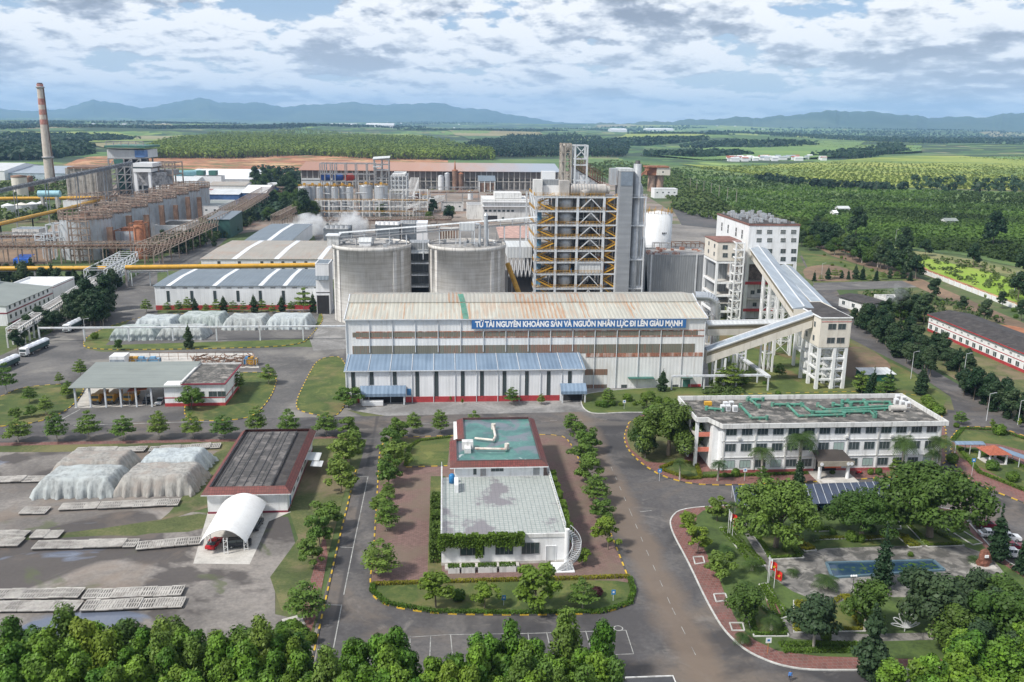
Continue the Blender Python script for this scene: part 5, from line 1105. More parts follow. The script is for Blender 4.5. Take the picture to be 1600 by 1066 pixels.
cgallery('conveyor_gallery','cream inclined gallery from the hall end wall up to the transfer tower',sp(1101,566,264.),(114.6,264.,Zt(1283,512,262.)),3.6,4.0,roofPaleBlue,cream,legs=(.14,))
cgallery('conveyor_gallery','level cream gallery running behind the inclined one from the hall roof line',sp(1102,523,276.),(112.5,279.,Zt(1250,520,279.)),3.4,3.6,roofLight,cream,legs=(.45,.8))
def ttower(label,x0,x1,y0,y1,ztop,zbox,rows):
    R=T('transfer_tower',label,'tower',((x0+x1)/2,y0,0));m=MB();m.box(x0,x1,y0,y1,zbox,ztop);m.o('wall',cream,R);m=MB();m.box(x0-.3,x1+.3,y0-.3,y1+.3,ztop,ztop+.3);m.o('roof_edge',white,R)
    m=MB();m.box(x0+.1,x1-.1,y0+.1,y1-.1,ztop+.3,ztop+.38);m.o('roof',roofDark,R)
    m=MB();xs_=[x0+.6,(x0+x1)/2+.6,x1-.6];frame(m,xs_,[y0+.6,(y0+y1)/2,y1-.6],[zbox*.25,zbox*.5,zbox*.75,zbox],.95,.6);m.box((x0+x1)/2+1.6,(x0+x1)/2+1.9,y0+.6,y0+.9,0,zbox);
    for k in range(8):z=zbox*k/8;m.box((x0+x1)/2+.6,x1-.6,y0+2,y0+3.2,z,z+.2)
    m.o('frame',white,R);m=MB()
    for k in range(4):z=zbox*k/4;m.bar(((x0+x1)/2+.9,y0+3,z),(x1-.9,y0+3,z+zbox/8),.9,.15);m.bar((x1-.9,y0+4.2,z+zbox/8),((x0+x1)/2+.9,y0+4.2,z+zbox/4),.9,.15)
    m.o('staircase',concl,R)
    for z in rows:
        for q in(-1,1):win(R,'F',y0,(x0+x1)/2+.4+q*1.55,z,2.4,1.7,nx=2)
        for q in(.3,.7):win(R,'L',x0,y0+(y1-y0)*q,z-.1,1.2,1.6,nx=1)
    band(R,x0+.3,x1,y0,ztop-1.2,ztop-1.,red_band,sides=y1-.5,name='red_line')
    return R
tx0_,tx1_=X(1283,500,TTY),X(1331,500,TTY);zt_=Zt(1310,497.5,TTY);zbx=Zt(1310,543,TTY)
ttower('front transfer tower, cream box with two window rows on a white concrete frame',tx0_,tx1_,TTY,TTY+13.5,zt_,zbx,[Zt(1310,510.5,TTY),Zt(1310,532,TTY)])
R=flat('transfer_house','cream transfer house with black roof directly behind the front transfer tower','transfer house',tx0_+3.5,tx1_+2.6,TTY+17,TTY+29,zt_-.6,cream,roofDark,par=.2,z0=zbx);m=MB();frame(m,[tx0_+4.2,tx1_+1.9],[TTY+18,TTY+28],[zbx*.5,zbx],.9,.6);m.o('frame',white,R)
# bright exhaust duct at the hall end
R=T('exhaust_duct','shiny bent steel duct rising at the right end of the hall roof','duct',(X(1115,480,300),300,0));pts=[sp(1085,463,300)]
for k in range(9):a=math.pi/2*k/8;c_=sp(1100,481,300);pts.append((c_[0]+4.2*math.sin(a),300,c_[2]+4*math.cos(a)))
e_=pts[-1];pts.append((e_[0]+.4,300,4));m=MB();m.path(pts,1.75,16);m.o('pipe',chrome,R);m=MB();frame(m,[e_[0]-6,e_[0]-1.5],[297,303],[e_[2]-2],.45);m.o('stand',steelG,R);m=MB();m.box(e_[0]-6,e_[0]+2,296,304,0,3.5);m.o('plinth',concl,R)
# pipe trestles
def trestle(name,label,pts,hts,mat,step=9.,r=.25,n=1,legw=.35,leg=None,gap=.7,beam=True,cat='pipe rack'):
    P=[Vector((*p,h))for p,h in zip(pts,hts)];R=T(name,label,cat,(P[0].x,P[0].y,0));m=MB()
    for a,b in zip(P,P[1:]):
        s_=Vector((-(b-a).y,(b-a).x,0)).normalized()
        for k in range(n):o_=s_*(k-(n-1)/2)*gap;m.tube(a+o_,b+o_,r,8)
    m.o('pipe',mat,R);m=MB();d_=0
    for a,b in zip(P,P[1:]):
        l=(b-a).length;k=max(1,int(l/step))
        for i in range(k+1):q=a.lerp(b,i/k);m.bar((q.x,q.y,0),(q.x,q.y,q.z-r),legw)
        if beam:m.bar(a-Vector((0,0,r+.2)),b-Vector((0,0,r+.2)),max(.3,gap*n*.8),.25)
    m.os('post',leg or steelW,R);return R
trestle('pipe_rack','low pipe rack on thin posts crossing the garden right of the hall',[g(1050,590,4),g(1201,588,4.)],[4.6,4.6],steelW,10,.12,2,.4)
trestle('pipe_rack','pipe rack angling back from its corner under the galleries',[g(1201,588,4.6),g(1140,545,4.6)],[4.6,4.6],steelW,7,.2,3,.4,gap=.6)
trestle('pipe_rack','thin pale pipe rack crossing the road in front of the covered heaps',[g(60,512,5.5),g(540,509,5.5)],[5.5,5.5],steelW,15,.12,3,.45,gap=.3)
trestle('yellow_pipeline','thick yellow pipeline crossing behind the warehouse from the left edge',[g(-60,420,9.5),g(166,419,9.5)],[9.5,9.5],yellowp,22,1.1,1,.8,leg=steelG,cat='pipeline')
trestle('yellow_pipeline','continuation of the yellow pipeline between the truss bridge and the silo',[g(196,418,9.5),g(500,414,9.5)],[9.5,9.5],yellowp,30,1.1,1,.8,leg=steelG,cat='pipeline')
trestle('yellow_pipeline','thin yellow pipeline curving past the near tanks on the far left',[g(-60,360,8),g(0,350,8.),g(50,338,8.),g(100,327,8),g(172,308,8.)],[8]*5,yellowp,18,1.3,1,.7,leg=steelG,cat='pipeline')
trestle('yellow_pipeline','yellow pipeline running level behind the low round tanks on the left',[g(-60,311,9),g(168,309,9)],[9,9],yellowp,30,1.5,1,.8,leg=steelG,cat='pipeline')
R=trestle('pipe_rack','grey truss rack along the warehouse end under the yellow pipe',[g(205,428,6),g(262,427,6)],[7.2,7.2],steelG,8,.15,4,.4)
def tgirder(name,label,A,B_,w_,h_,zleg,mat,pipes=4,cat='pipe bridge',bays=None,ls=2):
    A,B_=Vector(A),Vector(B_);R=T(name,label,cat,(A.x,A.y,0));d=B_-A;s_=Vector((-d.y,d.x,0)).normalized()*w_/2;up=Vector((0,0,h_));m=MB();k=bays or max(3,int(d.length/(h_*1.2)))
    for q in(-1,1):
        m.bar(A+s_*q,B_+s_*q,.4);m.bar(A+s_*q+up,B_+s_*q+up,.4)
        for i in range(k+1):
            p=A.lerp(B_,i/k)+s_*q;m.bar(p,p+up,.28)
            if i<k:p2=A.lerp(B_,(i+1)/k)+s_*q;m.bar(p,p2+up,.22)
    for i in range(k+1):p=A.lerp(B_,i/k);m.bar(p-s_+up,p+s_+up,.25);m.bar(p-s_,p+s_,.25)
    m.o('truss',mat,R);m=MB()
    for j in range(pipes):o_=s_*(-.7+1.4*j/(max(1,pipes-1)));m.tube(A+o_+Vector((0,0,.7+.5*(j%2))),B_+o_+Vector((0,0,.7+.5*(j%2))),.3,6)
    m.o('pipe',rusty if mat is not steelW else galv,R);m=MB()
    for i in range(0,k+1,ls):
        for q in(-1,1):p=A.lerp(B_,i/k)+s_*q;m.bar((p.x,p.y,zleg),(p.x,p.y,p.z),.5)
    m.os('post',mat,R);return R
tgirder('pipe_bridge','white steel pipe bridge rising across the road left of the warehouse',gv(148,437,6),gv(202,407,7),9,4.5,0,steelW,6)
tgirder('pipe_bridge','smaller white steel bridge tucked beneath the big one',gv(172,436,4),gv(196,424,4.5),5,3.,0,steelW,3)
tgirder('pipe_bridge','long pale pipe bridge running down to the trees beside the red-striped office',gv(20,522,5),gv(150,440,5),4,2.,0,white_old,4)
dusty=plain('dusty_rack',(.30,.24,.20),.85,var=.35,dirt=(.15,.08,.05),da=.6)
tgirder('pipe_bridge','rusty pipe rack running along the road behind the beige warehouse',gv(225,400,8),gv(345,345,9),10,6,0,dusty,7)
tgirder('pipe_bridge','upper stretch of the rusty pipe rack curving away to the far sheds',gv(345,345,9),gv(422,300,9),10,6,0,dusty,7)
tgirder('pipe_bridge','rust-brown pipe bridge passing in front of the stained tanks',gv(-60,388,9),gv(260,386,9),6,3,0,dusty,5)
tgirder('pipe_bridge','pale pipe bridge below the big central cooling frames',gv(425,300,8),gv(470,301,8),8,5,0,dusty,4)
tgirder('pipe_bridge','grey pipe bridge running right from the central tank farm',gv(672,302,9),gv(748,302,9),8,6,0,steelG,5)

# ---------------------------------------------------------------- stained tank row on the left
def tankrow():
    N=9;base=[(126,400),(312,322)]
    for i in range(N):
        t_=i/(N-1);a,b=g(*base[0]),g(*base[1]);q=(a[0]+(b[0]-a[0])*t_,a[1]+(b[1]-a[1])*t_)
        yield i,q
hT=0
a,b=g(140,402),g(303,336);hA=Zt(126,340,a[1]);Ntk=8;rT=math.hypot(b[0]-a[0],b[1]-a[1])/(Ntk-1)/2*.80
row=[(a[0]+(b[0]-a[0])*i/(Ntk-1),a[1]+(b[1]-a[1])*i/(Ntk-1))for i in range(Ntk)]
for i,(qx,qy)in enumerate(row):
    R=T('stained_tank','%s of the row of tall rust-stained grey tanks counted from the near end'%ORD[i],'tank',(qx,qy,0),'tall rust-stained tanks');m=MB();m.lathe(qx,qy,[(rT,0),(rT,hA)],28);m.o('shell',tankR,R)
    m=MB();m.lathe(qx,qy,[(rT+.3,hA),(rT+.3,hA+.5),(.1,hA+1.5)],28);m.o('roof',rusty,R);m=MB()
    for k in range(26):an=k*.2417;m.bar((qx+rT*1.03*math.cos(an),qy+rT*1.03*math.sin(an),hA-.6),(qx+rT*1.03*math.cos(an),qy+rT*1.03*math.sin(an),hA+4.6),.42)
    pts=[(qx+rT*math.cos(a_),qy+rT*math.sin(a_),hA+4.)for a_ in np.linspace(0,6.283,15)]
    for p,q in zip(pts,pts[1:]):m.bar(p,q,.5);m.bar((p[0],p[1],p[2]-1.8),(q[0],q[1],q[2]-1.8),.4);m.bar((p[0],p[1],p[2]-3.6),(q[0],q[1],q[2]-3.6),.8)
    m.o('top_frame',dusty,R);m=MB();m.box(qx-2,qx+2,qy-2,qy+2,hA+1,hA+3.4);m.o('agitator',rusty,R)
    m=MB();ang=math.atan2(qy-a[1]+.01,qx-a[0]+.01);sxn=(1,-.2);px_,py_=qx+rT*1.15,qy-rT*.55
    m.box(px_-1.6,px_+1.6,py_-1,py_+1,0,hA*(.93 if i%2 else.8))if i<Ntk-1 else None;m.o('side_duct',rusty,R)
R=T('scaffold_tower','rusty scaffold stair tower at the near end of the stained tanks','stair tower',(row[0][0]-1,row[0][1]-rT-4,0));m=MB();x_,y_=row[0][0]+1.5,row[0][1]-rT-3
frame(m,[x_-3.5,x_+1.5,x_+6.5],[y_-4,y_],[hA*k/6 for k in range(1,7)],.5,.4)
for k in range(6):m.bar((x_-3.5,y_-4,hA*k/6),(x_+1.5,y_-4,hA*(k+1)/6),.5,.2);m.bar((x_+6.5,y_-4,hA*k/6),(x_+1.5,y_-4,hA*(k+1)/6),.5,.2)
m.o('frame',dusty,R)
R=T('steel_rack','open pale steel frame left of the first stained tank','frame',(g(75,410)[0],g(75,410)[1],0));m=MB();Yq=g(80,408)[1];xs_=[X(p,400,Yq)for p in(58,72,82,96)];frame(m,xs_[:2],[Yq,Yq+8],[Zt(60,p,Yq)for p in(386,375,367)],.6,.5);frame(m,xs_[1:3],[Yq+4,Yq+14],[Zt(60,p,Yq)for p in(375,366,352)],.6,.5);frame(m,[xs_[3]],[Yq,Yq+10],[Zt(60,p,Yq)for p in(392,372,352)],.5,.4);m.o('frame',steelW,R)
for k,(px_,py_,r_,t_)in enumerate(((205,400,13,362),(222,404,9,352))):
    qx,qy=g(px_,py_);rr_=r_/1386*qy;z_=Zt(px_,t_,qy);R=T('rusty_tank',['shorter tank with orange rusty top in front of the row','narrow orange-brown tank beside the shorter one'][k],'tank',(qx,qy,0));m=MB();m.lathe(qx,qy,[(rr_,0),(rr_,z_),(.1,z_+1)],24);m.o('shell',tankR if k==0 else rustO,R)
    m=MB();frame(m,[qx-rr_*1.2,qx+rr_*1.2],[qy-rr_*1.3,qy+rr_],[z_+1.5],.5,.4);m.o('frame',rustO,R);m=MB();m.box(qx-rr_*.6,qx+rr_*.6,qy-rr_*.5,qy+rr_*.5,z_+.9,z_+2.6);m.o('agitator',rustO,R)
# small white buildings beside the row
def pxflat(name,label,px0,px1,pyb,pyt,depth,wall,roof,par=.6,nwin=0,wz=.6,ww=1.8,wh=1.3,cat='building',bandm=None,hz_=None):
    x_,Y=g((px0+px1)/2,pyb);h_=Zt((px0+px1)/2,pyt,Y);xa,xb=X(px0,pyb,Y),X(px1,pyb,Y)
    R=flat(name,label,cat,xa,xb,Y,Y+depth,h_,wall,roof,par)
    for i in range(nwin):win(R,'F',Y,xa+(xb-xa)*(i+.5)/nwin,h_*wz,ww,wh,nx=2,fr=Y<420)
    if bandm:band(R,xa,xb,Y,h_*.45,h_*.5,bandm);band(R,xa,xb,Y,0,1.,bandm,name='red_base')
    return R,xa,xb,Y,h_
pxflat('flat_roof_office','white two-storey office with flat grey roof beside the stained tanks',243,292,372,352,34,white,bitumen,1.,1)
pxflat('flat_roof_office','long white office with three dark windows behind the dark green shed',303,343,338,322,60,white,roofTeal,.4,3)
x_,Y=g(335,372);R=shed('green_shed','tall dark green sheeted shed with grey roof beside the rack','shed',X(325,370,Y),X(360,370,Y),Y,Y+40,Zt(335,343,Y),2.,plain('dark_green_sheet',(.03,.09,.08),.6),roofGB,along='x',ridge=.97)
x_,Y=g(365,322);R=shed('blue_shed','blue-walled shed with pale roof at the end of the tank row','shed',X(325,320,Y),X(374,320,Y),Y,Y+60,Zt(350,304,Y),3,plain('blue_sheet',(.06,.13,.30),.6,var=.25),roofLight)
R=shed('blue_shed','blue-walled shed with bright white sloping roof beside the pipe rack','shed',X(374,315,Y),X(412,315,Y),Y+10,Y+80,Zt(390,303,Y),5,MATS['blue_sheet'],carw)
# trucks' factory side: red striped offices at the left edge
x_,Y=g(30,508);Y=352.
R=shed('striped_office','white office with grey-green roof and maroon window lines at the left edge','building',-215,X(13,510,Y),Y,Y+42,Zt(13,479,Y),2.5,white,roofTeal,along='y',ov=.3)
xr_=X(13,510,Y)
for k in range(9):[win(R,'R',xr_,Y+3+k*4.3,z,1.5,1.6,gm=glass,nx=2,fr=False)for z in(3.2,7.)]
m=MB();m.box(xr_,xr_+.08,Y,Y+42,.1,1.);m.box(xr_,xr_+.08,Y,Y+42,4.8,5.3);m.box(-215,xr_,Y-.08,Y,4.8,5.3);m.o('maroon_line',maroon,R)
x2=X(58,480,430);R=flat('striped_office','white annex with maroon parapet lines behind the grey-green roofed office','building',-190,xr_,Y+43,Y+66,8.2,white,carw,.8);band(R,-190,xr_,Y+43,7.1,7.5,maroon,sides=Y+65)
m=MB();
R=T('barrel_skylight','rounded blue roof light on the grey-green office roof','skylight',(-206,Y+40,13));pts=[]
for k in range(9):an=math.pi*k/8;pts.append((6*math.cos(an),2.4*math.sin(an)))
for(u,v),(u2,v2)in zip(pts,pts[1:]):m.add([(-196+u,Y+14,11+v),(-196+u2,Y+14,11+v2),(-196+u2,Y+40,11+v2),(-196+u,Y+40,11+v)],[(0,1,2,3)])
m.add([(-196+u,Y+14,11+v)for u,v in pts],[tuple(range(9))]);m.o('roof',roofPaleBlue,R)
x_,Y=g(33,414);R=T('blue_tarp_shelter','small bright blue tarpaulin shelter among scrap near the yellow pipe','shelter',(x_,Y,0));m=MB();w_=12/1386*Y*.9
slope(m,(x_-w_,Y,3.2),(x_+w_,Y,3.2),(x_+w_,Y+9,4.6),(x_-w_,Y+9,4.6),.2);m.box(x_-w_,x_+w_,Y-.1,Y,.8,3.1);m.o('tarpaulin',plain('bright_blue_tarp',(.02,.12,.55),.5),R);m=MB();frame(m,[x_-w_+.3,x_+w_-.3],[Y+.3,Y+8.7],[3.2],.25);m.o('pole',steelG,R)

# ---------------------------------------------------------------- distant power plant on the left
x_,Y=g(80,292);R=T('concrete_chimney','tall tapering chimney with faded red and white bands on the left','chimney',(x_,Y,0));hC=Zt(62,131,Y);w0=7.8/1386*Y*1.03;w1=4.1/1386*Y*1.05;m=MB()
chm=plain('chimney_concrete',(.52,.47,.42),.85,var=.1,dirt=(.30,.16,.12),da=.8);m.lathe(x_,Y,[(w0*.92+(w1-w0*.92)*k/12,hC*k/12)for k in range(13)],28);m.o('shaft',chm,R)
for k,(a,b)in enumerate(((.955,1.),(.80,.86),(.705,.755),(.61,.66))):
    ra,rb=[w0*.92+(w1-w0*.92)*q+.06 for q in(a,b)];m=MB();m.lathe(x_,Y,[(ra,hC*a),(rb,hC*b)],28);m.o('red_band',plain('faded_red',(.40,.17,.14),.85,var=.3,dirt=(.55,.47,.42),da=.8)if k==0 else MATS['faded_red'],R)
m=MB();m.lathe(x_,Y,[(w1+.1,hC*.955),(w1+1.2,hC*.96),(w1+1.2,hC*.972),(w1+.1,hC*.975)],24);ra=w0*.92+(w1-w0*.92)*.28;m.lathe(x_,Y,[(ra,hC*.28),(ra+1.2,hC*.285),(ra+1.2,hC*.30),(ra,hC*.30)],24);m.os('platform',steelG,R)
m=MB();m.bar((x_+w0*.95,Y-2,0),(x_+w1+.6,Y-1,hC*.97),.9);m.o('ladder',rusty,R)
m=MB();m.lathe(x_,Y,[(w1*.8,hC-.5),(w1*.8,hC+1)],20);m.o('flue_tip',darkm,R)
# boiler house
def pxbox(m,px0,px1,pyb,pyt,Y,d):m.box(X(px0,pyb,Y),X(px1,pyb,Y),Y,Y+d,Zt(px0,pyb,Y),Zt(px0,pyt,Y))
Yp=880.;R=T('boiler_house','dark open-framed boiler house with green roof and white upper cladding','boiler house',(X(195,300,Yp),Yp,0))
m=MB();pxbox(m,168,226,247,234,Yp,40);m.o('upper_cladding',roofLight,R);m=MB();pxbox(m,211,226,246,235,Yp-1,10);m.o('blue_panel',plain('dull_blue_panel',(.10,.20,.42),.6),R)
m=MB();z_=Zt(190,231,Yp);m.box(X(165,230,Yp),X(228,230,Yp),Yp-4,Yp+44,z_,z_+2);m.o('roof',greenw,R)
m=MB();xs_=[X(p,280,Yp)for p in(172,184,196,208,222)];zz_=[Zt(190,p,Yp)for p in(310,296,284,272,260,247)];frame(m,xs_,[Yp,Yp+18,Yp+36],zz_,1.3,1.);
for i in range(4):
    for a,b in zip(zz_,zz_[1:]):m.bar((xs_[i],Yp,a),(xs_[i+1],Yp,b),.7)
m.o('frame',steelG,R)
m=MB();m.box(xs_[0]+3,xs_[-1]-3,Yp+8,Yp+34,0,zz_[-1]);m.o('boiler',plain('dark_boiler',(.07,.075,.08),.8,var=.5,sc=.1,fine=.5),R);m=MB();pxbox(m,184,198,300,270,Yp+2,6);pxbox(m,178,192,256,249,Yp-1,4);m.os('green_panel',greenw,R)
m=MB();rail(m,[(X(168,231,Yp),Yp-3,z_+2),(X(226,231,Yp),Yp-3,z_+2)],4,6,.3);m.o('roof_mast',steelG,R)
Yq=790.;R=T('control_tower','white control tower on a tall column in front of the boiler house','tower',(X(222,300,Yq),Yq,0));m=MB();pxbox(m,208,238,261,255,Yq,26);pxbox(m,208,236,269,263.5,Yq,26);m.os('cabin',carw,R);m=MB();pxbox(m,208,237,263.5,261,Yq+.5,25);m.o('window_band',glass,R)
m=MB();z_=Zt(220,269,Yq);xq=X(212,290,Yq);m.box(xq-1.3,xq+1.3,Yq+1,Yq+4,0,z_);xq=X(234,290,Yq);m.box(xq-1,xq+1,Yq+1,Yq+4,0,z_);m.os('column',carw,R);m=MB();pxbox(m,214,256,290,270,Yq+8,30);m.o('machinery',plain('pale_machinery',(.36,.36,.37),.8,var=.5,sc=.15,fine=.6),R)
m=MB();xs_=[X(p,270,Yq+20)for p in(238,248,258,270)];frame(m,xs_,[Yq+20,Yq+50],[Zt(250,p,Yq)for p in(290,275,263,256)],1.,.8);m.o('frame',dusty,R);m=MB();pxbox(m,240,268,275,266,Yq+22,24);m.o('machinery',steelG,R)
R=T('ash_bunker','square grey-brown concrete bunker beneath the long dark conveyor','bunker',(X(128,300,830),830,0));m=MB();pxbox(m,106,152,308,263,830,40);m.o('wall',plain('stained_bunker',(.34,.32,.29),.9,var=.3,dirt=(.13,.08,.05),da=.6),R);m=MB();pxbox(m,105,153,264,261,829,42);m.o('parapet',rusty,R)
m=MB();[m.bar((X(p,290,829),829,0),(X(p,290,829),829,Zt(120,263,830)),.5)for p in(106,118,130,142,152)];m.os('rib',concl,R)
tgirder('coal_conveyor','long dark inclined conveyor climbing from the left edge to the boiler house',sp(-30,307,700),sp(205,257,800),4,2.4,0,plain('conveyor_steel',(.22,.24,.27),.6,var=.3),2,cat='conveyor',bays=40,ls=8);R=bpy.data.objects['coal_conveyor'];m=MB();A,B_=Vector(sp(-30,307,700)),Vector(sp(205,257,800));m.bar(A+Vector((0,0,1.3)),B_+Vector((0,0,1.3)),3.4,1.5);m.o('casing',plain('conveyor_casing',(.15,.16,.18),.5),R)
for k,(px_,pb,pt,pr,mt,lb)in enumerate(((33,308,277,10.5,cream,'rust-capped cream silo left of the chimney'),(49,306,278,5,rusty,'narrow rusty silo touching the rust-capped cream one'))):
    qx,qy=g(px_,pb);z_=Zt(px_,pt,qy);rr_=pr/1386*qy;R=T('cream_silo',lb,'silo',(qx,qy,0));m=MB();m.lathe(qx,qy,[(rr_,0),(rr_,z_)],24);m.o('shell',mt,R);m=MB();m.lathe(qx,qy,[(rr_*1.04,z_),(rr_*1.04,z_+1.5),(.1,z_+2.5)],24);m.o('roof',rusty,R)
for k,(px_,pr)in enumerate(((14,9),(35,10),(52,9),(66,8))):
    qx,qy=g(px_,336-k*2.5);z_=Zt(px_,321-k*1.2,qy);rr_=pr/1386*qy;R=T('low_tank','%s low white round tank from the left edge'%ORD[k],'tank',(qx,qy,0),'low round tanks at the left edge');m=MB();m.lathe(qx,qy,[(rr_,0),(rr_,z_)],24);m.o('shell',tankW if k<2 else galv,R);m=MB();m.lathe(qx,qy,[(rr_*1.03,z_),(.1,z_+1.8)],24);m.o('roof',carw if k!=1 else cream,R)
R=T('gas_tank','horizontal pale blue pressure tank lying behind the yellow pipe','tank',(X(77,302,800),800,0));m=MB();A,B_=sp(60,303,800),sp(94,303,800);m.tube(A,B_,2.9,16);m.o('vessel',plain('aqua_tank',(.25,.45,.52),.5),R);m=MB();[m.box(q-1,q+1,798,802,0,A[2]-1.5)for q in(A[0]+3,B_[0]-3)];m.os('saddle',concl,R)
pxflat('white_hut','small white gabled hut beside the first stained tank',100,129,333,314,22,white,roofLight,.3,1)
# long sheds at the back
x_,Y=g(60,290);xx=X(8,285,1000);
R=shed('long_shed','very long pale blue-roofed shed behind the chimney','shed',X(5,280,1190),X(106,280,1190),1190,1330,Zt(50,271,1190),6,plain('pale_blue_wall',(.42,.50,.57),.6),roofPaleBlue)
R=shed('long_shed','white-ended shed at the left edge beside the pale blue one','shed',X(-80,280,1180),X(8,280,1180),1180,1300,Zt(0,267,1180),7,carw,roofLight)
Y=g(330,280,8)[1];R=shed('storage_shed','wide storage shed with plain white roof before the red earth bank','shed',X(270,280,Y),X(392,280,Y),Y,Y+190,8,6,roofLight,carw,ridge=.6)
for k,px_ in enumerate((312,331)):m=MB();pxbox(m,px_-5,px_+6,274,267,Y-30,12);m.o('cooling_unit',greenw,at=(0,0,0),label=['left green cooling unit on the white-roofed shed front','right green cooling unit on the white-roofed shed front'][k],cat='cooling unit',group='green cooling units')
R=flat('unit_platform','white plant room carrying two green cooling units','building',X(304,280,Y-31),X(346,280,Y-31),Y-32,Y-14,Zt(330,275,Y-31),white,bitumen,.3)
Y=g(345,290,8)[1];R=shed('white_shed','white walled shed with brownish roof left of the bushes','shed',X(325,290,Y),X(383,290,Y),Y,Y+50,8,2.5,white,roofBeige);band(R,X(325,290,Y),X(383,290,Y),Y,3.4,4.,red_band)
pxflat('gate_house','small white flat house at the end of the curved rack',406,437,297,287,22,white,roofLight,.3,2)
Yp=g(260,282,10)[1];R=shed('pale_roof_shed','low shed with pale dusty roof beside the control tower','shed',X(236,282,Yp),X(306,282,Yp),Yp,Yp+60,9,4,white_old,roofLight)
m=MB();m.tube((X(258,275,Yp),Yp+35,15),(X(292,268,Yp),Yp+60,15),4,12);m.o('barrel_vault',plain('teal_vault',(.22,.42,.45),.5),at=(0,0,0),label='pale teal barrel roof lying across the dusty pale roof',cat='vault')
# long rusty shed
Y=1080.;R=T('long_rusty_shed','extremely long storage shed whose roof fades from rust brown to grey-blue','shed',(X(665,290,Y),Y,0));xa,xb=X(471,275,Y),X(872,275,Y);za,zb_=Zt(660,267,Y),Zt(660,254,Y+60);m=MB();m.box(xa,xb,Y+3,Y+110,0,za-5);m.o('wall',plain('shed_interior_wall',(.20,.19,.18),.9,var=.3),R)
t,mq=newmat('long_rust_roof');P_=pos(t);s_=t.n('ShaderNodeSeparateXYZ',{0:P_});nz_=t.noise(t.map(P_,(.06,.012,.01)),1.,4.);f_=t.m('ADD',t.n('ShaderNodeMapRange',{0:(s_,0),1:xa,2:xb,3:0.,4:1.}),t.m('MULTIPLY',t.m('SUBTRACT',nz_,.5),.45))
r_=t.ramp(f_,(.1,(.34,.19,.14)),(.5,(.40,.24,.18)),(.72,(.36,.30,.29)),(.95,(.30,.34,.40)));finish(t,(r_,0),.7)
m=MB();slope(m,(xa-3,Y-3,za),(xb+3,Y-3,za),(xb+3,Y+60,zb_),(xa-3,Y+60,zb_),.5);slope(m,(xa-3,Y+60,zb_),(xb+3,Y+60,zb_),(xb+3,Y+118,za),(xa-3,Y+118,za),.5);m.o('roof',mq,R)
m=MB();m.box(xa,xb,Y+.5,Y+2.8,za-9,za-.8);m.o('gable_band',plain('shed_band',(.16,.14,.13),.9),R);m=MB();n_=46
for i in range(n_+1):x=xa+(xb-xa)*i/n_;m.box(x-.5,x+.5,Y,Y+1,0,za-.6)
m.box(xa,xb,Y-.2,Y+.2,za*.42,za*.42+.8);m.os('column',concl,R);m=MB();m.box(xa,X(520,290,Y),Y-.2,Y+.3,0,za-9.5);m.o('panel',roofLight,R)
# ---------------------------------------------------------------- central tank farm
TYc=g(540,340)[1];zT=Zt(540,294,TYc)
for i,px_ in enumerate((479,491,503,514,526,537,549,573,597)):
    big=i>6;r_=(10.2 if big else(9.5 if i==0 else 5.2))/1386*TYc;q=(X(px_,335,TYc+10),TYc+r_+4*(i%2))
    R=T('silver_tank','%s of the silver upright tanks of the central tank farm, counted from the left'%ORD[i],'tank',(q[0],q[1],0),'silver tanks of the central farm');z_=zT+(1 if big else 0);m=MB();m.lathe(q[0],q[1],[(r_,0),(r_,z_)],24);m.o('shell',silver,R);m=MB();m.lathe(q[0],q[1],[(r_*1.04,z_),(r_*1.04,z_+.6),(.1,z_+1.8)],24);m.o('roof',galv,R)
    m=MB();pts=[(q[0]+r_*math.cos(a),q[1]+r_*math.sin(a),z_+.6)for a in np.linspace(0,6.283,11)];rail(m,pts,1.6,2.5,.12);m.o('railing',yellowd,R);m=MB();m.box(q[0]-1,q[0]+1,q[1]-1,q[1]+1,z_+1,z_+3.6);m.o('agitator',yellowd,R)
R=T('tank_rack','pale steel walkway rack with yellow rails in front of the silver tanks','rack',(X(580,335,TYc),TYc-6,0));m=MB();xs_=[X(p,335,TYc-4)for p in(494,503,515,534,553,567,578,593,610,629,656,668)]
frame(m,xs_,[TYc-8,TYc-3],[Zt(540,p,TYc-4)for p in(331,322,313)],.7,.5);frame(m,xs_[8:],[TYc-3,TYc+10],[Zt(540,p,TYc-4)for p in(331,313,297)],.7,.5);m.o('frame',white_old,R)
m=MB();[rail(m,[(xs_[0],TYc-8.4,Zt(540,p,TYc-4)),(xs_[-1],TYc-8.4,Zt(540,p,TYc-4))],1.4,3.,.12)for p in(331,313)];m.o('railing',yellowd,R)
m=MB();r2=random.Random(8)
for k in range(50):a=r2.uniform(xs_[0],xs_[-1]);z_=r2.uniform(1,Zt(540,300,TYc));m.tube((a,TYc-6+r2.random()*10,z_),(a+r2.uniform(2,12),TYc-6+r2.random()*10,z_),.35,6)
m.o('pipework',galv,R)
SYc=790.;R=T('mixer_frame','tall open steel gantry with two blue mixers and one red behind the silver tanks','gantry',(X(550,290,SYc),SYc,0));xs_=[X(p,290,SYc)for p in(501,508,517,524,540,556,573,586)];zs_=[Zt(540,p,SYc)for p in(283,272,255.5)];m=MB();frame(m,xs_,[SYc,SYc+14],zs_,.9,.6);m.o('frame',steelG,R)
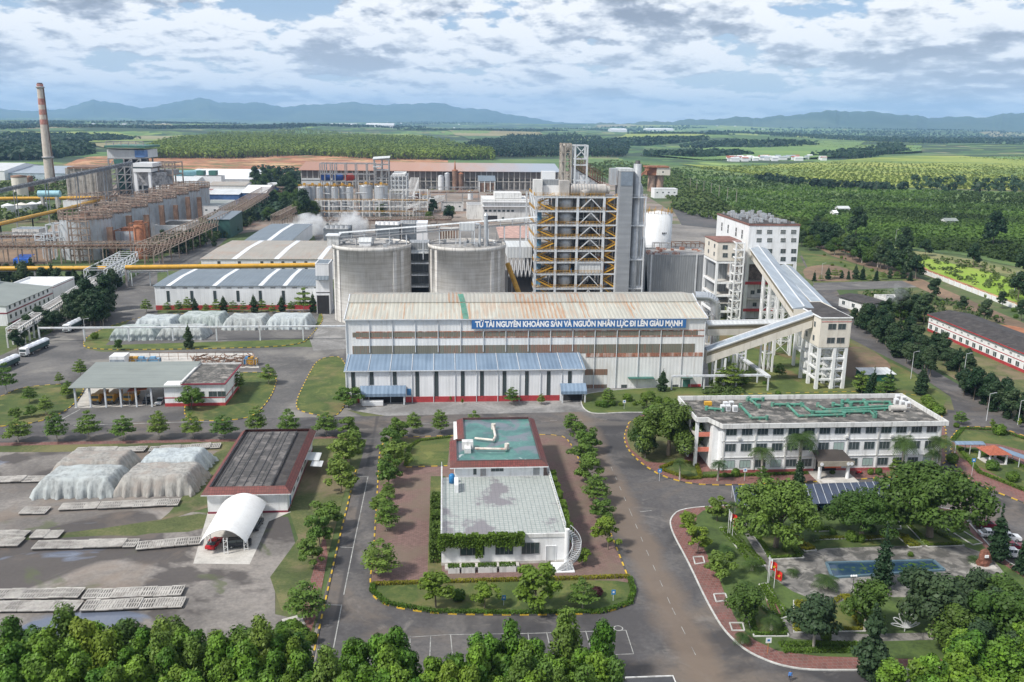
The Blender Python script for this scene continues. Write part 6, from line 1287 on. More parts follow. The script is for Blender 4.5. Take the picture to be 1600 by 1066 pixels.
for k,(px_,mt)in enumerate(((510,'blue'),(529,'blue'),(546,'red'))):
    m=MB();A=sp(px_-5,277,SYc+4);B_=sp(px_+5,277,SYc+6);m.tube(A,B_,3.1,14);m.tube(B_,(B_[0]+1.6,B_[1],B_[2]),3.1,14,1.2);m.box(A[0]-1.5,A[0]+1,A[1]-3,A[1]+3,A[2]-2.5,A[2]+2.5);m.o('mixer',[plain('mixer_blue',(.03,.10,.36),.5,var=.3)if k==0 else MATS.get('mixer_blue'),MATS.get('mixer_blue'),redp][k],R)
R=T('lift_tower','open stair and lift tower with sloping roof rising above the gantry','tower',(X(594,290,SYc-8),SYc-8,0));xs_=[X(p,290,SYc-8)for p in(585,597,608)];zs_=[Zt(594,p,SYc-8)for p in(290,278,266,257,249)];m=MB();frame(m,xs_,[SYc-8,SYc+2],zs_,.8,.6);
for i,(a,b)in enumerate(zip(zs_,zs_[1:])):m.bar((xs_[i%2],SYc-8,a),(xs_[i%2+1],SYc-8,b),.4)
m.o('frame',steelG,R);m=MB();slope(m,(xs_[0]-1,SYc-9,zs_[-1]+.3),(xs_[-1]+1,SYc-9,zs_[-1]+1.5),(xs_[-1]+1,SYc+3,zs_[-1]+2.6),(xs_[0]-1,SYc+3,zs_[-1]+1.6),.5);m.o('roof',roofLight,R);m=MB();m.box(xs_[0],xs_[-1],SYc-7,SYc+1,zs_[2],zs_[2]+.5);m.box(xs_[0]-1,xs_[1],SYc-9,SYc+1,zs_[2]+2.4,zs_[2]+3.2);m.o('floor_slab',roofLight,R)
R=T('cooling_rack','stacked pale cooling frames right of the stair and lift tower','frame',(X(625,285,770),770,0));m=MB();xs_=[X(p,285,770)for p in(611,617,623,629,635)];frame(m,xs_,[770,790,810],[Zt(620,p,770)for p in(296,289,282,275)],.8,.6);m.o('frame',roofLight,R);m=MB();m.box(xs_[0]+1,xs_[-1]-1,772,808,Zt(620,275,770),Zt(620,272,770));m.o('fan_deck',white_old,R)
tgirder('pipe_bridge','pale pipe bridge sloping up towards the long shed behind the tank farm',gv(636,318,8),gv(650,280,9),9,5,0,white_old,5)
for k,(px_,pb,pt,pr,mt,lb)in enumerate(((689,297,276,4.5,tankW,'white round tank left of the brown column tanks'),(699,297,272,4.2,silver,'silver tank next to the white round tank'),(711,297,267,4.5,rusty,'brown column tank with a thin pointed vent'),(720,297,272,4.3,rusty,'shorter brown column tank on the right'))):
    qx,qy=g(px_,pb);rr_=pr/1386*qy;z_=Zt(px_,pt,qy);R=T('column_tank',lb,'tank',(qx,qy,0));m=MB();m.lathe(qx,qy,[(rr_,0),(rr_,z_)],20);m.o('shell',mt,R);m=MB();m.lathe(qx,qy,[(rr_*1.05,z_),(rr_*1.05,z_+.8),(.2,z_+2)],20)
    if k==2:m.tube((qx,qy,z_),(qx,qy,z_+12),1.4,8,.3)
    m.o('roof',rustO if k>1 else galv,R)
Y=g(762,300)[1];R=shed('arched_shed','small open-fronted shed with grey hipped roof behind the white laboratory','shed',X(748,300,Y),X(774,300,Y),Y,Y+40,Zt(760,283,Y),5,steelG,roofGB);m=MB();m.box(X(750,300,Y),X(772,300,Y),Y-.2,Y,0,Zt(760,286,Y));m.o('opening',rusty,R);m=MB();[m.box(X(p,300,Y)-.6,X(p,300,Y)+.6,Y-1.4,Y-.3,0,Zt(760,284,Y))for p in(749,757,766,773)];m.os('column',white_old,R)
R,xa,xb,Y,h_=pxflat('white_laboratory','stepped white laboratory building behind the silos',754,826,347,312,40,white_old,white_old,.4,0)
for k in range(7):win(R,'F',Y,X(759+k*7,330,Y),Zt(760,329.5,Y),2.2,1.6,nx=2,fr=False)
m=MB();m.box(X(757,340,Y),X(777,340,Y),Y-.1,Y,Zt(760,346,Y),Zt(760,337,Y));m.o('opening',dark,R);m=MB();m.box(xa-1,xb+1,Y-2,Y,Zt(760,323,Y),Zt(760,322,Y)+.2);m.box(xa-1,xb+1,Y-2,Y,Zt(760,316,Y),Zt(760,315,Y));m.os('eave',carw,R)
m=MB();m.box(X(773,310,Y+10),X(815,310,Y+10),Y+10,Y+30,h_,h_+4.5);m.o('upper_storey',white_old,R);win(R,'F',Y,X(786,341,Y),Zt(786,341,Y),2,1.6,nx=1,fr=False)
R,xa,xb,Y,h_=pxflat('process_shed','grey-roofed shed crowded with pipes in front of the long shed on the right',730,760,343,320,26,white_old,steelG,.4,0)
for a,b,w_,h_,mt,lb in(((470,347,6),(705,345,6),6,3,dusty,'long low pipe rack running in front of the central tank farm'),((762,306,9),(848,305,9),8,5,steelG,'grey pipe rack between the laboratory and the long shed'),((478,320,8),(430,345,8),6,4,dusty,'pipe rack leaving the silver tanks towards the thicket'),((840,318,12),(880,300,12),8,5,steelW,'pale pipe rack climbing behind the preheater tower'),((0,372,7),(96,371,7),5,3,steelG,'grey pipe rack over the brown earth left of the stained tanks'),((640,330,8),(690,312,8),6,4,white_old,'white pipe rack turning away right of the central tank farm'),((110,314,10),(200,306,10),7,5,dusty,'dusty pipe rack at the foot of the ash bunker')):
    tgirder('pipe_bridge',lb,gv(*a),gv(*b),w_,h_,0,mt,5)
for px_,pb,pt,pr,mt,lb in((640,318,306,4,silver,'small silver tank at the right end of the walkway rack'),(652,316,303,3.5,rusty,'small rusty tank beside the small silver one'),(664,318,307,4,tankW,'small white tank right of the small rusty one'),(735,312,300,4,tankW,'small white tank left of the hipped open shed'),(830,318,304,4,silver,'silver tank close behind the preheater tower'),(172,318,300,5,tankW,'white tank between ash bunker and boiler house'),(186,322,308,4,silver,'small silver tank before the boiler house'),(258,300,288,4,tankW,'white tank beside the control tower'),(270,298,287,3,rusty,'rusty tank beside the control tower')):
    qx,qy=g(px_,pb);rr_=pr/1386*qy;z_=Zt(px_,pt,qy);R=T('small_tank',lb,'tank',(qx,qy,0));m=MB();m.lathe(qx,qy,[(rr_,0),(rr_,z_)],18);m.o('shell',mt,R);m=MB();m.lathe(qx,qy,[(rr_*1.04,z_),(rr_*1.04,z_+.6),(.1,z_+1.6)],18);m.o('roof',galv,R);m=MB();rail(m,[(qx+rr_*math.cos(a),qy+rr_*math.sin(a),z_+.4)for a in np.linspace(0,6.283,9)],1.5,3,.1);m.o('railing',yellowd,R)
for px0,px1,pb,pt,d_,wm,rm,nw,lb in((196,236,318,305,24,white_old,roofLight,4,'low pale workshop at the foot of the boiler house'),(262,300,312,302,20,white,roofGB,3,'white workshop with grey roof behind the far stained tanks'),(690,724,330,318,18,white_old,bitumen,3,'small pale pump house in the middle of the open yard'),(20,62,372,358,14,white_old,roofGB,3,'pale hut under the racks at the left edge'),(505,560,356,347,16,white_old,roofGB,4,'long low pump house between the tank farm and the cooling towers')):pxflat('workshop',lb,px0,px1,pb,pt,d_,wm,rm,.4,nw)
# cooling tower cluster and steam source behind warehouses
for k,(a,b,pb,pt,lb)in enumerate(((506,545,380,358,'wide grey cooling tower block behind the warehouse'),(587,624,380,352,'dark ribbed cooling tower block with white fans above the left silo'),(628,650,372,350,'dusty grey cooling tower block right of the dark one'))):
    Yc=530+k*6.;R=flat('cooling_tower',lb,'cooling tower',X(a,pb,Yc),X(b,pb,Yc),Yc,Yc+22,Zt(a,pt,Yc),plain('slate_panel',(.13,.15,.17),.7,var=.3)if k==0 else MATS['slate_panel'],concl,.6);m=MB();n_=5
    for i in range(n_):q=X(a,pb,Yc)+(X(b,pb,Yc)-X(a,pb,Yc))*(i+.5)/n_;m.lathe(q,Yc+8,[(2.1,Zt(a,pt,Yc)-.5),(1.8,Zt(a,pt,Yc)+1.4)],14)
    m.os('fan_ring',carw if k==1 else galv,R)
R=flat('white_tower_box','bright white box building standing behind the gallery','building',X(651,380,520),X(668,380,520),520,536,Zt(660,349,520),carw,carw,.3)
R=flat('brown_louvre_house','brown slatted house behind the right silo','building',X(686,370,500),X(718,370,500),500,516,Zt(700,358,500),rusty,concl,.5);m=MB();[m.box(X(686,370,500)+k*1.5,X(686,370,500)+k*1.5+.5,499.8,499.98,0,Zt(700,360,500))for k in range(8)];m.os('louvre',cream,R)
# rusty bins right behind the stack
Yb_=g(1030,300)[1]
R=T('limestone_bins','cream box house on rusty round bins with a sloping chute','bins',(X(1028,290,Yb_),Yb_,0));m=MB()
for px_ in(1018,1030):m.lathe(X(px_,290,Yb_+8),Yb_+8,[(6.2/1386*Yb_,0),(6.2/1386*Yb_,Zt(1020,272,Yb_))],20)
m.os('bin',plain('rust_cream',(.38,.26,.20),.85,var=.3,dirt=(.3,.14,.08),da=.7),R);m=MB();pxbox(m,1026,1047,274,262,Yb_,16);m.o('head_house',cream,R);m=MB();pxbox(m,1011,1046,262,260,Yb_-1,22);pxbox(m,1011,1027,274,262,Yb_+2,14);m.o('roof',rustO,R);win(R,'F',Yb_,X(1036,269,Yb_),Zt(1036,269,Yb_),2,1.6,nx=1,fr=False)
m=MB();m.bar(sp(1001,274,Yb_),sp(1014,264,Yb_),3.,2.);m.bar(sp(1001,274,Yb_),(sp(1001,274,Yb_)[0],Yb_,0),1.);m.o('chute',rustO,R)
pxflat('white_two_storey_office','small white office with a row of windows below the rusty bins',1022,1058,310,295,16,white,roofLight,.5,4)
trestle('power_line','wooden poles along the hillside track right of the bins',[g(1078,296),g(1150,318)],[14,14],steelG,30,.06,1,.5,leg=plain('wood_pole',(.30,.27,.24)),beam=False,cat='power line')

# ---------------------------------------------------------------- east: village, farms, wall, long building
r2=random.Random(12);vill=[]
for k in range(44):
    px_=r2.uniform(1140,1290);py_=250-(px_-1140)*.02+r2.uniform(-4,2.5);vill.append((px_,py_))
for k,(px_,py_)in enumerate(vill):
    q=g(px_,py_);w_=r2.uniform(5,10);z0_=float(hills(np.array([q[0]]),np.array([q[1]]))[0]);R=T('village_house','tiny pale house in the far village on the right','house',(*q,z0_),'houses of the far village');m=MB();m.box(q[0]-w_,q[0]+w_,q[1],q[1]+9,z0_,z0_+5.5+r2.random()*3);m.o('wall',carw,R);m=MB();zz0=z0_+8.5;m.add([(q[0]-w_-.6,q[1]-.6,zz0-1.5),(q[0]+w_+.6,q[1]-.6,zz0-1.5),(q[0]+w_+.6,q[1]+9.6,zz0-1.5),(q[0]-w_-.6,q[1]+9.6,zz0-1.5),(q[0]-w_-.6,q[1]+4.5,zz0+1),(q[0]+w_+.6,q[1]+4.5,zz0+1)],[(0,1,5,4),(2,3,4,5),(1,2,5),(3,0,4)]);m.o('roof',[roofLight,roofPaleBlue,rooforange,carw][k%4],R)
for k in range(70):
    px_=r2.choice([r2.uniform(330,480),r2.uniform(540,720),r2.uniform(900,1090),r2.uniform(20,330),r2.uniform(1110,1600)]);py_=r2.uniform(195,201)if px_<1100 else r2.uniform(202,206);q=g(px_,py_);w_=r2.uniform(4,16);z0_=float(hills(np.array([q[0]]),np.array([q[1]]))[0])
    R=T('far_building','pale speck of a building in the distant town below the mountains','building',(*q,z0_),'buildings of the distant town');m=MB();m.box(q[0]-w_,q[0]+w_,q[1],q[1]+14,z0_-4,z0_+6+r2.random()*6);m.o('wall',carw,R)
for k,(px0,px1,py_,lb)in enumerate(((512,563,199,'long white glasshouse roof on the far plain'),(572,618,203.5,'second long white glasshouse nearer the pine belt'),(1010,1042,204.5,'long pale blue-white shed on the horizon above the tower'),(955,975,206,'short white shed left of the horizon shed'))):
    q=g(px0,py_);q2=g(px1,py_);z0_=float(hills(np.array([q[0]]),np.array([q[1]]))[0]);shed('far_shed',lb,'shed',q[0],q2[0],q[1],q[1]+160,z0_+22,10,carw,carw,floor=z0_-10)
for k,(px_,py_,w_,mt,lb)in enumerate(((1319,331,9,roofLight,'grey tin-roofed farmhouse among the coffee bushes'),(1344,338,4,roofPaleBlue,'tiny blue-roofed hut beside the farmhouse'),(1306,338,3,carw,'tiny white hut left of the farmhouse'),(1487,351,10,roofTeal,'green-roofed farmhouse alone in the plantation'),(1288,353,4,carw,'small white roof near the avenue trees'),(1372,389,6,roofPaleBlue,'blue-roofed hut in the trees by the perimeter track'))):
    q=g(px_,py_);s_=w_/1386*q[1];shed('farmhouse',lb,'house',q[0]-s_,q[0]+s_,q[1],q[1]+9,3.2,1.8,white_old,mt)
# perimeter wall
pts=[g(*p)for p in((1262,380),(1310,398),(1380,418),(1440,427),(1500,450),(1560,473),(1620,497),(1720,535))]
R=T('perimeter_wall','long low white perimeter wall on the right with red bushes beyond','wall',(*pts[3],0));m=MB()
for a,b in zip(pts[3:],pts[4:]):m.bar((*a,1.1),(*b,1.1),.25,2.2)
m.o('wall',white,R);m=MB()
for a,b in zip(pts[3:],pts[4:]):
    n_=int(math.hypot(b[0]-a[0],b[1]-a[1])/6)
    for i in range(n_):m.box(a[0]+(b[0]-a[0])*i/n_-.25,a[0]+(b[0]-a[0])*i/n_+.25,a[1]+(b[1]-a[1])*i/n_-.25,a[1]+(b[1]-a[1])*i/n_+.25,0,2.5)
m.os('pier',cream,R)
# long red-white building on the right, turned
def turned(name,label,A,B_,depth,h_,roofm,wallm,rise=1.6,wins=0,red=True):
    A,B_=Vector(A),Vector(B_);d=(B_-A);L_=d.length;ang=math.atan2(d.y,d.x);R=T(name,label,'building',(A.x,A.y,0));R.rotation_euler[2]=ang
    def o(m,nm,mt,par=R):
        ob=m.o(nm,mt,None);ob.parent=par;return ob
    m=MB();m.box(0,L_,0,depth,0,h_);o(m,'wall',wallm);m=MB();ov=.8;yr=depth/2
    slope(m,(-ov,-ov,h_),(L_+ov,-ov,h_),(L_+ov,yr,h_+rise),(-ov,yr,h_+rise));slope(m,(-ov,yr,h_+rise),(L_+ov,yr,h_+rise),(L_+ov,depth+ov,h_),(-ov,depth+ov,h_));o(m,'roof',roofm)
    if red:m=MB();m.box(-.05,L_+.05,-.85,-.8,h_-.35,h_+.05);m.box(-.05,L_+.05,-.06,0,0,1.1);m.box(-.05,L_+.05,-.06,0,h_*.52,h_*.52+.25);o(m,'red_band',red_band)
    for i in range(wins):
        u=L_*(i+.5)/wins;m=MB();m.box(u-.9,u+.9,-.09,.02,1.3,3.);W_=o(m,'window',glass);m=MB();m.box(u-1.,u+1.,-.12,-.02,3.,3.12);m.box(u-1.,u+1.,-.12,-.02,1.18,1.3);m.box(u-.04,u+.04,-.12,-.09,1.3,3.);f_=o(m,'frame',white,W_)
        if h_>6:m=MB();m.box(u-.6,u+.6,-.07,.02,4.6,5.2);o(m,'window',steelG)
    return R
A=g(1449,517);B_=g(1620,592)
turned('administration_block','long white building with black roof and red bands among trees on the right',A,(B_[0],B_[1]),17,6.8,roofDark,white,1.6,16)
A=g(1310,478);B_=g(1356,492);turned('guard_house','low white house with black roof behind the transfer towers',A,B_,12,4.6,roofDark,white,.9,3,False)
A=g(1384,486);B_=g(1425,490);R=flat('cooling_basin','white walled cooling basin giving off faint steam','basin',A[0],B_[0],A[1]-2,A[1]+12,5.2,white_old,concl,1.2);m=MB();[m.lathe(A[0]+4+k*5,A[1]+5,[(1.9,4.),(1.7,6.)],14)for k in range(2)];m.os('fan_ring',galv,R)
A=g(1350,597);q=g(1397,597);R=shed('green_shelter','small dark green shed with pale flat roof on the lawn behind the office','shelter',A[0],q[0],A[1],A[1]+6,2.6,.5,plain('bottle_green_sheet',(.02,.12,.09),.6),roofLight,ridge=.97)
LAMP=None
def lamp(px_,py_,hh,label,grp=None,double=False):
    q=g(px_,py_);R=T('street_lamp',label,'street lamp',(*q,0),grp);m=MB();m.tube((*q,0),(*q,hh),.11,7,.06);m.o('pole',steelW,R);m=MB();m.bar((q[0],q[1],hh),(q[0]+1.4,q[1],hh+.25),.09);m.o('arm',steelW,R);m=MB();m.box(q[0]+1.2,q[0]+1.9,q[1]-.14,q[1]+.14,hh+.2,hh+.34);m.o('lamp_head',galv,R)
for k,(px_,py_,hh,lb)in enumerate(((1423,592,9,'lamp post standing on the lawn left of the avenue'),(1504,600,10,'lamp post among the trees by the junction'),(1541,658,8,'thin lamp post beside the garden corner'),(134,532,8,'lamp post at the corner of the covered heap island'),(1590,664,7,'lamp post on the far right kerb'),(1283,438,9,'pole beside the horizontal back road'),(1398,387,12,'tall pole beyond the avenue trees'),(1406,695,5,'thin lamp post between the office palms'),(1584,460,11,'pole outside the perimeter wall'),(1120,700,0,''))):
    if hh:lamp(px_,py_,hh,lb)

# ---------------------------------------------------------------- three-storey office
OY=191.2;ox0,ox1=X(1127,700,OY),X(1468,700,OY);oh=12.5;OB=212.;bx_=X(1085,700,196.5);BYf=196.
R=T('office_building','three-storey white office building with flat stained roof full of green pipes','office building',((ox0+ox1)/2,OY,0))
m=MB();m.box(ox0,ox1,OY,OB,0,oh-1.1);m.box(ox0-1.4,ox0,OY+2.5,OB,0,oh-1.1);m.o('wall',white,R)
m=MB();e=.55;m.box(ox0-.3,ox1+1.,OY-.8,OY-.4,oh-1.1,oh);m.box(bx_-.3,ox1+1.,OB+.2,OB+.6,oh-1.1,oh);m.box(ox1+.7,ox1+1.,OY-.4,OB+.2,oh-1.1,oh);m.box(bx_-.3,bx_,BYf-.4,OB+.2,oh-1.1,oh);m.box(bx_,ox0-2.2,BYf-.8,BYf-.4,oh-1.1,oh)
m.hexa([(ox0-2.2,BYf-.8,oh-1.1),(ox0-.3,OY-.8,oh-1.1),(ox0-.3,OY-.35,oh-1.1),(ox0-2.2,BYf-.35,oh-1.1),(ox0-2.2,BYf-.8,oh),(ox0-.3,OY-.8,oh),(ox0-.3,OY-.35,oh),(ox0-2.2,BYf-.35,oh)]);m.o('parapet',white_old,R)
m=MB();m.prism([(bx_-.2,BYf-.4),(ox0-2.2,BYf-.4),(ox0-.3,OY-.4),(ox1+.8,OY-.4),(ox1+.8,OB+.3),(bx_-.2,OB+.3)],oh-1.35,oh-1.08);RFo=m.o('roof',bitumen,R)
# open stair bay on the left
m=MB();
for x in(bx_+.3,bx_+4.):m.box(x-.35,x+.35,BYf,BYf+.7,0,oh-1.3)
m.box(bx_,bx_+.35,BYf+6,OB,0,oh-1.3);m.box(bx_+4.2,ox0-1.4,BYf+.4,BYf+.7,0,oh-1.3);m.os('column',white,R)
for z in(3.9,7.7):m=MB();m.box(bx_,ox0-1.4,BYf+.2,BYf+8,z-.3,z);SB=m.o('landing',concl,R);m=MB();m.box(bx_+.6,bx_+3.7,BYf+.05,BYf+.19,z-.2,z+.9);m.o('balustrade',plain('orange_balustrade',(.62,.20,.14),.6)if 'orange_balustrade' not in MATS else MATS['orange_balustrade'],SB)
m=MB();m.box(bx_+.4,ox0-1.4,BYf+8,BYf+8.3,0,oh-1.3);m.o('bay_wall',plain('bay_brown_grey',(.42,.36,.32),.8),R)  # bay wall in an even brown-grey, darker than the office white
wy_=(Zt(1141,674.5,OY),Zt(1141,699.5,OY),Zt(1141,725,OY));wx0_,wx1_=X(1141,700,OY),X(1452,700,OY)
for f_ in range(3):
    for k in range(14):
        x=wx0_+(wx1_-wx0_)*k/13
        if f_==2 and k in(6,7):continue
        win(R,'F',OY,x,wy_[f_],2.45,1.8,gm=glassp if(f_==2 and k in(0,1,3,9,13))or(f_==1 and k==7)else glass,nx=3,nz=0,fm=galv,sill=None)
m=MB();
for z in(wy_[1]+1.55,wy_[2]+1.55):m.box(ox0-.1,ox1+.1,OY-.2,OY,z,z+.12)
for k in range(8):x=ox0+.5+(ox1-ox0-1)*k/7;m.box(x-.18,x+.18,OY-.2,OY-.005,.9,oh-1.1)
m.os('ledge',white_old,R);band(R,ox0,ox1,OY,0,.85,MATS['orange_balustrade']if 0 else plain('faded_red_base',(.36,.10,.10),.7),name='red_base')
m=MB();
for k in(0,4,7,10):m.box(wx0_+k*3.7+1.5,wx0_+k*3.7+2.3,OY-.5,OY-.05,wy_[1]+2.1,wy_[1]+2.6)
m.os('air_conditioner',white_old,R)
# portico
px0_,px1_=X(1279,740,186.),X(1328,740,186.);pz=Zt(1300,722,186.)
m=MB();m.add([(px0_-.6,185.6,pz),(px1_+.6,185.6,pz),(px1_+.2,OY,pz+.9),(px0_+.2,OY,pz+.9),(px0_-.6,185.6,pz+.3),(px1_+.6,185.6,pz+.3),(px1_-1.2,OY,pz+1.1),(px0_+1.2,OY,pz+1.1)],[(0,1,5,4),(4,5,6,7),(1,2,6,5),(3,0,4,7),(0,3,2,1)]);PO=m.o('portico',plain('brown_portico',(.055,.045,.04),.6),R)
m=MB()
for x in(px0_+.4,px1_-.4):m.tube((x,186.4,0),(x,186.4,pz),.42,10)
m.os('column',white,PO)
m=MB();m.box(px0_-.6,px1_+.6,185.4,185.6,pz-.9,pz+.3);m.o('fascia',plain('tan_fascia',(.30,.27,.22),.6),PO)
for x in(px0_+.3,px1_-.9,px1_-.1):m=MB();m.tube((x,185.3,pz-.3),(x,185.4,pz-.3),.42,14);m.o('emblem',carw,PO)
m=MB();m.box(px0_+2,px1_-1.5,187.5,187.6,pz-2.1,pz-1.3);m.o('red_banner',plain('orange_red_banner',(.60,.10,.03),.6),PO)
m=MB();m.box(px0_+1,px1_-1,OY-.15,OY-.05,0,3.2);m.o('entrance',dark,PO);m=MB();m.box(px0_-.3,px0_+4,182.5,184.3,Z1,.9);m.box(px0_-.5,px1_+1.5,183.5,OY,Z1,.3);m.o('steps',concl,PO)
# roof pipes of the office
zr=oh-1.05;runs=[[(1157,634),(1175,653),(1198,653)],[(1170,623),(1186,635)],[(1168,624),(1192,624)],[(1207,632),(1252,632)],[(1231,633),(1248,650),(1319,648)],[(1254,633),(1268,644),(1390,638)],[(1278,633),(1290,640),(1392,634)],[(1302,632),(1316,634)],[(1316,628),(1390,628),(1392,636)],[(1325,627),(1330,632)],[(1350,627),(1354,633)],[(1104,638),(1130,640)],[(1368,646),(1366,650)],[(1270,645),(1360,643),(1368,650)]]
for k,rn in enumerate(runs):
    m=MB();P_=[(*g(px_,py_,zr+.45),zr+.45)for px_,py_ in rn];m.path(P_,.33,8)
    for(x,y,z)in(P_[0],P_[-1]):m.tube((x,y,zr-.1),(x,y,z+.55),.45,8)
    for a,b in zip(P_,P_[1:]):
        n_=int((Vector(b)-Vector(a)).length/3)
        for i in range(n_):q=Vector(a).lerp(Vector(b),(i+.5)/n_);m.box(q.x-.2,q.x+.2,q.y-.45,q.y+.45,zr-.1,zr+.3)
    m.o('roof_pipe',greenp,RFo)
for(px_,py_)in((1129,642),(1137,642),(1148,643),(1133,637),(1142,636),(1400,632),(1409,635),(1418,637),(1402,626),(1411,628)):
    x,y=g(px_,py_,zr);m=MB();m.box(x-.55,x+.55,y-.45,y+.45,zr,zr+1.5);A_=m.o('rooftop_unit',carw,RFo);m=MB();m.box(x-.4,x+.4,y-.5,y-.455,zr+.3,zr+1.2);m.o('grille',steelG,A_)
x,y=g(1402,643,zr);m=MB();m.tube((x-2,y,zr+.9),(x+2,y,zr+.9),.75,12);m.box(x-1.8,x-1.4,y-.6,y+.6,zr,zr+.4);m.box(x+1.4,x+1.8,y-.6,y+.6,zr,zr+.4);m.o('water_tank',concl,RFo);x,y=g(1106,634,zr);m=MB();m.box(x-.9,x+.9,y-.5,y+.5,zr+.2,zr+1.1);m.o('gas_fixture',yellowp,RFo)
# parking canopy
A=g(1165,752,2.6);
for k,(pa,pb,pc,pd,lb)in enumerate((((1146,762),(1150,756),(1160,757),(1158,764),'short dark blue car-port roof left of the big round tree'),((1247,756),(1385,751),(1380,781),(1300,785),'long striped dark blue car-port roof in front of the office'))):
    Q=[(*g(*p,2.7),2.7+(.3 if i in(1,0)and k else 0))for i,p in enumerate((pa,pb,pc,pd))]
    if k:Q=[(*g(1247,757,2.7),2.7),(*g(1386,752,2.7),2.7),(*g(1404,781,2.7),2.4),(*g(1256,786,2.7),2.4)]
    else:Q=[(*g(1144,759,2.7),2.7),(*g(1200,757,2.7),2.7),(*g(1206,786,2.7),2.4),(*g(1150,788,2.7),2.4)]
    R=T('car_port',lb,'car port',(Q[0][0],Q[0][1],0));m=MB();slope(m,Q[3],Q[2],Q[1],Q[0],.08);m.o('roof',canopyb,R);m=MB();a,b,c,d=map(Vector,(Q[0],Q[1],Q[2],Q[3]));n_=max(3,int((b-a).length/1.7))
    for i in range(n_+1):p,q=a.lerp(b,i/n_),d.lerp(c,i/n_);m.bar(p+Vector((0,0,.06)),q+Vector((0,0,.06)),.08,.07)
    m.os('batten',steelW,R);m=MB()
    for i in range(0,n_+1,4):p,q=a.lerp(b,i/n_),d.lerp(c,i/n_);m.bar((p.x,p.y-.3,0),(p.x,p.y-.3,p.z),.12);m.bar((q.x,q.y+.3,0),(q.x,q.y+.3,q.z),.12)
    m.os('post',steelW,R)
# gazebo and covered walkway
q=g(1553,742-10);q=g(1550,722);R=T('gazebo','small gazebo with orange tiled pyramid roof in the right garden','gazebo',(*q,0));x,y=q;m=MB();zt_=2.9;r_=2.9;m.add([(x-r_,y-r_,zt_),(x+r_,y-r_,zt_),(x+r_,y+r_,zt_),(x-r_,y+r_,zt_),(x,y,zt_+1.5)],[(0,1,4),(1,2,4),(2,3,4),(3,0,4),(3,2,1,0)]);m.o('roof',rooforange,R);m=MB();[m.box(x+a*2.1-.18,x+a*2.1+.18,y+b*2.1-.18,y+b*2.1+.18,0,zt_)for a in(-1,1)for b in(-1,1)];m.os('column',white,R);m=MB();m.box(x-2.4,x+2.4,y-2.4,y+2.4,0,.25);m.o('base',concl,R)
for k,(a,b,lb)in enumerate((((1490,692),(1536,692),'blue-roofed covered walkway between the office end and the gazebo'),((1560,700),(1660,735),'blue-roofed covered walkway leading right from the gazebo'))):
    A,B_=Vector((*g(*a,2.7),2.7)),Vector((*g(*b,2.7),2.7));d=(B_-A).normalized();s_=Vector((-d.y,d.x,0))*1.3;R=T('covered_walkway',lb,'walkway',(A.x,A.y,0));m=MB();slope(m,A-s_,B_-s_,B_+s_,A+s_,.08)if 0 else slope(m,tuple(A-s_),tuple(B_-s_),tuple(B_+Vector((0,0,.35))),tuple(A+Vector((0,0,.35))),.07);slope(m,tuple(A+Vector((0,0,.35))),tuple(B_+Vector((0,0,.35))),tuple(B_+s_),tuple(A+s_),.07);m.o('roof',roofBlue,R);m=MB();n_=max(2,int((B_-A).length/3.2))
    for i in range(n_+1):
        q=A.lerp(B_,i/n_);[m.bar((q+s_*t_*.9)-Vector((0,0,2.7)),q+s_*t_*.9,.14)for t_ in(-1,1)]
    m.os('post',steelW,R)

# ---------------------------------------------------------------- guest house
gx0,gx1,gy0,gy1,gh=-.8,22.5,149.8,177.6,5.9
R=T('guest_house','white guest house with tiled roof terrace, green painted upper roof and spiral stair','house',((gx0+gx1)/2,gy0,0))
m=MB();m.box(gx0,gx1,gy0,gy1,0,gh);m.o('wall',white,R);m=MB();m.box(gx0+.25,gx1-.25,gy0+.25,gy1,gh,gh+.06);m.o('terrace',terr,R)
m=MB();m.box(gx0-.1,gx1+.1,gy0-.15,gy0+.25,gh-.5,gh+.22);m.box(gx0-.1,gx0+.2,gy0+.25,gy1+6,gh-.5,gh+.22);m.box(gx1-.2,gx1+.1,gy0+.25,gy1+4,gh-.5,gh+.22);TP=m.o('parapet',white_old,R)
m=MB();rail(m,[(gx0+.05,gy0+.4,gh+.2),(gx0+.05,gy1+6,gh+.2)],1.,1.2,.05);rail(m,[(gx1-.05,gy0+2.,gh+.2),(gx1-.05,gy1+4,gh+.2)],1.,1.2,.05);m.o('railing',steelW,TP)
for px_,w_ in((738,4.4),(788,3.),(829,3.)):win(R,'F',gy0,X(px_,850,gy0),3.2,w_ if px_<750 else 3.2,2.2,nx=4)
door(R,'F',gy0,X(861,852,gy0),1.8,3.,roofLight,z0=.5)
band(R,gx0,gx1,gy0,0,.7,concl,name='plinth')
m=MB();
for a,b in((700,718),(721,742),(747,776),(780,806)):m.box(X(a,880,gy0-2.4),X(b,880,gy0-2.4),gy0-3.2,gy0-2.,.13,1.25)
m.os('planter',white_old,R);m=MB();m.box(X(695,880,gy0-2),X(812,880,gy0-2),gy0-1.95,gy0-.1,.13,.5);m.o('step',concl,R)
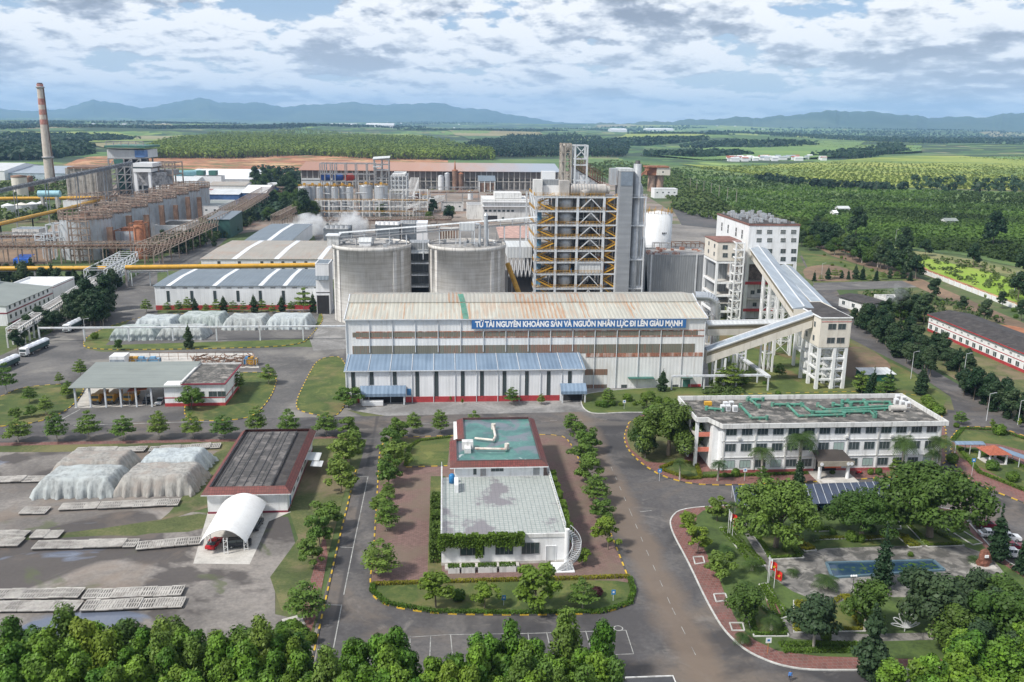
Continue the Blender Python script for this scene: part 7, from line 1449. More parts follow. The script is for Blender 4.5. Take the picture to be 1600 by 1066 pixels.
# upper storey
uy=gy1+.4;uz0=gh;ue=Zt(780,730,uy-.9);ux0,ux1=X(711,742,uy),X(849,742,uy);uyb=g(780,656,ue)[1];lx0=X(703,722,uy-.9)
m=MB();m.box(ux0,ux1,uy,uyb-1.,0,ue);m.o('upper_wall',white,R)
RX0,RX1,RY0=X(703,729,uy-.9),X(857,729,uy-.9),uy-.9;nx_=X(724,700,190);ny_=g(712,690,ue)[1];pt_=ue+1.
OUT=[(RX0,RY0),(RX1,RY0),(RX1,uyb),(nx_-1.3,uyb),(nx_-1.3,ny_),(RX0,ny_)];INN=[(RX0+1.5,RY0+1.5),(RX1-1.5,RY0+1.5),(RX1-1.5,uyb-1.2),(nx_+.2,uyb-1.2),(nx_+.2,ny_-1.2),(RX0+1.5,ny_-1.2)]
m=MB()
for i in range(6):a,b,c,d=OUT[i],OUT[(i+1)%6],INN[(i+1)%6],INN[i];m.add([(*a,ue),(*b,ue),(*c,pt_),(*d,pt_)],[(0,1,2,3)])
UR=m.o('tiled_eave',rooft,R)
m=MB();m.prism(OUT,ue-.25,ue-.02);m.o('fascia',white,UR)
m=MB();m.prism(INN,pt_-.75,pt_-.5);UF=m.o('roof',aqua,R);m=MB()
for i in range(6):
    a,b=INN[i],INN[(i+1)%6];m.bar((*a,pt_-.2),(*b,pt_-.2),.22,.5)
m.o('inner_kerb',plain('dark_red_kerb',(.10,.05,.05)),UR)
# vertical neck box and ducts on the roof
bx1_,by1_=g(733,692,pt_+.8);m=MB();m.box(bx1_-1.6,bx1_+.9,by1_-.8,by1_+.9,pt_-.5,pt_+1.3);m.box(bx1_-1.1,bx1_+.3,by1_-3.2,by1_-.8,pt_-.5,pt_+.6);m.o('duct_box',white_old,UF)
pipeW=plain('red_white_duct',(.62,.58,.52),.6,var=.2,dirt=(.35,.10,.06),da=.9,streak=False);PZ=pt_+.2
for pl in([(742,701),(790,702),(792,697)],[(742,685),(771,688),(774,682),(771,666)]):
    m=MB();m.path([(*g(px_,py_,PZ),PZ)for px_,py_ in pl],.3,9);e=g(*pl[-1],PZ);m.tube((*e,pt_-.5),(*e,PZ+.6),.55,10);m.o('roof_duct',pipeW,UF)
win(R,'F',uy,X(777,738,uy),gh+2.0,2.6,1.7,nx=3);door(R,'F',uy,X(755,740,uy),1.2,2.6,greenw if 0 else steelG,z0=gh+.1);win(R,'F',uy,X(742,738,uy),gh+1.5,.6,2.,nx=1);door(R,'F',uy,X(838,738,uy),1.4,2.5,steelG,z0=gh+.1)
x,y=g(706,755,gh);m=MB();m.lathe(x,y,[(.1,gh+.06),(.62,gh+.1),(.62,gh+1.8),(.3,gh+2.1),(0.05,gh+2.1)],14);m.o('water_tank',plain('blue_tank',(.02,.18,.42),.4),R);x,y=g(713,765,gh);m=MB();m.box(x-.4,x+.4,y-2,y+2.2,gh,gh+1.8);m.o('service_duct',white,R)
# spiral stair
scx,scy=gx1-.1,gy0-1.0;m=MB();nst=22
for k in range(nst):
    a0=math.radians(62-k*8.2);a1=math.radians(62-(k+1)*8.2);z=gh-.1-(gh-.3)*k/nst
    P_=[(scx-.6+r_*math.cos(a)*1.1,scy+.2+r_*math.sin(a))for r_,a in((1.5,a0),(2.9,a0),(2.9,a1),(1.5,a1))];m.prism(P_,z-.1,z)
ST=m.o('spiral_stair',steelG,R)
for r_ in(1.5,2.9):
    m=MB();pts=[(scx-.6+r_*math.cos(math.radians(62-k*8.2))*1.1,scy+.2+r_*math.sin(math.radians(62-k*8.2)),gh-.1-(gh-.3)*k/nst)for k in range(nst+1)]
    for p,q in zip(pts,pts[1:]):m.bar((p[0],p[1],p[2]+1.),(q[0],q[1],q[2]+1.),.07);m.bar(p,(p[0],p[1],p[2]+1.),.03);m.bar((p[0],p[1],p[2]-.12),(q[0],q[1],q[2]-.12),.08,.2)
    m.o('handrail',steelW,ST)
m=MB();m.tube((gx1-.1,gy0-.5,0),(gx1-.1,gy0-.5,gh+1.2),.45,12);m.box(gx1-3,gx1+1,gy0-4.,gy0-.2,.13,.3);m.o('stair_column',white,ST)
# hanging creepers and hedges on the house
def leafbox(nm,label,cat,boxes,dens,size,mat,parent=None,grp=None):
    C=[];
    for(a0,a1,b0,b1,c0,c1)in boxes:
        n_=int(dens*((a1-a0)*(b1-b0)+(a1-a0)*(c1-c0)*2+(b1-b0)*(c1-c0)*2));P_=RNG.random((n_,3))*[a1-a0,b1-b0,c1-c0]+[a0,b0,c0]
        f_=RNG.integers(0,3,n_);side=RNG.random(n_)<.5
        P_[(f_==0)&side,0]=a0;P_[(f_==0)&~side,0]=a1;P_[(f_==1)&side,1]=b0;P_[(f_==1)&~side,1]=b1;P_[f_==2,2]=c1;C.append(P_+RNG.normal(size=P_.shape)*size*.35)
    C=np.concatenate(C);N=rdir(len(C))+[0,-.2,.5];N/=np.linalg.norm(N,axis=1,keepdims=True);V,Q=quads(C,N,size*(.6+.8*RNG.random(len(C))),.8)
    if parent is not None:V=V-np.array(org(parent))
    ob=bpy.data.objects.new(nm,npmesh(nm,V,Q,mat));lnk(ob,parent)
    if parent is None:c0_=V.mean(0);ob.data.transform(Matrix.Translation(-Vector([float(q)for q in c0_])));ob.location=[float(q)for q in c0_]
    return props(ob,label,cat,grp)
bx=[];r2=random.Random(5)
xa,xb=X(685,840,gy0-.6),X(816,840,gy0-.6)
for k in range(20):
    x=xa+(xb-xa)*k/20;dr=r2.choice([1.2,1.6,2.2,3.8 if k in(0,1,8,9,18,19)else 1.5]);bx.append((x,x+1.1,gy0-1.1,gy0-.1,gh-.2-dr,gh+.2+r2.random()*.5))
leafbox('climbing_vine','green creeper hanging over the front edge of the guest house terrace','creeper',bx,55,.17,leafV)
bx=[(gx1+.1,gx1+.8+r2.random()*.6,gy0+2+k*1.4,gy0+3.6+k*1.4,gh-2.2-r2.random()*1.5,gh+.3+r2.random()*.7)for k in range(20)]
leafbox('climbing_vine','green creeper spilling over the right-hand terrace railing of the guest house','creeper',bx,45,.17,leafV)
bx=[(gx0-1.6-r2.random()*.5,gx0-.3,gy0+1+k*1.5,gy0+2.6+k*1.5,.3,2.6+r2.random()*2.5)for k in range(17)]
leafbox('tall_hedge','tall dense hedge along the left wall of the guest house','hedge',bx,32,.2,leafB)
hedge_i=leafbox('clipped_hedge','yellow-green clipped hedges in white planters before the guest house','hedge',[(X(a+1,878,gy0-2.4),X(b-1,878,gy0-2.4),gy0-3.1,gy0-2.1,1.2,1.6)for a,b in((700,718),(721,742),(747,776),(780,806))],90,.13,hedgem)

# ---------------------------------------------------------------- garage building and tensile canopy
q0,q1,w0_,w1_=-49.2,-32.9,174.7,211.;hh=4.7
R=T('garage_building','white flat building with maroon tiled eaves and patchwork grey roof','building',((q0+q1)/2,w0_,0));m=MB();m.box(q0,q1,w0_,w1_,0,hh);m.o('wall',white,R);band(R,q0,q1,w0_,0,.45,maroon,sides=w1_,name='plinth')
O4=[(q0-1,w0_-1),(q1+1,w0_-1),(q1+1,w1_+1),(q0-1,w1_+1)];I4=[(q0+.4,w0_+.5),(q1-.4,w0_+.5),(q1-.4,w1_-.4),(q0+.4,w1_-.4)];m=MB()
for i in range(4):a,b,c,d=O4[i],O4[(i+1)%4],I4[(i+1)%4],I4[i];m.add([(*a,hh-.1),(*b,hh-.1),(*c,hh+1.1),(*d,hh+1.1)],[(0,1,2,3)])
m.o('tiled_eave',rooft,R);m=MB();m.prism(O4,hh-.3,hh-.12);m.o('fascia',white,R);m=MB();m.prism(I4,hh,hh+.4);m.o('roof',roofDark,R)
m=MB();m.box(q0+1.4,q1-3.2,w0_+1.2,w1_-1.6,hh+.4,hh+.85);SLB=m.o('roof_slab',solar,R);m=MB();
for k in range(7):x=q0+1.6+(q1-q0-5.)*k/6;m.bar((x,w0_+1.2,hh+.93),(x,w1_-1.6,hh+.93),.1)
m.os('pipe',darkm,SLB)
for k in range(5):win(R,'R',q1,w0_+8+k*5.5,2.4,1.8,1.6,nx=2)
door(R,'R',q1,w0_+3,1.6,2.6,bluep);door(R,'R',q1,w0_+30,1.6,2.6,greenw)
m=MB();slope(m,(q1+.1,w0_+22,3.1),(q1+3.6,w0_+22,2.8),(q1+3.6,w0_+27,2.8),(q1+.1,w0_+27,3.1),.1);slope(m,(q1+2.,w0_+19,2.7),(q1+4.6,w0_+19,2.5),(q1+4.6,w0_+22.5,2.5),(q1+2.,w0_+22.5,2.7),.1);m.os('door_canopy',roofLight,R)
# canopy
L0,L1,R0,R1_=g(347,785,3.),g(312,848,2.6),g(416,786,3.),g(386,846,2.6)
yb_,yf_=min(L0[1],w0_-1.2),(L1[1]+R1_[1])/2;xl0,xr0,xl1,xr1=L0[0],R0[0],L1[0],R1_[0]
cc=T('tensile_canopy','white arched membrane car canopy in front of the maroon-eaved building','canopy',((xl1+xr1)/2,yf_,0));NV,NU=14,14;vs=[];fs=[]
for off in(0,-.06):
    for j in range(NV+1):
        t_=j/NV;xl,xr=xl0+(xl1-xl0)*t_,xr0+(xr1-xr0)*t_;y=yb_+(yf_-yb_)*t_
        for i in range(NU+1):u=i/NU;sag=1-.10*math.sin(math.pi*t_);vs.append((xl+(xr-xl)*u,y-(.9*(abs(2*u-1)**2)if j==NV else 0),(2.7+2.35*math.sin(math.pi*u)**.8*sag)+off))
n1_=(NV+1)*(NU+1)
for j in range(NV):
    for i in range(NU):a=j*(NU+1)+i;fs.append((a,a+NU+1,a+NU+2,a+1));fs.append((n1_+a,n1_+a+1,n1_+a+NU+2,n1_+a+NU+1))
m=MB();m.s=True;m.add(vs,fs);m.s=False;m.o('membrane',membrane,cc);m=MB()
for(x,y)in((xl1+1.,yf_+2.5),((xl1+xr1)/2+.3,yf_+.2),(xr1-.6,yf_+1.5),(xl0+1.2,yb_-1),(xr0-1.2,yb_-1)):
    for d_ in(-.35,.35):m.bar((x+d_,y,0),(x+d_,y,3.3),.12)
    for k in range(5):m.bar((x-.35,y,.4+k*.6),(x+.35,y,.4+k*.6+.5*(k%2)),.07)
m.os('post',white,cc)

# ---------------------------------------------------------------- vehicles
def lpoly(R,nm,mat,prof,hw,par=None,inset=0.):
    """side profile (x,z) extruded across y"""
    n_=len(prof);m=MB();m.add([(x,-hw,z)for x,z in prof]+[(x,hw,z)for x,z in prof],[tuple(range(n_)),tuple(range(2*n_-1,n_-1,-1))]+[(i,n_+i,n_+(i+1)%n_,(i+1)%n_)for i in range(n_)]);ob=m.o(nm,mat,None);ob.parent=par or R;return ob
def addp(m,nm,mat,par):ob=m.o(nm,mat,None);ob.parent=par;return ob
def wheel(R,x,y,r_,w_=.22):
    s_=1 if y>0 else-1;m=MB();m.tube((x,y-s_*w_,r_),(x,y,r_),r_,16);W_=addp(m,'wheel',tyre,R);m=MB();m.tube((x,y-s_*.02,r_),(x,y+s_*.015,r_),r_*.58,12);addp(m,'rim',galv,W_)
def car(label,paint,loc,rz,kind='saloon',group=None):
    R=T('parked_car',label,'car',loc,group,rz);hw=.88
    if kind=='suv':lo_=[(-2.3,.35),(2.3,.35),(2.35,.75),(2.25,1.02),(1.1,1.12),(-2.2,1.15),(-2.35,.8)];up_=[(-2.15,1.13),(-1.95,1.72),(.35,1.74),(1.15,1.12)]
    else:lo_=[(-2.2,.32),(2.2,.32),(2.25,.62),(2.1,.82),(.95,.93),(-1.5,.97),(-2.2,.9),(-2.25,.6)];up_=[(-1.75,.96),(-1.05,1.42),(.2,1.44),(1.1,.93)]
    B_=lpoly(R,'body',paint,lo_,hw);C_=lpoly(R,'cabin',glass,up_,hw*.86);zt_=up_[1][1]
    m=MB();m.box(up_[1][0]+.02,up_[2][0]-.02,-hw*.82,hw*.82,zt_-.03,zt_+.05);
    for x in(up_[1][0]+.05,-.45,up_[2][0]-.05):m.box(x-.05,x+.05,-hw*.875,hw*.875,zt_-.55,zt_-.02)
    addp(m,'roof',paint,R)
    for x in(-1.4,1.4):
        for y in(-hw,hw):wheel(R,x,y,.34 if kind=='suv' else.31)
    for y in(-.62,.62):m=MB();m.box(2.12,2.27,y-.2,y+.2,.62,.78);addp(m,'headlight',glassp,R);m=MB();m.box(-2.27,-2.15,y-.18,y+.18,.66,.82);addp(m,'tail_light',redp,R)
    return R
def dumper(label,loc,rz,paint=None):
    R=T('yellow_truck',label,'truck',loc,'yellow tipper trucks',rz);p=paint or cary;lpoly(R,'cab',p,[(1.6,.9),(3.5,.9),(3.5,1.9),(3.2,2.9),(1.6,2.95)],1.2);m=MB();m.box(3.42,3.52,-1.05,1.05,1.9,2.7);addp(m,'windscreen',glass,R)
    m=MB();m.hexa([(-3.3,-1.2,1.2),(1.4,-1.2,1.2),(1.4,1.2,1.2),(-3.3,1.2,1.2),(-3.6,-1.3,2.6),(1.5,-1.3,2.6),(1.5,1.3,2.6),(-3.6,1.3,2.6)]);addp(m,'tipper_body',p,R);m=MB();m.box(-3.2,3.6,-.5,.5,.7,1.15);m.box(3.5,3.7,-1.2,1.2,.6,1.2);addp(m,'chassis',darkm,R)
    for x in(-2.4,-1.2,2.5):
        for y in(-1.2,1.2):wheel(R,x,y,.5,.35)
    for y in(-.85,.85):m=MB();m.box(3.6,3.72,y-.2,y+.2,1.2,1.45);addp(m,'headlight',glassp,R)
    return R
def lorry(label,loc,rz,L_=12.):
    R=T('tarped_truck',label,'truck',loc,'parked trucks with pale tarpaulins',rz);lpoly(R,'cab',carw,[(L_/2-2.1,.75),(L_/2,.75),(L_/2+.02,1.8),(L_/2-.15,3.05),(L_/2-2.,3.15)],1.22);m=MB();m.box(L_/2-.12,L_/2+.03,-1.1,1.1,1.85,2.75);addp(m,'windscreen',glass,R);m=MB();m.box(L_/2,L_/2+.05,-.9,.9,.95,1.5);addp(m,'grille',darkm,R)
    m=MB();m.box(-L_/2,L_/2-2.4,-1.22,1.22,1.15,2.75);
    addp(m,'cargo_box',truckg,R);m=MB();n_=8;vs=[]
    for i in range(n_+1):
        x=-L_/2-.1+(L_-2.2)*i/n_;b_=.12*(i%2);vs+=[(x,-1.3,2.6),(x,-1.22,3.0),(x,-.4,3.45+b_),(x,.4,3.45+b_),(x,1.22,3.0),(x,1.3,2.6)]
    fs=[(i*6+j,i*6+j+1,i*6+j+7,i*6+j+6)for i in range(n_)for j in range(5)];m.add(vs,fs+[(5,4,3,2,1,0),tuple(n_*6+j for j in range(6))]);addp(m,'tarpaulin',tarpb,R)
    m=MB();m.box(-L_/2+.2,L_/2-.3,-.5,.5,.6,1.1);addp(m,'chassis',darkm,R);m=MB();m.box(-1.5,1.5,-1.2,-1.05,.6,1.05);addp(m,'side_tank',galv,R)
    for x in(-L_/2+1.2,-L_/2+2.5,L_/2-4.,L_/2-1.1):
        for y in(-1.22,1.22):wheel(R,x,y,.52,.4)
    for y in(-.9,.9):m=MB();m.box(L_/2,L_/2+.06,y-.2,y+.2,.8,1.05);addp(m,'headlight',glassp,R)
    return R
A,B_=g(33,560),g(76,541);ang=math.atan2(A[1]-B_[1],A[0]-B_[0])
lorry('white-cab truck with pale tarpaulin and dark box heading down the left road',((A[0]+B_[0])/2,(A[1]+B_[1])/2,.02),ang,14.5)
A,B_=g(-15,588),g(28,568);lorry('tarped truck cut off by the left edge in front of the other',((A[0]+B_[0])/2,(A[1]+B_[1])/2,.02),ang,14.)
A,B_=g(99,523),g(131,507);lorry('farthest tarped truck stopped below the thin pipe rack',((A[0]+B_[0])/2,(A[1]+B_[1])/2,.02),math.atan2(A[1]-B_[1],A[0]-B_[0]),13.)
car('bright red car parked under the white membrane canopy',carr,(*g(335,853),.04),math.radians(80))
car('dark blue-black sport utility car beside the red car under the canopy',card,(*g(374,854),.04),math.radians(10),'suv')
car('black car half hidden behind the right edge of the canopy',card,(*g(401,824),.04),math.radians(85),'suv')
for k,(px_,py_,pnt,lb)in enumerate(((1541,825,carm,'maroon car parked first by the tall dark conifer'),(1547,839,carw,'white car parked beside the maroon one'),(1574,845,carw,'white car with dark windows behind the conifer'),(1581,858,carm,'second maroon car parked nearer the right edge'),(1583,871,carw,'white car at the near end of the parking row'))):car(lb,pnt,(*g(px_,py_),.14),math.radians(-8),'saloon' if k%2 else 'suv')
car('white van nose showing under the striped car-port roof',carw,(*g(1265,794),.14),math.radians(-95),'suv');car('blue car parked under the striped car-port roof',bluep,(*g(1283,790),.14),math.radians(-95))
# canopy shed
cy0,cy1=247.5,268.;cxa,cxb=X(113,625,cy0),X(292,625,cy0);ch=Zt(200,604,cy0)
R=T('vehicle_shed','open vehicle shed with grey-green roof sheltering yellow trucks','shed',((cxa+cxb)/2,cy0,0));m=MB();slope(m,(cxa-.5,cy0-.8,ch),(cxb-8,cy0-.8,ch),(cxb-3,cy1,ch+1.7),(cxa-.5,cy1,ch+1.7),.2)if 0 else slope(m,(cxa-.5,cy0-.8,ch),(cxb-1.,cy0-.8,ch),(cxb-1.,cy1,ch+1.7),(cxa-.5,cy1,ch+1.7),.2);m.o('roof',roofTeal,R);m=MB()
for px_ in(118,141,165,189,213,237):x=X(px_,625,cy0);m.box(x-.22,x+.22,cy0-.2,cy0+.3,0,ch-.15);m.box(x-.2,x+.2,cy1-1,cy1-.6,0,ch+1.4)
m.os('post',steelW,R)
ex0,ex1=X(258,630,cy0),X(352,630,cy0);eh=Zt(300,601,cy0)
R=T('depot_office','white depot office with maroon bands attached to the open vehicle shed','building',((ex0+ex1)/2,cy0,0));m=MB();m.box(ex0,ex1,cy0,cy1-1,0,eh);m.o('wall',white,R);band(R,ex0,ex1,cy0,0,1.,red_band,sides=cy1-1);band(R,ex0,ex1,cy0,2.4,2.7,red_band,sides=cy1-1)
xm_=X(283,605,cy0);m=MB();m.box(xm_,ex1+.5,cy0-.5,cy1,eh,eh+.35);m.o('cornice',maroon,R);m=MB();m.box(xm_+.4,ex1+.1,cy0-.1,cy1-.4,eh+.35,eh+.42);m.o('roof',bitumen,R);m=MB();m.box(xm_-.1,xm_+.5,cy0-.5,cy1,eh+.35,eh+.9);m.box(xm_,ex1+.5,cy1-.4,cy1,eh+.35,eh+.8);m.o('parapet',white_old,R)
for px_ in(313,333,347):win(R,'F',cy0,X(px_,620,cy0),3.6,2.2,1.5,nx=2)
door(R,'R',ex1,cy0+9,2,3.,steelG);win(R,'R',ex1,cy0+15,3.3,1.6,1.5)
for k,px_ in enumerate((156,178,206)):dumper('yellow tipper truck, %s from the left under the open shed'%ORD[k],(X(px_,620,cy0+5.5),cy0+5.5,.05),math.radians(-92),cary)
car('black car parked right of the yellow trucks',card,(X(231,625,cy0+4),cy0+4,.05),math.radians(-90),'suv');car('silver-white car parked beside the depot office wall',carw,(X(250,625,cy0+3),cy0+3,.05),math.radians(-90))
R=T('orange_awning','orange-red tarpaulin stretched over the third yellow truck','tarpaulin',(X(212,609,cy0+1),cy0+1,0));m=MB();a,b=sp(199,610,cy0+1),sp(229,608,cy0+1);slope(m,(a[0],cy0+.5,a[2]-.2),(b[0],cy0+.5,b[2]),(b[0],cy0+6,b[2]+.5),(a[0],cy0+6,a[2]+.4),.08);m.o('tarpaulin',plain('orange_tarp',(.60,.14,.05),.6),R);m=MB();[m.bar((x,cy0+.7,0),(x,cy0+.7,a[2]-.1),.1)for x in(a[0]+.3,b[0]-.3)];m.o('pole',steelG,R)
# scrap yard behind
def item(nm,label,cat,fn,mat,grp=None):
    m=MB();fn(m);c_=np.mean(np.array(m.v),0);ob=m.o(nm,mat,None,at=(float(c_[0]),float(c_[1]),0.));return props(ob,label,cat,grp)
x,y=g(184,577);R=T('container','white shipping-style cabin on wheels at the edge of the scrap yard','cabin',(x,y,0));m=MB();m.box(x-2.4,x+2.4,y,y+5,.7,4.3);m.o('body',white,R);m=MB();m.box(x-2.3,x+2.3,y-.05,y,1.2,3.2);m.o('side_panel',roofPaleBlue,R);m=MB();[m.tube((x+a,y-.1,.4),(x+a,y+5.1,.4),.4,10)for a in(-1.6,1.6)];m.o('wheel',tyre,R)
for k,px_ in enumerate((254,268,284)):
    x,y=g(px_,577);item('cement_mixer_drum','orange rusty drum, %s of three lying in the scrap yard'%ORD[k],'drum',lambda m:(m.tube((x-1.8,y,1.3),(x+1.8,y,1.3),1.25,14),m.tube((x+1.8,y,1.3),(x+2.2,y,1.3),1.25,14,.5)),plain('orange_drum',(.45,.15,.04),.7,var=.35)if k==0 else MATS['orange_drum'],'orange drums')
for k,(px_,mt,lb)in enumerate(((204,yellowd,'yellow machine frame behind the white cabin'),(213,yellowd,'second yellow machine beside the first'),(222,plain('blue_scrap',(.15,.3,.45),.7),'pale blue metal tanks in the scrap yard'),(240,MATS['blue_scrap'],'longer pale blue metal rack in the scrap yard'),(389,bluep,'small blue compressor at the right end of the scrap'),(393,yellowd,'yellow machine at the right end of the scrap'))):
    x,y=g(px_,572);R=T('machine',lb,'machine',(x,y,0));m=MB();m.box(x-1.6,x+1.6,y,y+2.6,.4,2.2);m.box(x-1.2,x+.4,y+.4,y+2,2.2,2.9);m.o('housing',mt,R);m=MB();frame(m,[x-1.7,x+1.7],[y-.1,y+2.7],[.4,2.4],.2);m.o('frame',steelG,R)
m=MB();r2=random.Random(6)
for k in range(160):
    a,b=g(r2.uniform(300,398),r2.uniform(562,576));ln_=r2.uniform(.5,4);an=r2.uniform(0,3.1);z=r2.uniform(.1,1.6);m.bar((a,b,z),(a+ln_*math.cos(an),b+ln_*math.sin(an),z+r2.uniform(-.1,.8)),r2.uniform(.1,.35))
props(m.o('scrap',[rusty],None),'heap of rusty scrap metal behind the depot office','scrap',None,'stuff')
R=T('chain_fence','rusty post fence behind the scrap yard','fence',(*g(280,562),0));m=MB();A,B_=Vector((*g(235,563),0)),Vector((*g(395,561),0));rail(m,[tuple(A),tuple(B_)],2.6,3.,.06);m.o('rails',rusty,R)

# ---------------------------------------------------------------- covered heaps
def heap(label,c0,c1,ctop,h_,dep,mat,seed,grp):
    """cloth-draped block: c0,c1 = pixel of front corners on the ground"""
    r2=random.Random(seed);A,B_=Vector(g(*c0)),Vector(g(*c1));L_=(B_-A).length;NX,NY=44,26;R_=np.random.default_rng(seed);ph=R_.random(8)*6.28;V=[]
    for j in range(NY+1):
        for i in range(NX+1):
            u,v=i/NX,j/NY;x,y=u*L_,v*dep
            ex=min(1.,min(x,L_-x)/2.1);ey=min(1.,min(y,dep-y)/1.7);f_=min(ex,ey);f_=f_**.75
            z=h_*(f_ if f_<1 else 1.)+(.10*math.sin(x*1.1+ph[0])+.08*math.sin(y*1.4+x*.6+ph[1]))*f_
            per=x if ey<ex else y*1.3+9;fold=(math.sin(per*2.7+ph[2])+.6*math.sin(per*4.9+ph[3])+.5*math.sin(per*1.3+ph[4]));push=.40*(1-f_)*fold
            dx=(-push if x<L_/2 else push)if ex<=ey else 0;dy=(-push if y<dep/2 else push)if ey<ex else 0
            sk=.35*(v-.5);V.append((A.x+x+dx+v*.9,A.y+y+dy,max(.04,z-.03)))
    F_=[(j*(NX+1)+i,j*(NX+1)+i+1,(j+1)*(NX+1)+i+1,(j+1)*(NX+1)+i)for j in range(NY)for i in range(NX)]
    V=np.array(V);c_=V.mean(0);c_[2]=0;ob=bpy.data.objects.new('covered_heap',npmesh('covered_heap',V-c_,F_,mat,smooth=True));ob.location=[float(q)for q in c_];lnk(ob);props(ob,label,'covered heap',grp)
G1='cloth-covered stacks in the left yard'
heap('brown-tinged cloth-covered stack, back left of the four in the yard',(72,752),(197,748),0,4.0,10.5,tarpm[1],1,G1)
heap('pale blue cloth-covered stack, back right of the four in the yard',(206,748),(316,744),0,4.2,10.5,tarpm[2],2,G1)
heap('grey cloth-covered stack with torn hem, front left of the four in the yard',(46,781),(180,777),0,4.0,11.5,tarpm[0],3,G1)
heap('tan and grey cloth-covered stack, front right of the four in the yard',(174,778),(304,773),0,4.2,11.5,tarpm[3],4,G1)
G2='cloth-covered heaps on the island before the warehouse'
for k,(a,b,c,lb)in enumerate(((272,348,513,'back left covered heap on the warehouse island'),(345,416,517,'middle covered heap at the back of the warehouse island'),(412,484,516,'right-hand covered heap at the back of the warehouse island'),(205,272,519,'small low covered heap at the back left corner of the island'),(168,243,533,'front left covered heap behind the thin pipe rack posts'),(243,318,532,'covered heap behind the small conifer on the island'))):heap(lb,(a,c),(b,c),0,4.6 if c<530 else 4.2,13 if c<530 else 11,tarpm[(4,0,2,2,4,0)[k]],20+k,G2)
# ---------------------------------------------------------------- concrete drain slabs in rows
SLAB=None
def slab_proto(holes):
    R=T('concrete_grating','slab','concrete slab',(0,0,0));m=MB();w_,d_=2.0,2.6
    for s_ in(-1,1):m.box(-w_/2,w_/2,s_*d_/2-.15,s_*d_/2+.15,.42,.6)
    m.box(-w_/2,w_/2,-.1,.1,.42,.6);n_=5
    for k in range(n_+1):x=-w_/2+.08+(w_-.16)*k/n_;m.box(x-.10 if holes else x-.14,x+.10 if holes else x+.14,-d_/2+.15,d_/2-.15,.43,.58)
    m.o('grating',plain('slab_concrete',(.40,.38,.355),.9,var=.25,sc=.3,dirt=(.16,.14,.12),da=.6,streak=False)if 'slab_concrete' not in MATS else MATS['slab_concrete'],R)
    m=MB();m.box(-w_/2+.1,w_/2-.1,-d_/2+.05,d_/2-.05,.02,.40);m.o('base_stack',plain('slab_gap_shade',(.075,.07,.068),.9,var=.3)if 'slab_gap_shade' not in MATS else MATS['slab_gap_shade'],R);return reg(R)  # base coloured near black so gaps between the slats read as shade
PROT['slabA']=slab_proto(True);PROT['slabB']=slab_proto(False)
rows=[((-40,938),(124,936),'in the left row just above the lowest one'),((128,938),(284,932),'in the right row just above the lowest one'),((-40,958),(121,956),'in the lowest left row of the yard'),((126,957),(285,950),'in the lowest right row of the yard'),((50,860),(212,856),'in the long row left of the canopy'),((211,861),(312,852),'in the short row ending at the canopy'),((-30,843),(38,843),'in the back pair at the left edge'),((-30,856),(30,855),'in the front pair at the left edge'),((47,843),(92,842),'in the short row of two above the long row'),((30,805),(72,804),'alone left of the covered stacks, below them'),((91,799),(150,796),'in the row directly below the front left covered stack'),((152,797),(278,791),'in the row directly below the front right covered stack'),((-30,756),(66,754),'in the row at the left edge beside the covered stacks'),((115,709),(226,707),'in the row behind the back left covered stack'),((231,707),(343,701),'in the row behind the back right covered stack')]
for ri,(a,b,lb)in enumerate(rows):
    A,B_=Vector(g(*a)),Vector(g(*b));L_=(B_-A).length;n_=max(1,round(L_/2.35));an=math.atan2((B_-A).y,(B_-A).x)
    for k in range(n_):
        q=A.lerp(B_,(k+.5)/n_);put(random.choice(['slabA','slabB']),(q.x,q.y+1.2,0.02),ORD[k]+' grating from the left '+lb,'concrete gratings '+lb,(L_/n_/2.06,1.15,random.uniform(.8,1.15)),an+random.uniform(-.02,.02))
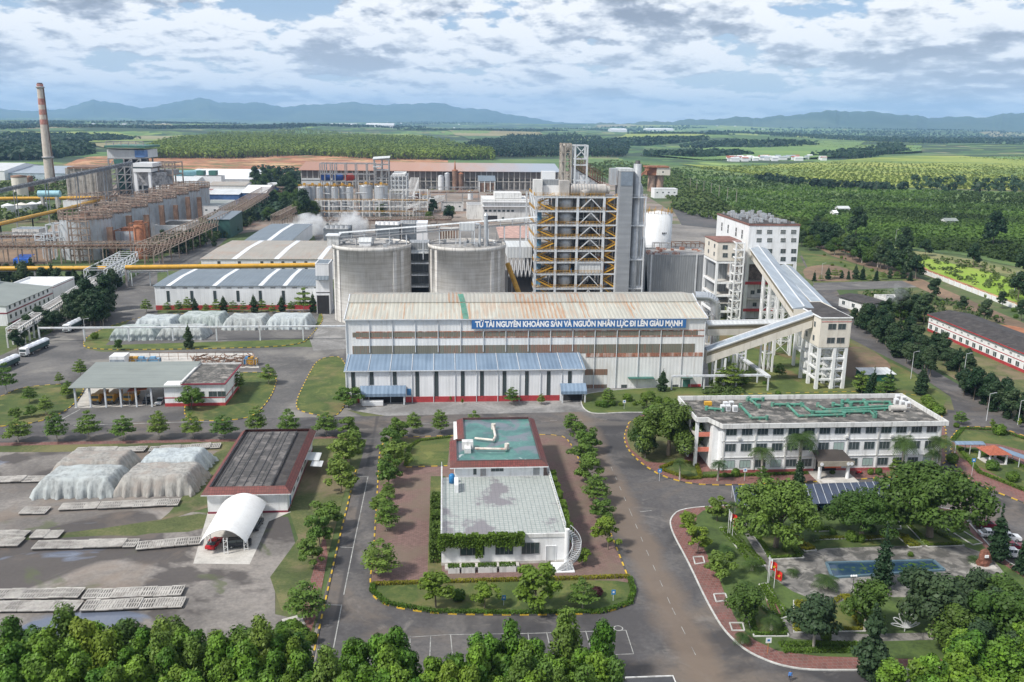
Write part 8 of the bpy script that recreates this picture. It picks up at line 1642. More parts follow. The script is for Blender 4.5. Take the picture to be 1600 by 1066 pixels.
# ---------------------------------------------------------------- park details
def bed(label,px,hm=None,h_=.35,white_edge=True,z=Z1,wd=.5):
    P=[g(*p)for p in px];
    if white_edge:kerb('kerb',P,z,[kerbW],h=.16,wd=.22)
    if hm is not None:
        bx=[];
        for a,b in zip(P,P[1:]+P[:1]):
            a,b=Vector(a),Vector(b);n_=max(1,int((b-a).length/.8))
            for i in range(n_):q=a.lerp(b,(i+.5)/n_);c_=Vector(((sum(p[0]for p in P)/len(P)),sum(p[1]for p in P)/len(P)));q=q+(c_-q).normalized()*.6;bx.append((q.x-.45,q.x+.45,q.y-wd/2,q.y+wd/2,z,z+h_+.05))
        leafbox('clipped_hedge',label,'hedge',bx,60,.12,hm,grp=None)
beds=[([(1171,829),(1203,876),(1256,873),(1228,838)],'clipped hedge border of the lawn under the big round tree',hedgem),
        ([(1232,838),(1241,838),(1276,861),(1258,863)],'narrow hedge bed right of the big round tree',hedgey),
        ([(1270,841),(1318,841),(1322,843),(1273,845)],'yellow clipped hedge strip left of the two small topiaries',hedgey),
        ([(1348,841),(1390,840),(1393,842),(1350,845)],'yellow clipped hedge strip right of the two small topiaries',hedgey),
        ([(1270,826),(1300,826),(1303,831),(1274,832)],'low hedge patch behind the yellow strips',hedgem),
        ([(1397,834),(1412,836),(1440,856),(1421,857)],'hedge bed shaped like a wedge before the pool',hedgey),
        ([(1411,816),(1440,818),(1507,854),(1449,856)],'hedged lawn around the buttressed park tree',hedgem),
        ([(1480,820),(1496,826),(1535,850),(1520,853),(1476,826)],'hedge bed behind the row of parked cars',None),
        ([(1385,816),(1405,817),(1408,828),(1395,829)],'small dark bed between the park trees',None),
        ([(1125,826),(1140,826),(1196,886),(1176,886)],'hedge bed running past the first flag pair',hedgem),
        ([(1186,915),(1196,913),(1232,965),(1215,970)],'hedge bed running past the second flag pair',hedgem),
        ([(1183,942),(1160,945),(1178,996),(1232,996),(1226,975)],'hedge edge of the near lawn by the red walk',hedgem),
        ([(1240,990),(1352,988),(1322,930),(1312,935),(1290,950),(1240,940)],'yellow-green hedge of the lawn below the pool',hedgey),
        ([(1317,930),(1325,931),(1345,962),(1341,966)],'thin hedge bed at the pool corner',hedgey)]
for px,lb,hm in beds:bed(lb,px,hm)
for px in([(1083,872),(1098,871),(1101,881),(1086,883)],[(1115,930),(1133,929),(1137,940),(1119,942)],[(1140,975),(1160,975),(1163,987),(1144,987)]):bed('',px,None,z=Z1)
patch('lawn',[(1172,830),(1203,874),(1254,872),(1228,840)],grassF,Z1+.03);patch('lawn',[(1414,818),(1440,820),(1504,853),(1450,854)],grassF,Z1+.03);patch('lawn',[(1240,988),(1350,986),(1322,938),(1290,952),(1240,944)],grassF,Z1+.03);patch('lawn',[(1184,944),(1162,946),(1179,994),(1230,994),(1222,975)],grassF,Z1+.03)
patch('lawn',[(1290,848),(1400,845),(1405,852),(1290,856)],grassF,Z1+.035);patch('footpath',[(1196,937),(1208,935),(1222,965),(1205,965)],pavd,Z1+.04)
leafbox('clipped_hedge','dark clipped hedge strip between the red walk and the near park lawn','hedge',[(*sorted((g(a,1005)[0],g(a+14,1005)[0])),g(a,1010+b)[1]-.4,g(a,1010+b)[1]+.5,Z1,.6)for a in range(1215,1350,12)for b in(0,10)],60,.12,hedgem)
# island hedges
for px,lb,hm,h_ in(([(583,915),(700,911),(900,906),(983,903)],'clipped hedge along the back of the front lawn',hedgey,.5),([(984,905),(990,925),(984,944),(940,958),(800,960),(680,958),(604,945),(581,925),(583,915)],'clipped hedge following the curved kerb around the front lawn',hedgem,.5),([(634,729),(640,700),(654,690),(704,684)],'low hedge around the small lawn behind the guest house',hedgem,.4),([(1032,733),(1060,722),(1088,727),(1095,748),(1076,750),(1032,735)],'hedge ring of the triangular lawn at the office corner',hedgey,.5),([(1098,747),(1262,741)],'low hedge strip along the office front',hedgem,.5),([(1488,690),(1504,671),(1560,673),(1640,701)],'hedge along the north edge of the right garden',hedgem,.5),([(1500,705),(1530,740),(1600,768),(1690,800)],'hedge along the south edge of the right garden',hedgem,.6),([(1492,700),(1580,722),(1690,775)],'hedge beside the garden path under the walkway',hedgem,.5)):
    bx=[]
    for a,b in zip(px,px[1:]):
        a,b=Vector(g(*a)),Vector(g(*b));n_=max(1,int((b-a).length/.7))
        for i in range(n_):q=a.lerp(b,(i+.5)/n_);bx.append((q.x-.42,q.x+.42,q.y-.35,q.y+.35,Z1,Z1+h_))
    leafbox('clipped_hedge',lb,'hedge',bx,55,.12,hm)
# pool
P_=[g(*p)for p in((1291,882),(1458,878),(1475,893),(1300,905))];R=T('ornamental_pool','long blue ornamental pool in the park plaza','pool',(*P_[3],0));m=MB();m.poly([(x,y,Z1+.12)for x,y in P_[::-1]]);m.o('water',water,R);m=MB()
for a,b in zip(P_,P_[1:]+P_[:1]):m.bar((*a,Z1+.15),(*b,Z1+.15),.5,.4)
m.o('rim',plain('pool_rim',(.09,.15,.19),.5),R)
r2=random.Random(3);m=MB()
for k in range(60):u,v=r2.uniform(.3,.98),r2.uniform(.08,.9);q=[(P_[0][i]*(1-u)+P_[1][i]*u)*(1-v)+(P_[3][i]*(1-u)+P_[2][i]*u)*v for i in(0,1)];m.disc(q[0],q[1],r2.uniform(.12,.3),Z1+.135,8)
props(m.o('lily_pad',hedgem,R),kind='stuff')
# monument, lotus, flags
x,y=g(1536,886);R=T('stone_monument','reddish-brown carved standing stone on the plaza near the parked cars','monument',(x,y,Z1));m=MB();r2=random.Random(1);prof=[(1.15,0),(1.35,.6),(1.25,1.4),(1.05,2.2),(.75,2.9),(.3,3.3),(0.02,3.35)];n_=12
for j,(r_,z)in enumerate(prof):
    for i in range(n_):a=6.283*i/n_;k_=r_*(1+.18*math.sin(3*a+z*2)+r2.uniform(-.08,.08));m.v.append((x+k_*math.cos(a),y+k_*.6*math.sin(a),Z1+.25+z))
for j in range(len(prof)-1):
    for i in range(n_):m.f.append([j*n_+i,j*n_+(i+1)%n_,(j+1)*n_+(i+1)%n_,(j+1)*n_+i]);m.mi.append(0);m.sm.append(False)
m.o('stone',plain('red_stone',(.17,.07,.045),.8,var=.4,sc=1.),R);m=MB();m.box(x-2,x+2,y-1.4,y+1.4,Z1,Z1+.25);m.o('base',concl,R);m=MB();m.box(x-.5,x+.2,y-.95,y-.75,Z1+2.2,Z1+2.7);m.o('plaque',carw,R)
x,y=g(1413,988);R=T('lotus_emblem','white wire lotus flower emblem standing in the near park','emblem',(x,y,Z1));m=MB()
def petal(cx_,cz_,L_,w_,a,m=m):
    pts=[]
    for k in range(13):t_=k/12*2*math.pi;u=L_*(1-math.cos(t_))/2;v=w_*math.sin(t_)*math.sin(min(math.pi,t_/2))**.3*(.6+.4*math.cos(t_*.5));pts.append((cx_+u*math.sin(a)+v*math.cos(a),y,cz_+u*math.cos(a)-v*math.sin(a)))
    m.path(pts,.085,5)
for a,L_,w_ in((0,2.3,.55),(-.42,2.2,.5),(.42,2.2,.5),(-.85,2.1,.45),(.85,2.1,.45),(-1.25,1.9,.3),(1.25,1.9,.3)):petal(x,Z1+.7,L_*1.35,w_*1.3,a)
m.o('outline',carw,R);m=MB();m.bar((x,y,Z1),(x,y,Z1+.8),.12);m.o('stand',steelW,R)
star=plain('flag_yellow',(.75,.55,.03),.6);flagr=plain('flag_red',(.62,.03,.02),.6)
def flag(px_,py_,hh,mat,lb,rd=True):
    x,y=g(px_,py_);R=T('flag_pole',lb,'flag',(x,y,Z1));m=MB();m.tube((x,y,Z1),(x,y,hh+.3),.05,6);m.o('pole',carw,R);m=MB();NX_=8;w_,h_=(1.35,1.7)if rd else(.6,1.9);vs=[]
    for i in range(NX_+1):
        for j in range(5):u,v=i/NX_,j/4;vs.append((x+w_*u*(.92),y-.18*math.sin(u*7+v*2)*u,hh-h_*v-.5*u*u))
    m.add(vs,[(i*5+j,(i+1)*5+j,(i+1)*5+j+1,i*5+j+1)for i in range(NX_)for j in range(4)]);F_=m.o('cloth',mat,R);mod=F_.modifiers.new('thickness','SOLIDIFY');mod.thickness=.02
    if rd:
        m=MB();c_=(x+w_*.46,y-.28,hh-h_*.5-.12);pts=[(c_[0]+(.36 if k%2==0 else.15)*math.sin(k*math.pi/5),c_[1],c_[2]+(.36 if k%2==0 else.15)*math.cos(k*math.pi/5))for k in range(10)];m.poly(pts[::-1]);m.o('star',star,F_)
flag(1137,836,5.2,carw,'slim white flag on the left of the upper flag group',False);flag(1140,836,4.6,flagr,'red star flag in the middle of the upper flag group');flag(1144,839,3.6,flagr,'lower red star flag of the upper flag group')
flag(1199,912,5.2,carw,'slim white flag on the left of the lower flag group',False);flag(1201,912,4.4,flagr,'red star flag in the middle of the lower flag group');flag(1209,920,3.6,flagr,'lower red star flag of the lower flag group')
x,y=g(1331,930);R=T('park_lamp','black park lamp with white globes at the pool edge','lamp',(x,y,Z1));m=MB();m.tube((x,y,Z1),(x,y,3.6),.08,8,.05);m.bar((x-.4,y,3.4),(x+.4,y,3.4),.06);m.o('post',darkm,R)
for d_ in(-.42,0,.42):m=MB();m.lathe(x+d_,y,[(.02,3.45),(.18,3.55),(.22,3.7),(.16,3.85),(.02,3.92)],10);m.o('globe',carw,R)
# blue and white notice signs on posts
signb=plain('sign_blue',(.03,.22,.55),.5)
for px_,py_,hh,lb in((1030,752,2.6,'small blue square sign on a post at the office corner kerb'),(1163,752,2.8,'white square sign on a post before the office front'),(1199,1022,2.4,'small sign on an orange post on the red walk'),(787,947,1.6,'small blue sign on the front lawn'),(958,940,1.8,'small blue sign near the right end of the front lawn'),(975,640,2.4,'white board on a post in the garden beside the hall'),(1518,744,4,'blue round board on a pole in the right garden')):
    x,y=g(px_,py_);R=T('notice_sign',lb,'sign',(x,y,0));m=MB();m.tube((x,y,0),(x,y,hh),.05,6);m.o('post',plain('orange_post',(.5,.2,.06))if 'orange' in lb and 'orange_post' not in MATS else steelW,R);m=MB();w_=.45 if hh>2 else.35;m.box(x-w_,x+w_,y-.06,y-.02,hh-.45,hh+.45);Pn=m.o('panel',signb if 'blue' in lb else carw,R);m=MB();m.box(x-w_*.45,x+w_*.45,y-.075,y-.061,hh-.15,hh+.2);m.o('symbol',carw if 'blue' in lb else signb,Pn)
x,y=g(1290,742);
R=T('motorbike','dark motorbike parked right of the office entrance','motorbike',(*g(1342,742),Z1+.01));m=MB();[m.tube((a,-.05,.3),(a,.05,.3),.3,12)for a in(-.6,.6)];addp(m,'wheel',tyre,R);m=MB();m.bar((-.6,0,.45),(.5,0,.55),.22,.3);m.bar((.45,0,.5),(.6,0,1.0),.07);m.bar((-.7,0,.75),(.1,0,.75),.2,.12);addp(m,'body',carr,R);m=MB();m.bar((.6,-.3,1.),(.6,.3,1.),.05);addp(m,'handlebar',darkm,R)
# gate roof cut by the bottom edge
x0_,y0_=g(978,1060,3.);x1_,_=g(1052,1060,3.);R=T('gate_board','black roof edge of a gate structure at the bottom edge','gate',(x0_,y0_,0));m=MB();m.box(x0_,x1_,y0_-6,y0_,2.7,3.);m.o('roof',darkm,R);m=MB();m.box(x0_-.1,x1_+.1,y0_,y0_+.15,2.9,3.15);m.box(x1_,x1_+.12,y0_-6,y0_,2.9,3.15);m.o('trim',white_old,R);m=MB();[m.box(x-.15,x+.15,y0_-1,y0_-.7,0,2.7)for x in(x0_+.5,x1_-.5)];m.o('post',steelG,R)
# one walking person on the road at the bottom edge
def person(label,loc,rz,shirt,trousers):
    R=T('person',label,'person',loc,None,rz)
    J={'pel':(0,0,.93),'sp':(0,0,1.15),'ch':(0,.02,1.36),'nk':(0,.03,1.50),'hd':(0,.06,1.60),'ht':(0,.05,1.74),'hl':(-.10,0,.90),'kl':(-.11,.14,.50),'al':(-.11,.12,.09),'tl':(-.11,.27,.04),'hr':(.10,0,.90),'kr':(.11,-.02,.50),'ar':(.11,-.24,.13),'tr':(.11,-.12,.03),
         'sl':(-.19,.02,1.42),'el':(-.26,-.10,1.14),'wl':(-.25,.04,.92),'fl':(-.25,.10,.84),'sr':(.19,.02,1.42),'er':(.26,.0,1.14),'wr':(.25,.18,.98),'fr':(.25,.26,.93)}
    Rd=dict(pel=.15,sp=.135,ch=.16,nk=.06,hd=.10,ht=.085,hl=.10,kl=.065,al=.045,tl=.04,hr=.10,kr=.065,ar=.045,tr=.04,sl=.065,el=.045,wl=.032,fl=.028,sr=.065,er=.045,wr=.032,fr=.028)
    E_=[('pel','sp'),('sp','ch'),('ch','nk'),('nk','hd'),('hd','ht'),('pel','hl'),('hl','kl'),('kl','al'),('al','tl'),('pel','hr'),('hr','kr'),('kr','ar'),('ar','tr'),('ch','sl'),('sl','el'),('el','wl'),('wl','fl'),('ch','sr'),('sr','er'),('er','wr'),('wr','fr')]
    for s_ in('l','r'):
        w_=Vector(J['w'+s_]);f_=Vector(J['f'+s_]);d=(f_-w_).normalized()
        for k in range(5):
            n1_,n2_='g%s%d'%(s_,k),'h%s%d'%(s_,k);o_=Vector(((k-2)*.016,0,-.01*(k==0)));J[n1_]=tuple(f_+o_+d*.02);J[n2_]=tuple(f_+o_*1.3+d*(.05+.012*(2-abs(k-2)))+Vector((0,0,-.015)));Rd[n1_]=.009;Rd[n2_]=.007;E_+=[('f'+s_,n1_),(n1_,n2_)]
    ks=list(J);me=bpy.data.meshes.new('body');me.from_pydata([J[k]for k in ks],[(ks.index(a),ks.index(b))for a,b in E_],[]);me.materials.append(shirt);ob=bpy.data.objects.new('body',me);lnk(ob,R);md=ob.modifiers.new('skin','SKIN')
    for i,k in enumerate(ks):sv_=me.skin_vertices[0].data[i];sv_.radius=(Rd[k],Rd[k]);sv_.use_root=k=='pel'
    md.use_smooth_shade=True;s2=ob.modifiers.new('subdiv','SUBSURF');s2.levels=1;s2.render_levels=1
    t_,mm=newmat('person_%s'%label[:6].replace(' ','_'));tc_=t_.n('ShaderNodeTexCoord');s3=t_.n('ShaderNodeSeparateXYZ',{0:(tc_,3)});
    c1_=t_.mix(t_.m('GREATER_THAN',(s3,2),.92),trousers,(.05,.20,.55));c2_=t_.mix(t_.m('GREATER_THAN',(s3,2),1.475),mo(c1_),(.36,.20,.13));c3_=t_.mix(t_.m('GREATER_THAN',(s3,2),1.66),mo(c2_),(.02,.015,.01));finish(t_,mo(c3_),.7);me.materials.clear();me.materials.append(mm)
    m=MB();m.lathe(0,.04,[(.115,1.66),(.12,1.70),(.10,1.78),(.02,1.81)],12);addp(m,'hair',darkm,R);return R
person('person in a blue shirt walking on the road at the bottom edge',(*g(1234,1064),.01),math.radians(160),carw,(.03,.03,.05))

# ---------------------------------------------------------------- trees and shrubs one by one
def tr(key,px_,py_,label,grp=None,sc=1.,z=0.):return put(key,(*g(px_,py_),z),label,grp,sc)
rp=random.Random(77)
def scat(keys,pts,phrase,grp,sc,word='from the left'):
    for k,(a,b)in enumerate(sorted(pts)):put(keys[(k*7+k//3)%len(keys)],(*g(a,b),0.),'%s, %s %s'%(phrase,ORD[k],word),grp,sc(a,b)if callable(sc)else rp.uniform(*sc))
# row on the south side of the cross road (x pixel of trunk, y pixel of foot)
row=[(29,692),(90,690),(139,688),(194,688),(249,686),(302,685),(349,685),(402,680),(452,679),(510,681)]
for k,(a,b)in enumerate(row):tr('almond%d'%(k%3),a,b,'layered street tree, %s from the left along the near side of the cross road'%ORD[k],'street trees along the cross road',rp.uniform(.92,1.12),.05)
for k,(a,b,s_)in enumerate(((300,640,1.3),(375,592+20,.9),(420,600,1.),(330,628,.7),(545,637,1.35),(10,614,1.3),(46,630,.8),(72,648,.9),(24,655,.7),(104,622,.8),(126,590,.9),(94,600,.55),(49,652,.6),(108,618,.7))):tr('almond%d'%(k%3)if k%4 else 'lush1',a,b,'lawn tree, %s counted of those on the left lawns by the depot'%ORD[k],'trees on the lawns by the depot',s_*.85,.12)
# avenue left of the left road
for k,(a,b,s_)in enumerate(((547,684,.9),(551,706,1.05),(540,728,1.15),(533,770,1.15),(508,828,1.1),(500,855,.95),(490,885,1.),(477,968,1.15),(525,750,.9))):tr('lush%d'%(k%3)if k not in(7,)else 'almond0',a,b,'spreading avenue tree, %s from the far end on the left verge of the narrow road'%ORD[k],'avenue trees left of the narrow road',s_)
for k,(a,b,s_)in enumerate(((645,676,.8),(688,678,.85),(740,678,.8),(770,678,.7),(893,676,.8),(620,690,1.1),(612,712,1.15),(620,735,1.15),(608,760,1.1),(600,805,.9),(604,830,.85),(593,900,1.05),(606,780,.55))):tr(('lush%d'%(k%3))if k<10 and k>4 else 'almond%d'%(k%3),a,b,'tree on the guest house block, %s counted along its far and left edges'%ORD[k],'trees around the guest house block',s_,.12)
for k,(a,b,s_,ky)in enumerate(((905,690,.85,'lush0'),(918,708,.95,'lush1'),(912,730,1.1,'lush2'),(918,755,1.15,'lush0'),(932,788,.95,'almond1'),(940,815,.85,'lush1'),(950,860,1.,'fresh0'),(913,883,.5,'fresh1'))):tr(ky,a,b,'tree in the row right of the guest house, %s from the far end'%ORD[k],'trees right of the guest house',s_,.12)
for k,(a,b,s_,ky,lb)in enumerate(((681,950,1.05,'fresh0','bright spreading tree at the left of the front lawn'),(757,951,.75,'fresh1','slim small-crowned tree in front of the guest house planters'),(838,950,1.3,'fresh1','widest light green tree in the middle of the front lawn'),(910,952,.8,'almond2','thin tree at the right of the front lawn'),(588,948,.0,'sapling',''))):
    if s_:tr(ky,a,b,lb,None,s_,.13)
tr('shrub',717,938,'round dark shrub between two trees on the front lawn',None,1.2,.13);tr('pshrub',932,932,'round purple-leaved shrub near the right end of the front lawn',None,1.2,.13)
# garden bed right of the hall
for k,(a,b,s_,ky,lb)in enumerate(((1034,612,.75,'cas','young layered conifer in front of the hall end wall'),(950,632,.7,'almond1','sparse bare-branched tree in the bed beside the wing'),(1010,640,.9,'lush0','low bushy tree left of the dark garden tree'),(800,632,.75,'almond0','small tree before the wing wall'),(846,632,.45,'almond1','thin sapling before the wing near the right portal'),(704,628,.4,'sapling','small plant at the foot of the wing wall'),(722,632,.4,'sapling','second small plant at the foot of the wing wall'))):tr(ky,a,b,lb,None,s_,.0)
scat(('shrub',),[(935+k*12+rp.uniform(-4,4),628+rp.uniform(-6,9))for k in range(16)],'rounded green bush in the bed beside the hall','bushes of the bed beside the hall',(.7,1.4))
# dark tree clump
tr('big0',1044,712,'largest dark round tree left of the office',None,1.12,.12);tr('mid',1004,700,'medium tree at the road corner left of the dark round tree',None,.85,.12);tr('mid2',1008,716,'dark shrubby tree in front of the road corner tree',None,.7,.12);tr('lush2',1016,672,'light bushy tree behind the road corner',None,1.1,.12);tr('mid',1062,668,'tree half behind the largest dark round tree',None,.9,.12);tr('fresh0',998,672,'yellow-green bush tree at the north road corner',None,.6,.12)
# office palms and shrubs
for k,(a,b,s_,ky,lb)in enumerate(((1062,750,.75,'palm2','short yellowish palm on the triangular lawn'),(1121,752,.8,'palm2','short palm at the left corner of the office front'),(1190,746,1.05,'palm','tall palm before the fourth window column of the office'),(1247,742,1.25,'palm','tallest palm left of the office portico'),(1408,742,1.15,'palm','palm before the right part of the office'),(1466,738,1.1,'palm','palm at the right corner of the office'),(1454,736,.9,'palm2','smaller palm beside the corner palm'))):tr(ky,a,b,lb,None,s_,.1)
tr('shrub',1149,745,'clipped round ball shrub before the office',None,1.15,.12);tr('shrub',1133,746,'small low shrub left of the ball shrub',None,.7,.12)
for k,(a,b,s_)in enumerate(((1487,724,1.4),(1550,735,1.6),(1581,752,1.5),(1420,742,1.5),(1300,742,.6),(1372,742,.9),(1561,680,1.7),(1494,668,.8),(1360,742,.8))):tr('shrub',a,b,'ball-shaped shrub, %s of those around the office end and right garden'%ORD[k],'ball shrubs around the office',s_,.13)
for k,(a,b,s_,ky)in enumerate(((1500,663,.8,'almond0'),(1550,672,.9,'sapling'),(1398,744,.7,'almond1'),(1190,752,.6,'almond2'),(1592,668,.8,'sapling'),(1248,760,1.1,'spire2'))):tr(ky,a,b,'slim young tree, %s of those by the office kerbs'%ORD[k],'young trees by the office',s_*.8,.1)
# park
for k,(a,b,s_,ky,lb)in enumerate(((1212,856,1.15,'big1','huge round park tree with pale leaves left of the car port'),(1346,838,.85,'big0','broad park tree in the middle beside the car port'),(1452,840,1.25,'big2','broad bright park tree with buttressed trunk'),(1090,862,.85,'fresh1','bright tree at the park corner by the road'),(1075,838,.75,'fresh0','pale small-leaved tree at the park tip'),(1126,905,.9,'lush1','bushy tree on the road side of the park'),(1162,975,.82,'mid','tall bushy tree by the near tree pit'),(1271,1012,.95,'mid2','grey-green tree with pale trunk near the red walk'),(1120,815,.8,'lush2','dark small tree beside the round park tree'),(1350,986,.95,'mid','dense tree left of the lotus emblem'),(1456,994,1.2,'mid2','greyish tree behind and right of the lotus emblem'),(1425,938,.75,'mid2','grey-green tree at the near side of the pool'),(1560,975,1.,'mid','dark tree group member at the right of the plaza'),(1515,965,.9,'mid2','dark tree beside the plaza right corner'),(1145,812,.6,'palm2','little palm near the upper flags'))):tr(ky,a,b,lb,None,s_,.13)
for k,(a,b,s_,ky,lb)in enumerate(((1378,920,.95,'spire','slender pointed conifer rising in front of the pool'),(1558,878,1.05,'spire','tall pointed conifer beside the parked cars'),(1360,1066,1.0,'cas2','tall fine-needled conifer at the bottom of the red walk'),(1600,895,1.1,'spire2','pointed conifer cut by the right edge'),(1452,775,.7,'spire2','pointed conifer behind the broad park trees'),(1528,792,.45,'spire2','small pointed conifer by the road bend'),(1410,752,.5,'spire','narrow conifer before the office right side'))):tr(ky,a,b,lb,None,s_,.13)
for k,(a,b,s_)in enumerate(((1135,870,1.),(1175,892,1.),(1290,920,1.1),(1168,928,1.),(1205,985,1.1),(1272,846,.7),(1160,1006,.8),(1520,880,.6),(1238,900,.6),(1215,905,.7))):tr('fan',a,b,'low fan palm, %s of those scattered in the park beds'%ORD[k],'low palms in the park beds',s_,.13)
for k,(a,b,s_)in enumerate(((1228,862,.8),(1330,846,1.2),(1345,848,.9),(1362,832,.8),(1300,836,.7),(1422,870,.6),(1500,915,1.),(1330,950,1.),(1350,975,1.1),(1290,1000,.8),(1480,1005,1.3),(1520,1010,1.3),(1255,985,.8))):tr('shrub',a,b,'rounded topiary bush, %s of those scattered in the park'%ORD[k],'topiary bushes in the park',s_,.13)
# wood along the bottom right
for k in range(34):
    a=1500+rp.random()*150;b=992+rp.random()*110
    if k>26:a,b=1385+rp.random()*110,1046+rp.random()*50
    q=g(a,b,6.);put('wood%d'%(k%4),(*q,0.),'light green tree in the dense wood at the bottom right corner','trees of the bottom right wood',rp.uniform(.7,.95))
for k,(a,b)in enumerate(((1500,958),(1568,935),(1592,958),(1532,972),(1540,945),(1602,985))):put(('mid','mid2')[k%2],(*g(a,b,7.),0.),'dark tree, %s of the belt between plaza and bottom right wood'%ORD[k],'dark belt trees right of the lotus',rp.uniform(.75,1.))
# foreground wood along the bottom edge
def woodrow(px0,px1,n_,y0_,y1_,top):
    for k in range(n_):
        a=px0+(px1-px0)*(k+rp.uniform(.1,.9))/n_;yy=rp.uniform(y0_,y1_)
        if 470<a<520 and yy<1040:continue
        q=g(a,yy,8.8);put('wood%d'%rp.choice((0,1,2,3,0,1,2,3,4,5)),(*q,0.),'bright green tree in the close wood along the bottom edge','trees of the close wood at the bottom edge',(lambda u:(u*.82,u*.82,u*1.02))(rp.uniform(.82,1.08)))
woodrow(-40,480,17,988,1006,9);woodrow(-50,500,19,1006,1026,9);woodrow(-50,510,20,1024,1044,9);woodrow(-50,520,20,1046,1066,9);woodrow(-50,520,18,1070,1095,9);woodrow(-50,520,14,1100,1140,9)
woodrow(530,650,5,1002,1020,9);woodrow(560,960,14,1028,1046,9);woodrow(720,945,8,985,1008,9);woodrow(530,970,17,1050,1075,9);woodrow(530,970,14,1080,1120,9)
for k,(a,b)in enumerate(((190,985),(272,970),(382,985),(445,990))):put('mid',(*g(a,b,8),0.),'darker round tree, %s from the left at the back of the bottom wood'%ORD[k],'darker trees at the back of the bottom wood',rp.uniform(.8,1.))
for k in range(9):tr('shrub',425+rp.random()*65,985+rp.random()*22,'light green bush beside the lower end of the narrow road','bushes beside the narrow road end',rp.uniform(1.,1.6))
# left middle: casuarina belts
scat(('cas','cas2','spire2','pineA'),[(-20+k*4.6+rp.uniform(-4,4),447+rp.uniform(-3,9))for k in range(46)],'dark conifer in the belt under the yellow pipeline','conifer belt under the yellow pipeline',(.8,1.2))
pts=[(20+150*k/25+rp.uniform(-12,12),545-62*k/25+rp.uniform(-10,10))for k in range(26)];pts=[(a,b-16 if 40<a<85 and b>530 else b)for a,b in pts]
scat(('pineA','pineB','mid2'),pts,'dark roadside tree in the strip beside the parked trucks','roadside trees beside the parked trucks',lambda a,b:rp.uniform(.55,.7)if a<95 else rp.uniform(.8,1.))
scat(('pineB','mid2'),[(128+rp.random()*50,478+rp.random()*34)for k in range(14)],'tall dark tree in the grove by the truck road junction','grove by the truck road junction',(.85,1.1))
scat(('cas','pineA'),[(a,400-(a-150)*.12+rp.uniform(-6,8))for a in[150+rp.random()*190 for k in range(22)]],'dark tree between the stained tanks and the yellow pipeline','trees between tanks and pipeline',(.7,1.))
scat(('pineA','mid2','cas2'),[(260+150*t_+rp.uniform(-8,14),398-62*t_+rp.uniform(-2,8))for t_ in[rp.random()for k in range(30)]],'dark tree along the rusty pipe rack road','trees along the rusty pipe rack',(.8,1.1))
scat(('mid','pineB'),[(395+rp.random()*75,272+rp.random()*55)for k in range(34)],'dark tree in the thicket left of the central tanks','thicket left of the central tanks',(1.2,1.8))
for k,(a,b,s_)in enumerate(((468,345,1.8),(474,344,2.),(487,342,1.9),(461,342,1.6),(538,338,1.4),(544,338,1.3),(597,340,1.5),(658,285,1.8),(420,345,1.3),(445,338,1.3),(671,350,1.2),(700,348,1.2),(706,340,1.1),(676,338,1.2))):put(('mid','pineB')[k%2],(*g(a,b),0.),'dark round tree, %s of those standing before the central tank farm'%ORD[k],'trees before the central tank farm',s_*.9)
for k in range(17):
    a=262+k*15+rp.uniform(-3,3);put(('cas','almond0','almond2')[k%3]if a>300 else 'almond1',(*g(a,488+rp.uniform(-1,2)),0.),'small tiered tree, %s from the left along the red base of the warehouse'%ORD[k],'small trees along the warehouse wall',rp.uniform(.55,.85)if k!=14 else 1.3)
tr('almond1',229,489,'lone umbrella-shaped tree on the paving left of the warehouse',None,.8);tr('cas',295,545,'conifer standing before the covered heaps on the island',None,.9,.12);tr('mid',186,548,'bush tree at the left tip of the covered heap island',None,.4,.12);tr('shrub',148,530,'dark shrub by the lamp at the island corner',None,1.6,.12)
# right side avenues
for side in(0,1):
    scat(('pineA','pineB','cas2','mid2'),[((1335 if side else 1350)+(115 if side else 165)*k/24+rp.uniform(-4,4),(508 if side else 500)+(82 if side else 92)*k/24+rp.uniform(-4,4))for k in range(25)],'dark avenue tree on the %s side of the diagonal right road'%('near' if side else 'far'),'avenue trees, near side' if side else 'avenue trees, far side',(.6,.9),'from the back')
scat(('pineA','pineB','spire2'),[(1505+140*t_,615+72*t_+rp.uniform(-14,6))for t_ in[rp.random()for k in range(34)]],'dark tree before the long black-roofed building','trees before the black-roofed building',(.55,.8))
tr('spire',1437,618,'dense dark conifer alone on the lawn behind the office',None,.95);tr('cas',1441,612,'second conifer touching the lone dark one',None,.8)
scat(('shrub','almond2','spire2'),[(1335+rp.random()*60,612+rp.random()*20)for k in range(12)],'small bush or tree near the green shelter','planting near the green shelter',(.6,1.))
for k,(a,b)in enumerate(((1455,640),(1448,632),(1466,648))):tr('shrub',a,b,'light green bush at the tip of the lawn by the junction','bushes at the junction lawn tip',1.7)
scat(('mid','pineA','pineB'),[(1266+165*k/29+rp.uniform(-4,4),383+52*k/29+rp.uniform(-3,4))for k in range(30)],'tall green tree along the perimeter track','trees along the perimeter track',(1.05,1.5))
scat(('mid','mid2'),[(1250+rp.random()*40,352+rp.random()*40)for k in range(16)],'bushy tree behind the process building','trees behind the process building',(.8,1.3))
scat(('spire2','almond0','cas'),[(1272+150*k/14,437+rp.uniform(-2,3))for k in range(15)],'small tree along the back road','small trees along the back road',(.5,.95))
scat(('shrub','pineA'),[(1350+rp.random()*260,455+rp.random()*60)for k in range(26)],'scattered dark bush on the open eastern plot','bushes on the open eastern plot',(.6,1.5))
scat(('mid','pineB'),[(1370+rp.random()*62,490+rp.random()*14)for k in range(12)],'bushy tree around the steaming basin','trees around the steaming basin',(.5,.8))
scat(('shrub',),[(1280+rp.random()*130,395+rp.random()*35)for k in range(18)],'small bush on the lawn beside the back road','bushes on the back lawn',(.6,1.2))
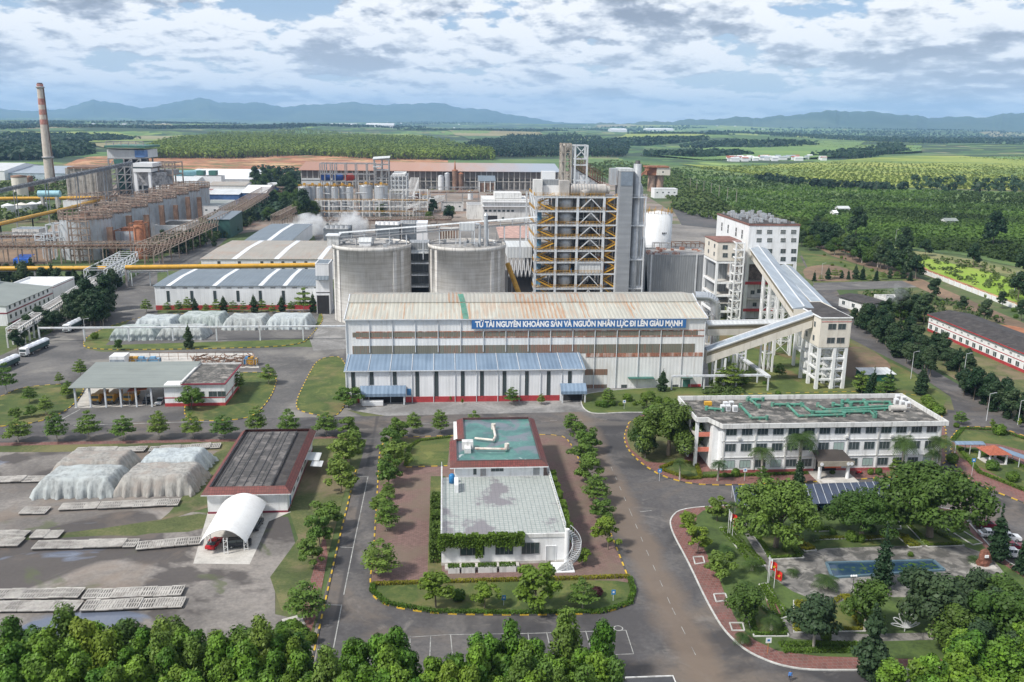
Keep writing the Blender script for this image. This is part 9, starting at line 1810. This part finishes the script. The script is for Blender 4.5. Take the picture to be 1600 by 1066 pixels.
for k,(a,b,s_)in enumerate(((1551,385,1.6),(1336,372,1.5),(1412,392,1.1),(1445,400,.9),(1520,418,1.),(1590,470,1.),(1600,440,1.2))):put('pineB',(*g(a,b),0.),'lone dark tree, %s of those standing in the fields beyond the wall'%ORD[k],'lone trees beyond the perimeter wall',s_)
scat(('shrub','almond1'),[(1110+rp.random()*110,585+rp.random()*40)for k in range(14)],'bush beneath the inclined galleries','bushes beneath the galleries',(.6,1.1))
# ---------------------------------------------------------------- mountains
def ridge(name,prof,Y,depth,col,seed):
    rg=np.random.default_rng(seed);px=np.array([p[0]for p in prof],float);py=np.array([p[1]for p in prof],float);NX_=360;xs_=np.linspace(px[0],px[-1],NX_);ys_=np.interp(xs_,px,py)
    rough=sum(rg.normal()*np.sin(xs_*f_+rg.random()*6)/f_**.9*.2 for f_ in(.09,.17,.31,.55,.9));W_=np.array([sp(a,b,Y)for a,b in zip(xs_,ys_+rough)]);V=[];NY_=16
    for j in range(NY_+1):
        v=j/NY_;e=np.sin(v*np.pi/2)**1.3 if j<=NY_ else 1;w_=1-v
        for i in range(NX_):x,_,z=W_[i];zz_=max(z+120,0)*e*(1+.10*math.sin(i*.21+j*.9+seed)*(v<.99)*(1-v))-60;V.append((x*(Y-depth*w_)/Y,Y-depth*w_+200*math.sin(i*.13+seed),zz_ if v>0 else-150))
    F_=[(j*NX_+i,j*NX_+i+1,(j+1)*NX_+i+1,(j+1)*NX_+i)for j in range(NY_)for i in range(NX_-1)];V=np.array(V);n0=len(V);B_=V[-NX_:].copy();B_[:,1]+=depth;B_[:,2]=-150;V=np.concatenate([V,B_]);F_+=[(NY_*NX_+i,NY_*NX_+i+1,n0+i+1,n0+i)for i in range(NX_-1)]
    o=bpy.data.objects.new(name,npmesh(name,V,F_,col,smooth=True));lnk(o);props(o,kind='structure')
mt=ground('mountain_forest',[(.03,.055,.035),(.045,.075,.045),(.07,.10,.06)],.0006,.004,.95)
ridge('mountains',[(-250,178),(-60,178),(0,173),(50,178),(95,173),(150,160),(185,165),(218,173),(250,168),(270,164),(315,156),(345,165),(400,164),(440,171),(500,167),(550,164),(600,168),(645,166),(685,165),(720,172),(760,175),(800,183),(840,190),(900,198),(960,204)],24000,5000,mt,1)
ridge('mountains',[(900,200),(1000,197),(1090,193),(1130,190),(1200,189),(1235,187),(1260,181),(1320,178.5),(1380,182),(1420,187),(1470,189),(1520,189),(1560,186),(1600,181),(1680,178),(1850,190)],15500,3500,mt,5)
# ---------------------------------------------------------------- steam
def puff(label,c,r,dens,seed,lean=(0,0)):
    V=[];n_=24;k_=14
    for j in range(k_+1):
        th=math.pi*j/k_
        for i in range(n_):a=6.283*i/n_;V.append((c[0]+r[0]*math.sin(th)*math.cos(a)+lean[0]*math.cos(th),c[1]+r[1]*math.sin(th)*math.sin(a),c[2]+r[2]*math.cos(th)))
    m=MB();m.add(V,[(j*n_+i,(j+1)*n_+i,(j+1)*n_+(i+1)%n_,j*n_+(i+1)%n_)for j in range(k_)for i in range(n_)]);t,mm=newmat('steam_volume')
    P=pos(t);d=t.n('ShaderNodeVectorMath',{0:P,1:tuple(c)},operation='SUBTRACT');d2=t.n('ShaderNodeVectorMath',{0:d,1:tuple(r)},operation='DIVIDE');ln_=t.n('ShaderNodeVectorMath',{0:d2},operation='LENGTH')
    nz=t.noise(P,2.2/max(r),5.,.62,.5);fall=t.m('SUBTRACT',1.,(ln_,1));v=t.m('ADD',t.m('MULTIPLY',fall,.9),t.m('MULTIPLY',t.m('SUBTRACT',nz,.5),2.2));dn=t.m('MULTIPLY',t.n('ShaderNodeMapRange',{0:v,1:.10,2:.9,3:0.,4:1.}),dens)
    vo=t.n('ShaderNodeVolumePrincipled',{'Color':(.95,.96,.97),'Density':dn,'Anisotropy':.2});o=t.n('ShaderNodeOutputMaterial');t.link(vo,0,o,1);mm.cycles.volume_step_rate=.6 if hasattr(mm,'cycles')and hasattr(mm.cycles,'volume_step_rate')else 1
    props(m.o('steam',mm,None),label,'steam',None,'stuff')
q=sp(478,358,640);puff('larger white steam cloud rising behind the warehouses',q,(18,9,12),.7,1,(5,0));q=sp(546,352,640);puff('smaller white steam cloud left of the silo gallery',q,(15,8,12),.5,2)
q=sp(1402,458,350);puff('faint steam above the cooling basin on the right',q,(6,4,5),.10,3)
# ---------------------------------------------------------------- air
m=MB();m.box(-36000,36000,-3000,34500,-260,900);t,mm=newmat('haze_air');vo=t.n('ShaderNodeVolumePrincipled',{'Color':(.38,.63,1.),'Density':4.5e-5,'Anisotropy':.0});o=t.n('ShaderNodeOutputMaterial');t.link(vo,0,o,1)
props(m.o('haze',mm,None),'thin bluish haze over the whole landscape','haze',None,'stuff')
